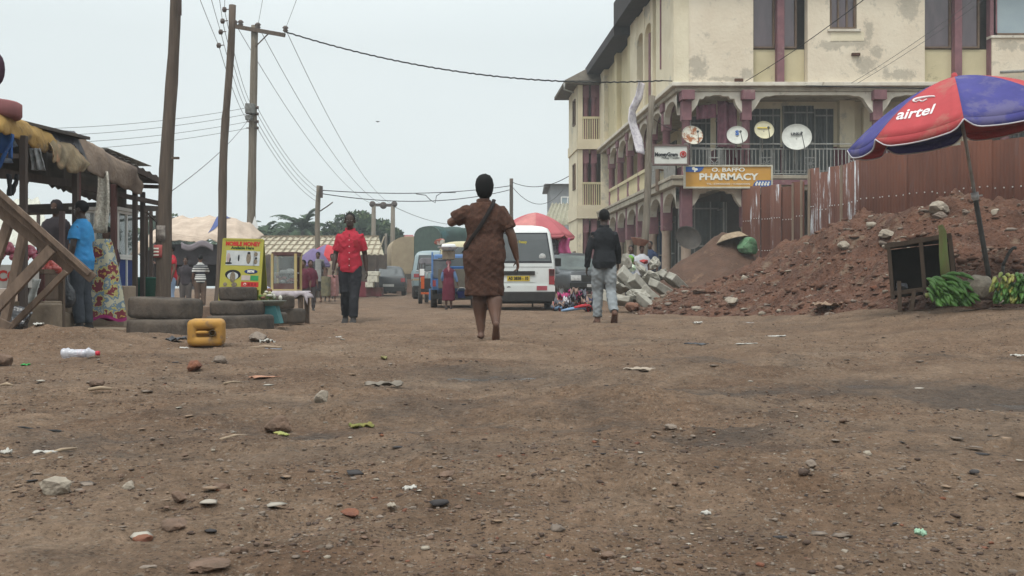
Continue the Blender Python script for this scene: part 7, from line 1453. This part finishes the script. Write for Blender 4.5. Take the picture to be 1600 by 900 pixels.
pole('wooden_pole', G(1001, 30.2, -.3), P(1019, 150, 30.4), .115, .085, WOODL, 'leaning greyish wooden pole in front of the cream building corner', .02)
b = MB(); b.prism([P(390, 366, 34.3), P(404, 356, 34.3), P(398, 338, 34.3)], (0, -.03, 0)); b.build('pennant', WHITE, label='small white triangular pennant on the tall pole above the advert board', cat='pennant')
# ------------------------------------------------------------------ overhead wires
WIRE = M('wire_black', (.03, .03, .03), rough=.7); WIREG = M('wire_grey', (.12, .12, .12), rough=.6)
def wire(a, b_, sag, r, label, mat=WIREG, wob=0, group=None, n=40):
    a = Vector(a); b_ = Vector(b_); b = MB(); pts = []
    for i in range(n+1):
        t = i/n; p = a.lerp(b_, t); p.z -= sag*4*t*(1-t)+(wob*math.sin(i*2.6) if wob else 0); pts.append(p)
    b.tube(pts, r*(.62 if r < .019 else .85), 5); return b.build('overhead_cable', mat, label=label, cat='cable', group=group)
wire(P(447, 50, 34.6), P(1035, 126, 34.2), .55, .028, 'thick twisted cable from the crossarm across the sky to the cream building', WIRE, .012, n=110)
wire(P(1035, 126, 34.2), P(1600, 140, 33.4), .05, .02, 'black cable running along the slab edge of the cream building', WIRE)
wire(P(1165, 127, 33.4), P(1400, -40, 22), .1, .016, 'single dark cable slanting up from the pharmacy bay to the top edge', WIRE)
wire(P(1330, 130, 33.3), P(1560, -30, 28), .1, .010, 'left one of two thin wires slanting across the upper right wall'); wire(P(1340, 130, 33.3), P(1590, -40, 28), .1, .010, 'right one of two thin wires slanting across the upper right wall')
H2 = [P(584, 320, 75), P(599, 320, 75), P(614, 320, 75)]
for i, (a, c) in enumerate(zip((ins[0], ins[1], ins[2]), H2)): wire(a, c, 1.0, .016, ['leftmost', 'middle', 'rightmost'][i]+' high wire from the crossarm down to the H-shaped pole frame')
for i, py in enumerate((168, 178, 190, 200)):
    wire(P(402, py, 34.9), P(499, 296+i*7, 47), .35, .013, ['top', 'second', 'third', 'lowest'][i]+' wire of the four from the meter pole to the short far pole')
    wire(P(388, py, 34.9), P(-80, 200+i*12, 30), .25, .012, ['top', 'second', 'third', 'lowest'][i]+' wire of the four running left from the meter pole over the stalls')
for i, (dx, py) in enumerate(((-9, 15), (-11, 33), (-13, 50), (-15, 71))):
    c = P(360+dx-(py-8)*.05, py, 24); wire(c, P(395, 168+i*10, 34.8), .3, .011, ['top', 'second', 'third', 'lowest'][i]+' wire from the slim crooked pole to the meter pole'); wire(c, P(360-i*45, -250, 12), .1, .009, ['top', 'second', 'third', 'lowest'][i]+' wire from the slim crooked pole up out of the picture at the left')
wire(ins[1], P(430, -120, 20), .05, .010, 'wire from the middle crossarm insulator up over the camera'); wire(ins[2], P(520, -160, 20), .05, .010, 'wire from the right crossarm insulator up over the camera')
wire(P(266, 300, 17), P(392, 182, 34.8), .15, .012, 'single wire from the big leaning pole up to the meter box')
wire(P(499, 297, 47), P(799, 290, 62), .27, .024, 'upper drooping cable between the far poles behind the woman', WIRE); wire(P(499, 302, 47), P(799, 296, 62), .5, .024, 'lower drooping cable between the far poles behind the woman', WIRE)
b = MB(); b.tube([P(650, 303, 54), P(665, 305, 54), P(672, 312, 54), P(680, 317, 54), P(682, 306, 54), P(690, 301, 54.6), P(712, 301, 55.5)], .02, 5); b.build('overhead_cable', WIRE, label='loose hanging loop of cable left of the woman\'s head', cat='cable')
wire(P(799, 284, 62), P(900, 268, 55), .5, .022, 'cable from the bare distant pole to the corner tower, upper one', WIRE); wire(P(799, 290, 62), P(880, 296, 70), 1.0, .020, 'cable from the bare distant pole to the grey house, lower one', WIRE)
wire(P(614, 322, 75), P(760, 345, 110), .8, .025, 'faint wire leaving the H-shaped frame to the right'); wire(P(1012, 178, 30.4), P(1068, 205, 33.5), .12, .014, 'short cable from the leaning wooden pole to the veranda', WIRE)
b = MB(); c = P(590, 190, 60); b.add([c+Vector(v) for v in ((-.14, 0, .03), (0, .05, .0), (.15, 0, .02), (0, -.04, -.01), (0, .0, -.04), (.0, .0, .03))], [(0, 1, 5), (0, 5, 3), (2, 5, 1), (2, 3, 5), (0, 4, 1), (0, 3, 4), (2, 1, 4), (2, 4, 3)]); b.build('bird', MATS['wire_black'], label='small dark bird flying in the middle of the sky', cat='bird')
# ------------------------------------------------------------------ trees
LEAF = [M('leaf_dark', (.035, .06, .03), (.025, .042, .024), scale=8, rough=.8), M('leaf_mid', (.055, .085, .04), (.04, .065, .032), scale=8, rough=.8), M('leaf_light', (.09, .12, .05), (.07, .1, .045), scale=8, rough=.8)]
BARK = M('bark', (.11, .09, .07), (.07, .055, .045), scale=5, rough=.95)
def palm(px, py, D, seed, label, r=2.3):
    rs = random.Random(seed); g = G(px, D); t = P(px, py, D); root = E('palm_tree', g, label, 'palm tree', 'palms beyond the market'); h = t.z-g.z-r*.78
    b = MB(); lx = rs.uniform(-.5, .5); b.tube([(lx*(k/6)**2, 0, h*k/6) for k in range(7)], [.2-.012*k for k in range(7)], 8); b.build('trunk', BARK, root)
    b = MB(); c = Vector((lx, 0, h)); nf = 20
    for k in range(nf):
        a = 2*math.pi*k/nf*2.4+rs.uniform(-.3, .3); el = lerp(1.45, -.15, (k/(nf-1))**.8)+rs.uniform(-.1, .1); L = r*rs.uniform(.85, 1.15); d = Vector((math.cos(a)*math.cos(el), math.sin(a)*math.cos(el), math.sin(el))); pts = []
        p = c.copy(); v = d*L/12
        for j in range(13): pts.append(p.copy()); p += v; v.z -= L*.0085; v.x += math.cos(a)*L*.002
        b.tube(pts, [.035*(1-j/14) for j in range(13)], 4, 0)
        for j in range(1, 13):
            o = pts[j]; t_ = (pts[j]-pts[j-1]).normalized(); side = t_.cross(Vector((0, 0, 1))); side = side.normalized() if side.length > .1 else Vector((1, 0, 0))
            for sd in (-1, 1):
                for q in (0, .5):
                    o2 = pts[j-1].lerp(pts[j], q); ll = L*.21*math.sin(math.pi*min(.93, (j+1.5)/14))*rs.uniform(.75, 1.15); tip = o2+(side*sd*.75+t_*.8+Vector((0, 0, -.25-rs.random()*.35))).normalized()*ll; w = t_*.085
                    b.add([o2-w, o2+w, tip+w*.3, tip], [(0, 1, 2, 3)], rs.choice((0, 0, 1)))
    b.build('crown', [LEAF[0], LEAF[1]], root, fix=False)
for i, a in enumerate([(374, 326, 80, 'small palm just left of the tall meter pole', 2.6), (424, 324, 84, 'bushy palm right of the tall meter pole', 3.1), (464, 306, 82, 'tallest palm, left of the short far pole', 3.3), (444, 326, 88, 'palm between the bushy one and the tallest one', 2.9), (406, 332, 90, 'low palm behind the advert board', 2.7), (489, 334, 86, 'low palm partly hidden by the short far pole', 2.5), (352, 340, 84, 'lowest palm beside the cream tarp', 2.4)]):
    palm(a[0], a[1], a[2], 20+i, a[3], a[4])
def tree(px, py, D, w, seed, label, mats=LEAF, n=2600, low=.25, leaf=.22, nc=16):
    rs = random.Random(seed); g = G(px, D); top = P(px, py, D).z; root = E('leafy_tree', g, label, 'tree', 'leafy trees in the distance'); H_ = top-g.z; W_ = w/FP*D/2
    b = MB(); b.tube([(0, 0, 0), (.1, 0, H_*.3), (.0, 0, H_*.6)], [.22, .17, .08], 8)
    cl = []
    for k in range(nc):
        a = rs.uniform(0, 6.28); zz = rs.uniform(low, .92); rr = W_*rs.uniform(.15, .85)*math.sqrt(max(.05, 1-((zz-.5)/.55)**2)); c = Vector((rr*math.cos(a), rr*math.sin(a)*.7, H_*zz)); cl.append((c, W_*rs.uniform(.22, .42))); b.tube([(0, 0, H_*.3), c*.6+Vector((0, 0, H_*.12)), c], [.09, .05, .02], 5)
    b.build('trunk', BARK, root); b = MB()
    for k in range(n):
        c, r = rs.choice(cl); v = Vector((rs.gauss(0, 1), rs.gauss(0, 1), rs.gauss(0, .8))).normalized()*r*rs.uniform(.55, 1.05)**.6; p = c+v; p.z = min(p.z, H_*1.02)
        s = leaf*rs.uniform(.6, 1.3); u = Vector((rs.gauss(0, 1), rs.gauss(0, 1), rs.gauss(0, 1))).normalized(); w_ = u.cross(v).normalized() if u.cross(v).length > 0 else u
        b.add([p-u*s, p+w_*s*.6, p+u*s, p-w_*s*.6], [(0, 1, 2, 3)], 2 if v.z > r*.45 and rs.random() < .5 else rs.choice((0, 0, 1)))
    b.build('crown', mats, root, fix=False)
for i, a in enumerate([(521, 342, 80, 78, 'broad dark tree directly left of the red shirted man\'s head'), (560, 333, 84, 100, 'tree behind the head of the red shirted man'), (592, 343, 82, 66, 'tree behind the left leg of the H-shaped pole frame'), (612, 358, 86, 46, 'low tree at the right leg of the H-shaped frame'), (240, 338, 90, 110, 'tree top showing above the left part of the cream tarp'), (300, 342, 92, 80, 'tree top peeping over the middle of the cream tarp'), (160, 352, 88, 80, 'bushy tree behind the kiosk and stall posts'), (430, 362, 104, 190, 'low bushy thicket beyond the palms')]):
    tree(a[0], a[1], a[2], a[3], 60+i, a[4], n=7000 if i < 4 else 3500, low=.12 if i < 4 else .3, leaf=.2, nc=34 if i < 4 else 18)
# ------------------------------------------------------------------ far roofs, walls, houses
LAT = M('lattice_roof', (.44, .39, .29), (.35, .31, .23), scale=3, rough=.8); RIBM = M('roof_batten', (.25, .2, .14), rough=.9)
sh = E('market_shelter', G(495, 48), 'long low shelter with translucent cream lattice roof behind the display case', 'shelter')
b = MB(); A, B1, C1, D1_ = P(390, 371, 49), P(592, 371, 51), P(600, 398, 46), P(380, 398, 45)
b.sheet(lambda u, v: A.lerp(B1, u).lerp(D1_.lerp(C1, u), v)+Vector((0, 0, .02*math.sin(u*150))), 150, 4, .02); b.build('roof', LAT, sh, w=True)
b = MB()
for k in range(21): u = k/20; b.beam(A.lerp(B1, u)+Vector((.25, 0, .04)), D1_.lerp(C1, u)+Vector((-.25, -.02, .04)), .05, .03)
for v in (.25, .5, .75): b.beam(A.lerp(D1_, v)+Vector((0, 0, .05)), B1.lerp(C1, v)+Vector((0, 0, .05)), .05, .03)
b.beam(A+Vector((0, 0, .05)), B1+Vector((0, 0, .05)), .1, .08); b.build('batten', RIBM, sh, w=True)
for px in (395, 440, 500, 545, 590): b = MB(); g = G(px, 46); b.beam(g, (g.x, g.y, 1.9), .1, .1); b.build('post', POSTD, sh, w=True)
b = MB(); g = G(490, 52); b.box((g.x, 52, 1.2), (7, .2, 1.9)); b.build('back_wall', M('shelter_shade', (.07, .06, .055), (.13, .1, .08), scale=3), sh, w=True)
UMR = M('umb_red', (.5, .06, .07)); UMP = M('umb_purple', (.17, .13, .24), (.14, .11, .2)); UMT = M('umb_teal', (.3, .42, .38), (.45, .48, .44), scale=2, lo=.48, hi=.52); UMK = M('umb_pink', (.42, .12, .13), (.36, .10, .11), scale=3); UMK2 = M('umb_pink_light', (.50, .20, .19))
def simple_umb(px, py, D, rpx, cols, label, H=.5, group='market umbrellas in the distance'):
    g = G(px, D); t = P(px, py, D); umbrella(g, (0, 2), rpx/FP*D, H, t.z-g.z, cols, label, detail=False, drop=.08, group=group)
simple_umb(488, 388, 35, 26, [UMP], 'faded purple umbrella left of the red one'); simple_umb(508, 382, 37, 32, [UMR, UMR, UMP], 'red and purple umbrella just left of the red shirted man'); simple_umb(520, 392, 43, 26, [UMT], 'small teal and white umbrella behind the red shirted man', .35)
simple_umb(832, 332, 30, 62, [UMK, UMK, UMK2], 'large faded pink red umbrella above the white van', .62)
# stacked sacks/fabrics left of the red shirted man
for i, (x0, y0, x1, y1, D, mt, lab) in enumerate([(504, 432, 516, 463, 33, M('stall_olive', (.2, .17, .1), (.1, .1, .07), scale=9), 'olive patterned sack stack under the red and purple umbrella'), (514, 430, 527, 463, 33.4, M('stall_pinkprint', (.38, .2, .2), (.25, .12, .1), scale=12), 'pink printed sack stack beside the red shirted man'), (560, 440, 575, 464, 42, M('stall_darkred', (.16, .03, .04)), 'dark red cloth covered stall right of the red shirted man'), (495, 405, 504, 440, 33.8, M('tin_grey', (.3, .3, .28), (.2, .2, .2), scale=5), 'grey metal cabinet at the foot of the short far pole'), (425, 400, 440, 450, 38, M('shelf_goods', (.25, .12, .12), (.1, .2, .14), scale=12), 'shelf of coloured goods behind the display case')]):
    blockat(x0, y0, x1, y1, D, .6, lab, mt, 'goods_stack', cat='goods')
LOW = M('earth_wall', (.25, .15, .11), (.19, .12, .09), scale=2)
b = MB(); g = G(600, 66); b.box((P(610, 0, 66).x, 66, P(0, 404, 66).z-1.3), (5.5, .3, 2.6)); b.build('boundary_wall', LOW, label='low reddish boundary wall behind the parked cars', cat='wall')
def house(px0, px1, ytop, yeave, D, dep, wallm, roofm, label, name='house', z0=None, over=.4, windows=(), hip=True):
    x0 = P(px0, 0, D).x; x1 = P(px1, 0, D).x; zt = P(0, ytop, D).z; ze = P(0, yeave, D).z; g = gzf((x0+x1)/2, D); rt_ = E(name, ((x0+x1)/2, D, g), label, 'house')
    b = MB(); b.box(((x0+x1)/2, D+dep/2, (ze+g-.5)/2), (x1-x0-2*over, dep, ze-g+.5)); b.build('wall', wallm, rt_, w=True)
    b = MB(); q = over if hip else .01; a = [(x0, D-over, ze), (x1, D-over, ze), (x1, D+dep+over, ze), (x0, D+dep+over, ze)]; ins_ = (x1-x0)*.25 if hip else 0.01; b.add(a+[(x0+ins_, D+dep/2, zt), (x1-ins_, D+dep/2, zt)], [(3, 2, 1, 0), (0, 1, 5, 4), (1, 2, 5), (2, 3, 4, 5), (3, 0, 4)]); b.build('roof', roofm, rt_, w=True)
    for (wx0, wy0, wx1, wy1) in windows:
        A_ = P(wx0, wy0, D-.02); B_ = P(wx1, wy1, D-.02); c = (A_+B_)/2; b = MB(); w, h = abs(B_.x-A_.x), abs(A_.z-B_.z)
        for s in (-1, 0, 1): b.box((c.x+s*w/2, D-.03, c.z), (.07, .1, h))
        for s in (-1, 1): b.box((c.x, D-.032, c.z+s*h/2), (w, .1, .07))
        wd_ = b.build('window', WHITE, rt_, w=True); b = MB(); b.box((c.x, D-.01, c.z), (w-.02, .05, h-.02)); b.build('pane', GLASSB, wd_, w=True)
    return rt_
GREYW = M('house_grey', (.25, .26, .27), (.21, .22, .225), scale=2); REDR = M('far_red_roof', (.30, .10, .09), (.25, .085, .08), scale=2)
house(852, 925, 280, 288, 80, 8, GREYW, M('flat_roof', (.2, .2, .2)), 'plain grey upper storey house with one window behind the pink umbrella', windows=[(877, 308, 897, 326)], hip=False)
house(602, 652, 364, 386, 110, 8, M('far_wall', (.3, .22, .18)), REDR, 'distant house with a dusty red roof between the trees and the lorry')
lt = E('rusty_lean_to', G(880, 62), 'old corrugated lean-to roof in front of the grey house', 'shed')
b = MB(); A, B1, C1, D1_ = P(862, 318, 66), P(915, 318, 66), P(915, 352, 60), P(848, 352, 60); b.sheet(lambda u, v: A.lerp(B1, u).lerp(D1_.lerp(C1, u), v)+Vector((0, 0, .05*math.sin(u*60))), 60, 3, .03); b.build('roof', M('old_zinc_tan', (.3, .28, .2), (.22, .2, .15), scale=3), lt, w=True)
b = MB(); b.box((P(882, 0, 62).x, 62, 1.8), (2.6, .2, 3.2)); b.build('wall', M('lean_wall', (.16, .13, .1), (.12, .1, .08), scale=2), lt, w=True)
for i, (px, c) in enumerate(((905, 'poster_blue'), (901, 'poster_white'))):
    blockat(px-3, 336+i*30, px+5, 396+i*8, 51.5+i*.2, .1, ['tall blue and white advertising banner at the end of the arcade', 'narrow dark blue door banner under the first banner'][i], M(c, (.35, .42, .5) if i == 0 else (.05, .08, .22), (.08, .13, .3), scale=3), 'advert_banner', cat='banner')
# clothes hanging under the pink umbrella
garment(884, 372, 20, 24, 29.5, M('trouser_pink', (.55, .12, .26), (.5, .1, .22)), 'bright pink trousers hanging under the pink umbrella', 3, False, 'hanging_trousers', 'clothes'); garment(866, 374, 14, 24, 29.7, M('top_print', (.4, .4, .42), (.1, .08, .1), scale=14), 'black and white printed top hanging beside the pink trousers', 6, True)
# heap of second hand clothes on the ground beside the van
cr = random.Random(9); hm = [BLK, M('ch_white', (.55, .53, .55)), M('ch_magenta', (.4, .05, .16)), M('ch_navy', (.04, .05, .11)), M('ch_grey', (.12, .12, .14)), M('ch_red', (.45, .04, .05)), M('ch_tan', (.3, .2, .16)), M('ch_blue', (.2, .3, .45))]
hr = E('clothes_heap', G(897, 24.6), 'heap of mixed second hand clothes on the ground right of the white van', 'clothes heap')
for i in range(34):
    b = MB(); k = cr.random(); x = cr.uniform(-.42, .42); z = cr.uniform(0, .42)*(1-abs(x)/.5)+.03; crumple(b, cr.uniform(.16, .32), cr.uniform(.16, .3), .16, i+30, 10, .012); b.v = [(v[0]+x, v[1]+cr.uniform(-.0, .0)+.25*(k-.5), v[2]+z) for v in b.v]; b.build('garment', cr.choice(hm), hr)
b = MB(); b.loft([((-.3, -.3, .03), .05, .03), ((-.1, -.32, .07), .08, .04), ((.15, -.3, .1), .07, .04), ((.25, -.3, .09), .03, .03)], 10); b.build('garment', hm[7], hr); b = MB(); b.loft([((-.02, -.34, .10), .05, .03), ((.15, -.34, .14), .07, .04), ((.33, -.3, .15), .05, .03)], 10); b.build('garment', hm[5], hr)
# ------------------------------------------------------------------ litter on the ground
PAPER = M('paper_litter', (.44, .42, .38), (.33, .31, .28), scale=20, rough=.8); STICK = M('stick_pale', (.34, .26, .18), (.24, .18, .13), scale=9, stretch=(1, 6, 6)); BLKP = M('litter_black', (.04, .04, .045), (.07, .07, .075), scale=20, rough=.5)
# crushed plastic bottle
g = G(127, 8.25); bt = E('plastic_bottle', (g.x, g.y, g.z+.03), 'clear crushed plastic bottle with red cap lying on the left dirt', 'bottle', rz=R(4))
PET = M('bottle_pet', (.62, .62, .66), (.5, .5, .56), scale=12, rough=.12, spec=.8, alpha=.62)
b = MB(); n = 26; secs = []
for i in range(n):
    t = i/(n-1); r = .042*(1 if t < .78 else lerp(1, .33, ((t-.78)/.22)**.8)); r *= 1-.10*(i % 3 == 0); dz = .02*math.sin(t*3.1)-(.012 if .3 < t < .7 else 0); secs.append(((-.14+.25*t, 0, .02+dz*.5), r*(1.05), r*(.72 if .2 < t < .75 else .95)))
b.loft(secs, 18, side=(0, 1, 0)); b.build('bottle_body', PET, bt)
b = MB(); b.tube([(.108, 0, .022), (.135, 0, .022)], .018, 14); b.build('cap', M('cap_red', (.5, .04, .06), rough=.4), bt)
b = MB(); b.loft([((-.02, 0, .021), .043, .032), ((.03, 0, .021), .043, .032)], 18, side=(0, 1, 0), caps=False); b.build('label_film', M('film_pink', (.5, .38, .42), (.6, .58, .6), scale=20, alpha=.7), bt)
L = [
 (60, 548, .15, .07, .03, PAPER, 'dirty white crumpled cloth scrap above the bottle at the left', 3), (40, 572, .06, .05, .02, M('litter_green', (.05, .30, .08)), 'bright green plastic scrap near the left edge', 5), (10, 712, .03, .03, .02, PAPER, 'small white scrap at the left edge of the dirt', 7),
 (72, 709, .075, .03, .008, PAPER, 'flat white chip lower left', 9), (275, 532, .3, .16, .05, BLKP, 'flat black plastic scrap between the tyres and the bottle', 11), (413, 543, .26, .14, .04, M('litter_bluegrey', (.12, .13, .16), (.3, .3, .32), scale=12), 'crumpled grey black wrapper right of the jerrycan', 13), (418, 532, .12, .1, .05, PAPER, 'white plastic scrap on the broken concrete lump', 15), (288, 547, .07, .05, .02, PAPER, 'small white paper below the jerrycan', 17),
 (440, 590, .4, .08, .02, M('litter_salmon', (.38, .2, .13), (.3, .17, .12), scale=10), 'long salmon coloured husk strip left of centre', 19), (440, 680, .09, .03, .01, YLW, 'thin yellow peel at the foot of the dark brown rock', 21), (565, 664, .09, .06, .02, M('litter_leaf', (.22, .19, .06), (.10, .11, .04), scale=14), 'yellow green leaf scrap in the middle of the dirt', 23), (600, 562, .09, .04, .03, M('litter_khaki', (.22, .2, .09)), 'khaki fruit skin lying left of the woman', 25), (600, 604, .20, .08, .03, M('litter_greyflat', (.2, .17, .14), (.14, .12, .1), scale=9), 'flat grey brown cardboard scrap in the damp dip', 27), (532, 532, .15, .06, .01, PAPER, 'pale paper scrap in front of the red shirted man', 29),
 (1000, 590, .18, .09, .03, M('litter_beige', (.35, .29, .23), (.25, .2, .16), scale=10), 'beige crumpled scrap right of the puddle', 31), (1090, 510, .14, .1, .05, PAPER, 'white crumpled bag in front of the mound tongue', 33), (1088, 537, .22, .1, .02, BLKP, 'thin dark scrap on the right centre ground', 35), (1212, 527, .28, .08, .02, PAPER, 'longer white paper strip on the right ground', 37), (1170, 506, .3, .12, .02, M('litter_greywhite', (.4, .4, .4), (.2, .18, .16), scale=12), 'grey white flattened scrap near the mound foot', 39), (1166, 543, .2, .04, .01, PAPER, 'thin white strip left of the longer paper strip', 41), (1592, 556, .1, .08, .02, PAPER, 'white wrapper at the right edge of the ground', 43),
 (1103, 808, .02, .02, .01, PAPER, 'tiny white scrap in the lower right centre', 45), (1438, 840, .022, .02, .014, M('litter_mint', (.28, .42, .30)), 'small mint green scrap at the lower right', 47), (1020, 484, .5, .1, .02, STICK, 'pale flat strip at the foot of the concrete heap', 49), (1120, 487, .5, .1, .02, STICK, 'pale board strip along the foot of the mound tongue', 51), (1097, 484, .14, .1, .04, PAPER, 'white packet lying at the foot of the mound tongue', 53), (1092, 476, .2, .12, .08, M('litter_pinkred', (.4, .1, .09)), 'pinkish red scrap above the white packet', 55), (848, 481, .08, .06, .02, PAPER, 'small white scrap under the rear of the white van', 57),
 (640, 768, .03, .02, .01, PAPER, 'faint pale chip in the lower middle', 59), (612, 795, .03, .015, .008, stone_p, 'thin pale chip right of the dark red flake', 61)]
for a in L: scrap(a[0], a[1], a[2], a[3], a[4]*.55, a[5], a[6], a[7])
def stick(px0, py0, px1, py1, r, label, mat=STICK):
    def gp(px, py):
        D = HC*FP/(py-450)
        for _ in range(4): D = (HC-gzf((px-800)/FP*D, D))*FP/(py-450)
        return G(px, D, r*1.3)
    a, c = gp(px0, py0), gp(px1, py1); m = a.lerp(c, .5); m.z += r; b = MB(); b.tube([a, m, c], [r, r*1.1, r*.7], 6); b.build('stick', mat, label=label, cat='stick')
stick(138, 621, 175, 617, .008, 'thin pale stick in front of the dark brown rock'); stick(72, 711, 120, 703, .005, 'thin twig beside the flat white chip'); stick(345, 690, 386, 684, .006, 'brown twig left of the large dark rock'); stick(0, 608, 20, 607, .008, 'pale stick end at the left edge'); stick(388, 543, 440, 545, .012, 'pale slat under the grey black wrapper'); stick(350, 601, 378, 600, .006, 'thin white stick below the brick-like stone')
b = MB(); pts = []
for i in range(26):
    px = lerp(-40, 175, i/25); D = 4.15-.004*(px+40)*.35+.03*math.sin(i*.7); X = (px-800)/FP*D; pts.append((X, D, gzf(X, D)+.006+.006*math.sin(i*.9)))
b.tube(pts, .0045, 6); b.build('buried_cable', MATS['wire_black'], label='thin dark cable half buried in the dirt across the left foreground', cat='cable')
# ------------------------------------------------------------------ haze
bpy.data.scenes.remove(TMP)
if True:
    hz = bpy.data.materials.new('haze_air'); hz.use_nodes = True; n = hz.node_tree.nodes; n.clear(); o = n.new('ShaderNodeOutputMaterial'); v = n.new('ShaderNodeVolumePrincipled')
    v.inputs['Color'].default_value = (.90, .95, .97, 1); v.inputs['Density'].default_value = .0014; v.inputs['Anisotropy'].default_value = .0; hz.node_tree.links.new(v.outputs[0], o.inputs['Volume'])
    b = MB(); b.box((0, 1980, 8), (2980, 4070, 22)); ob = b.build('haze', hz, kind='stuff')
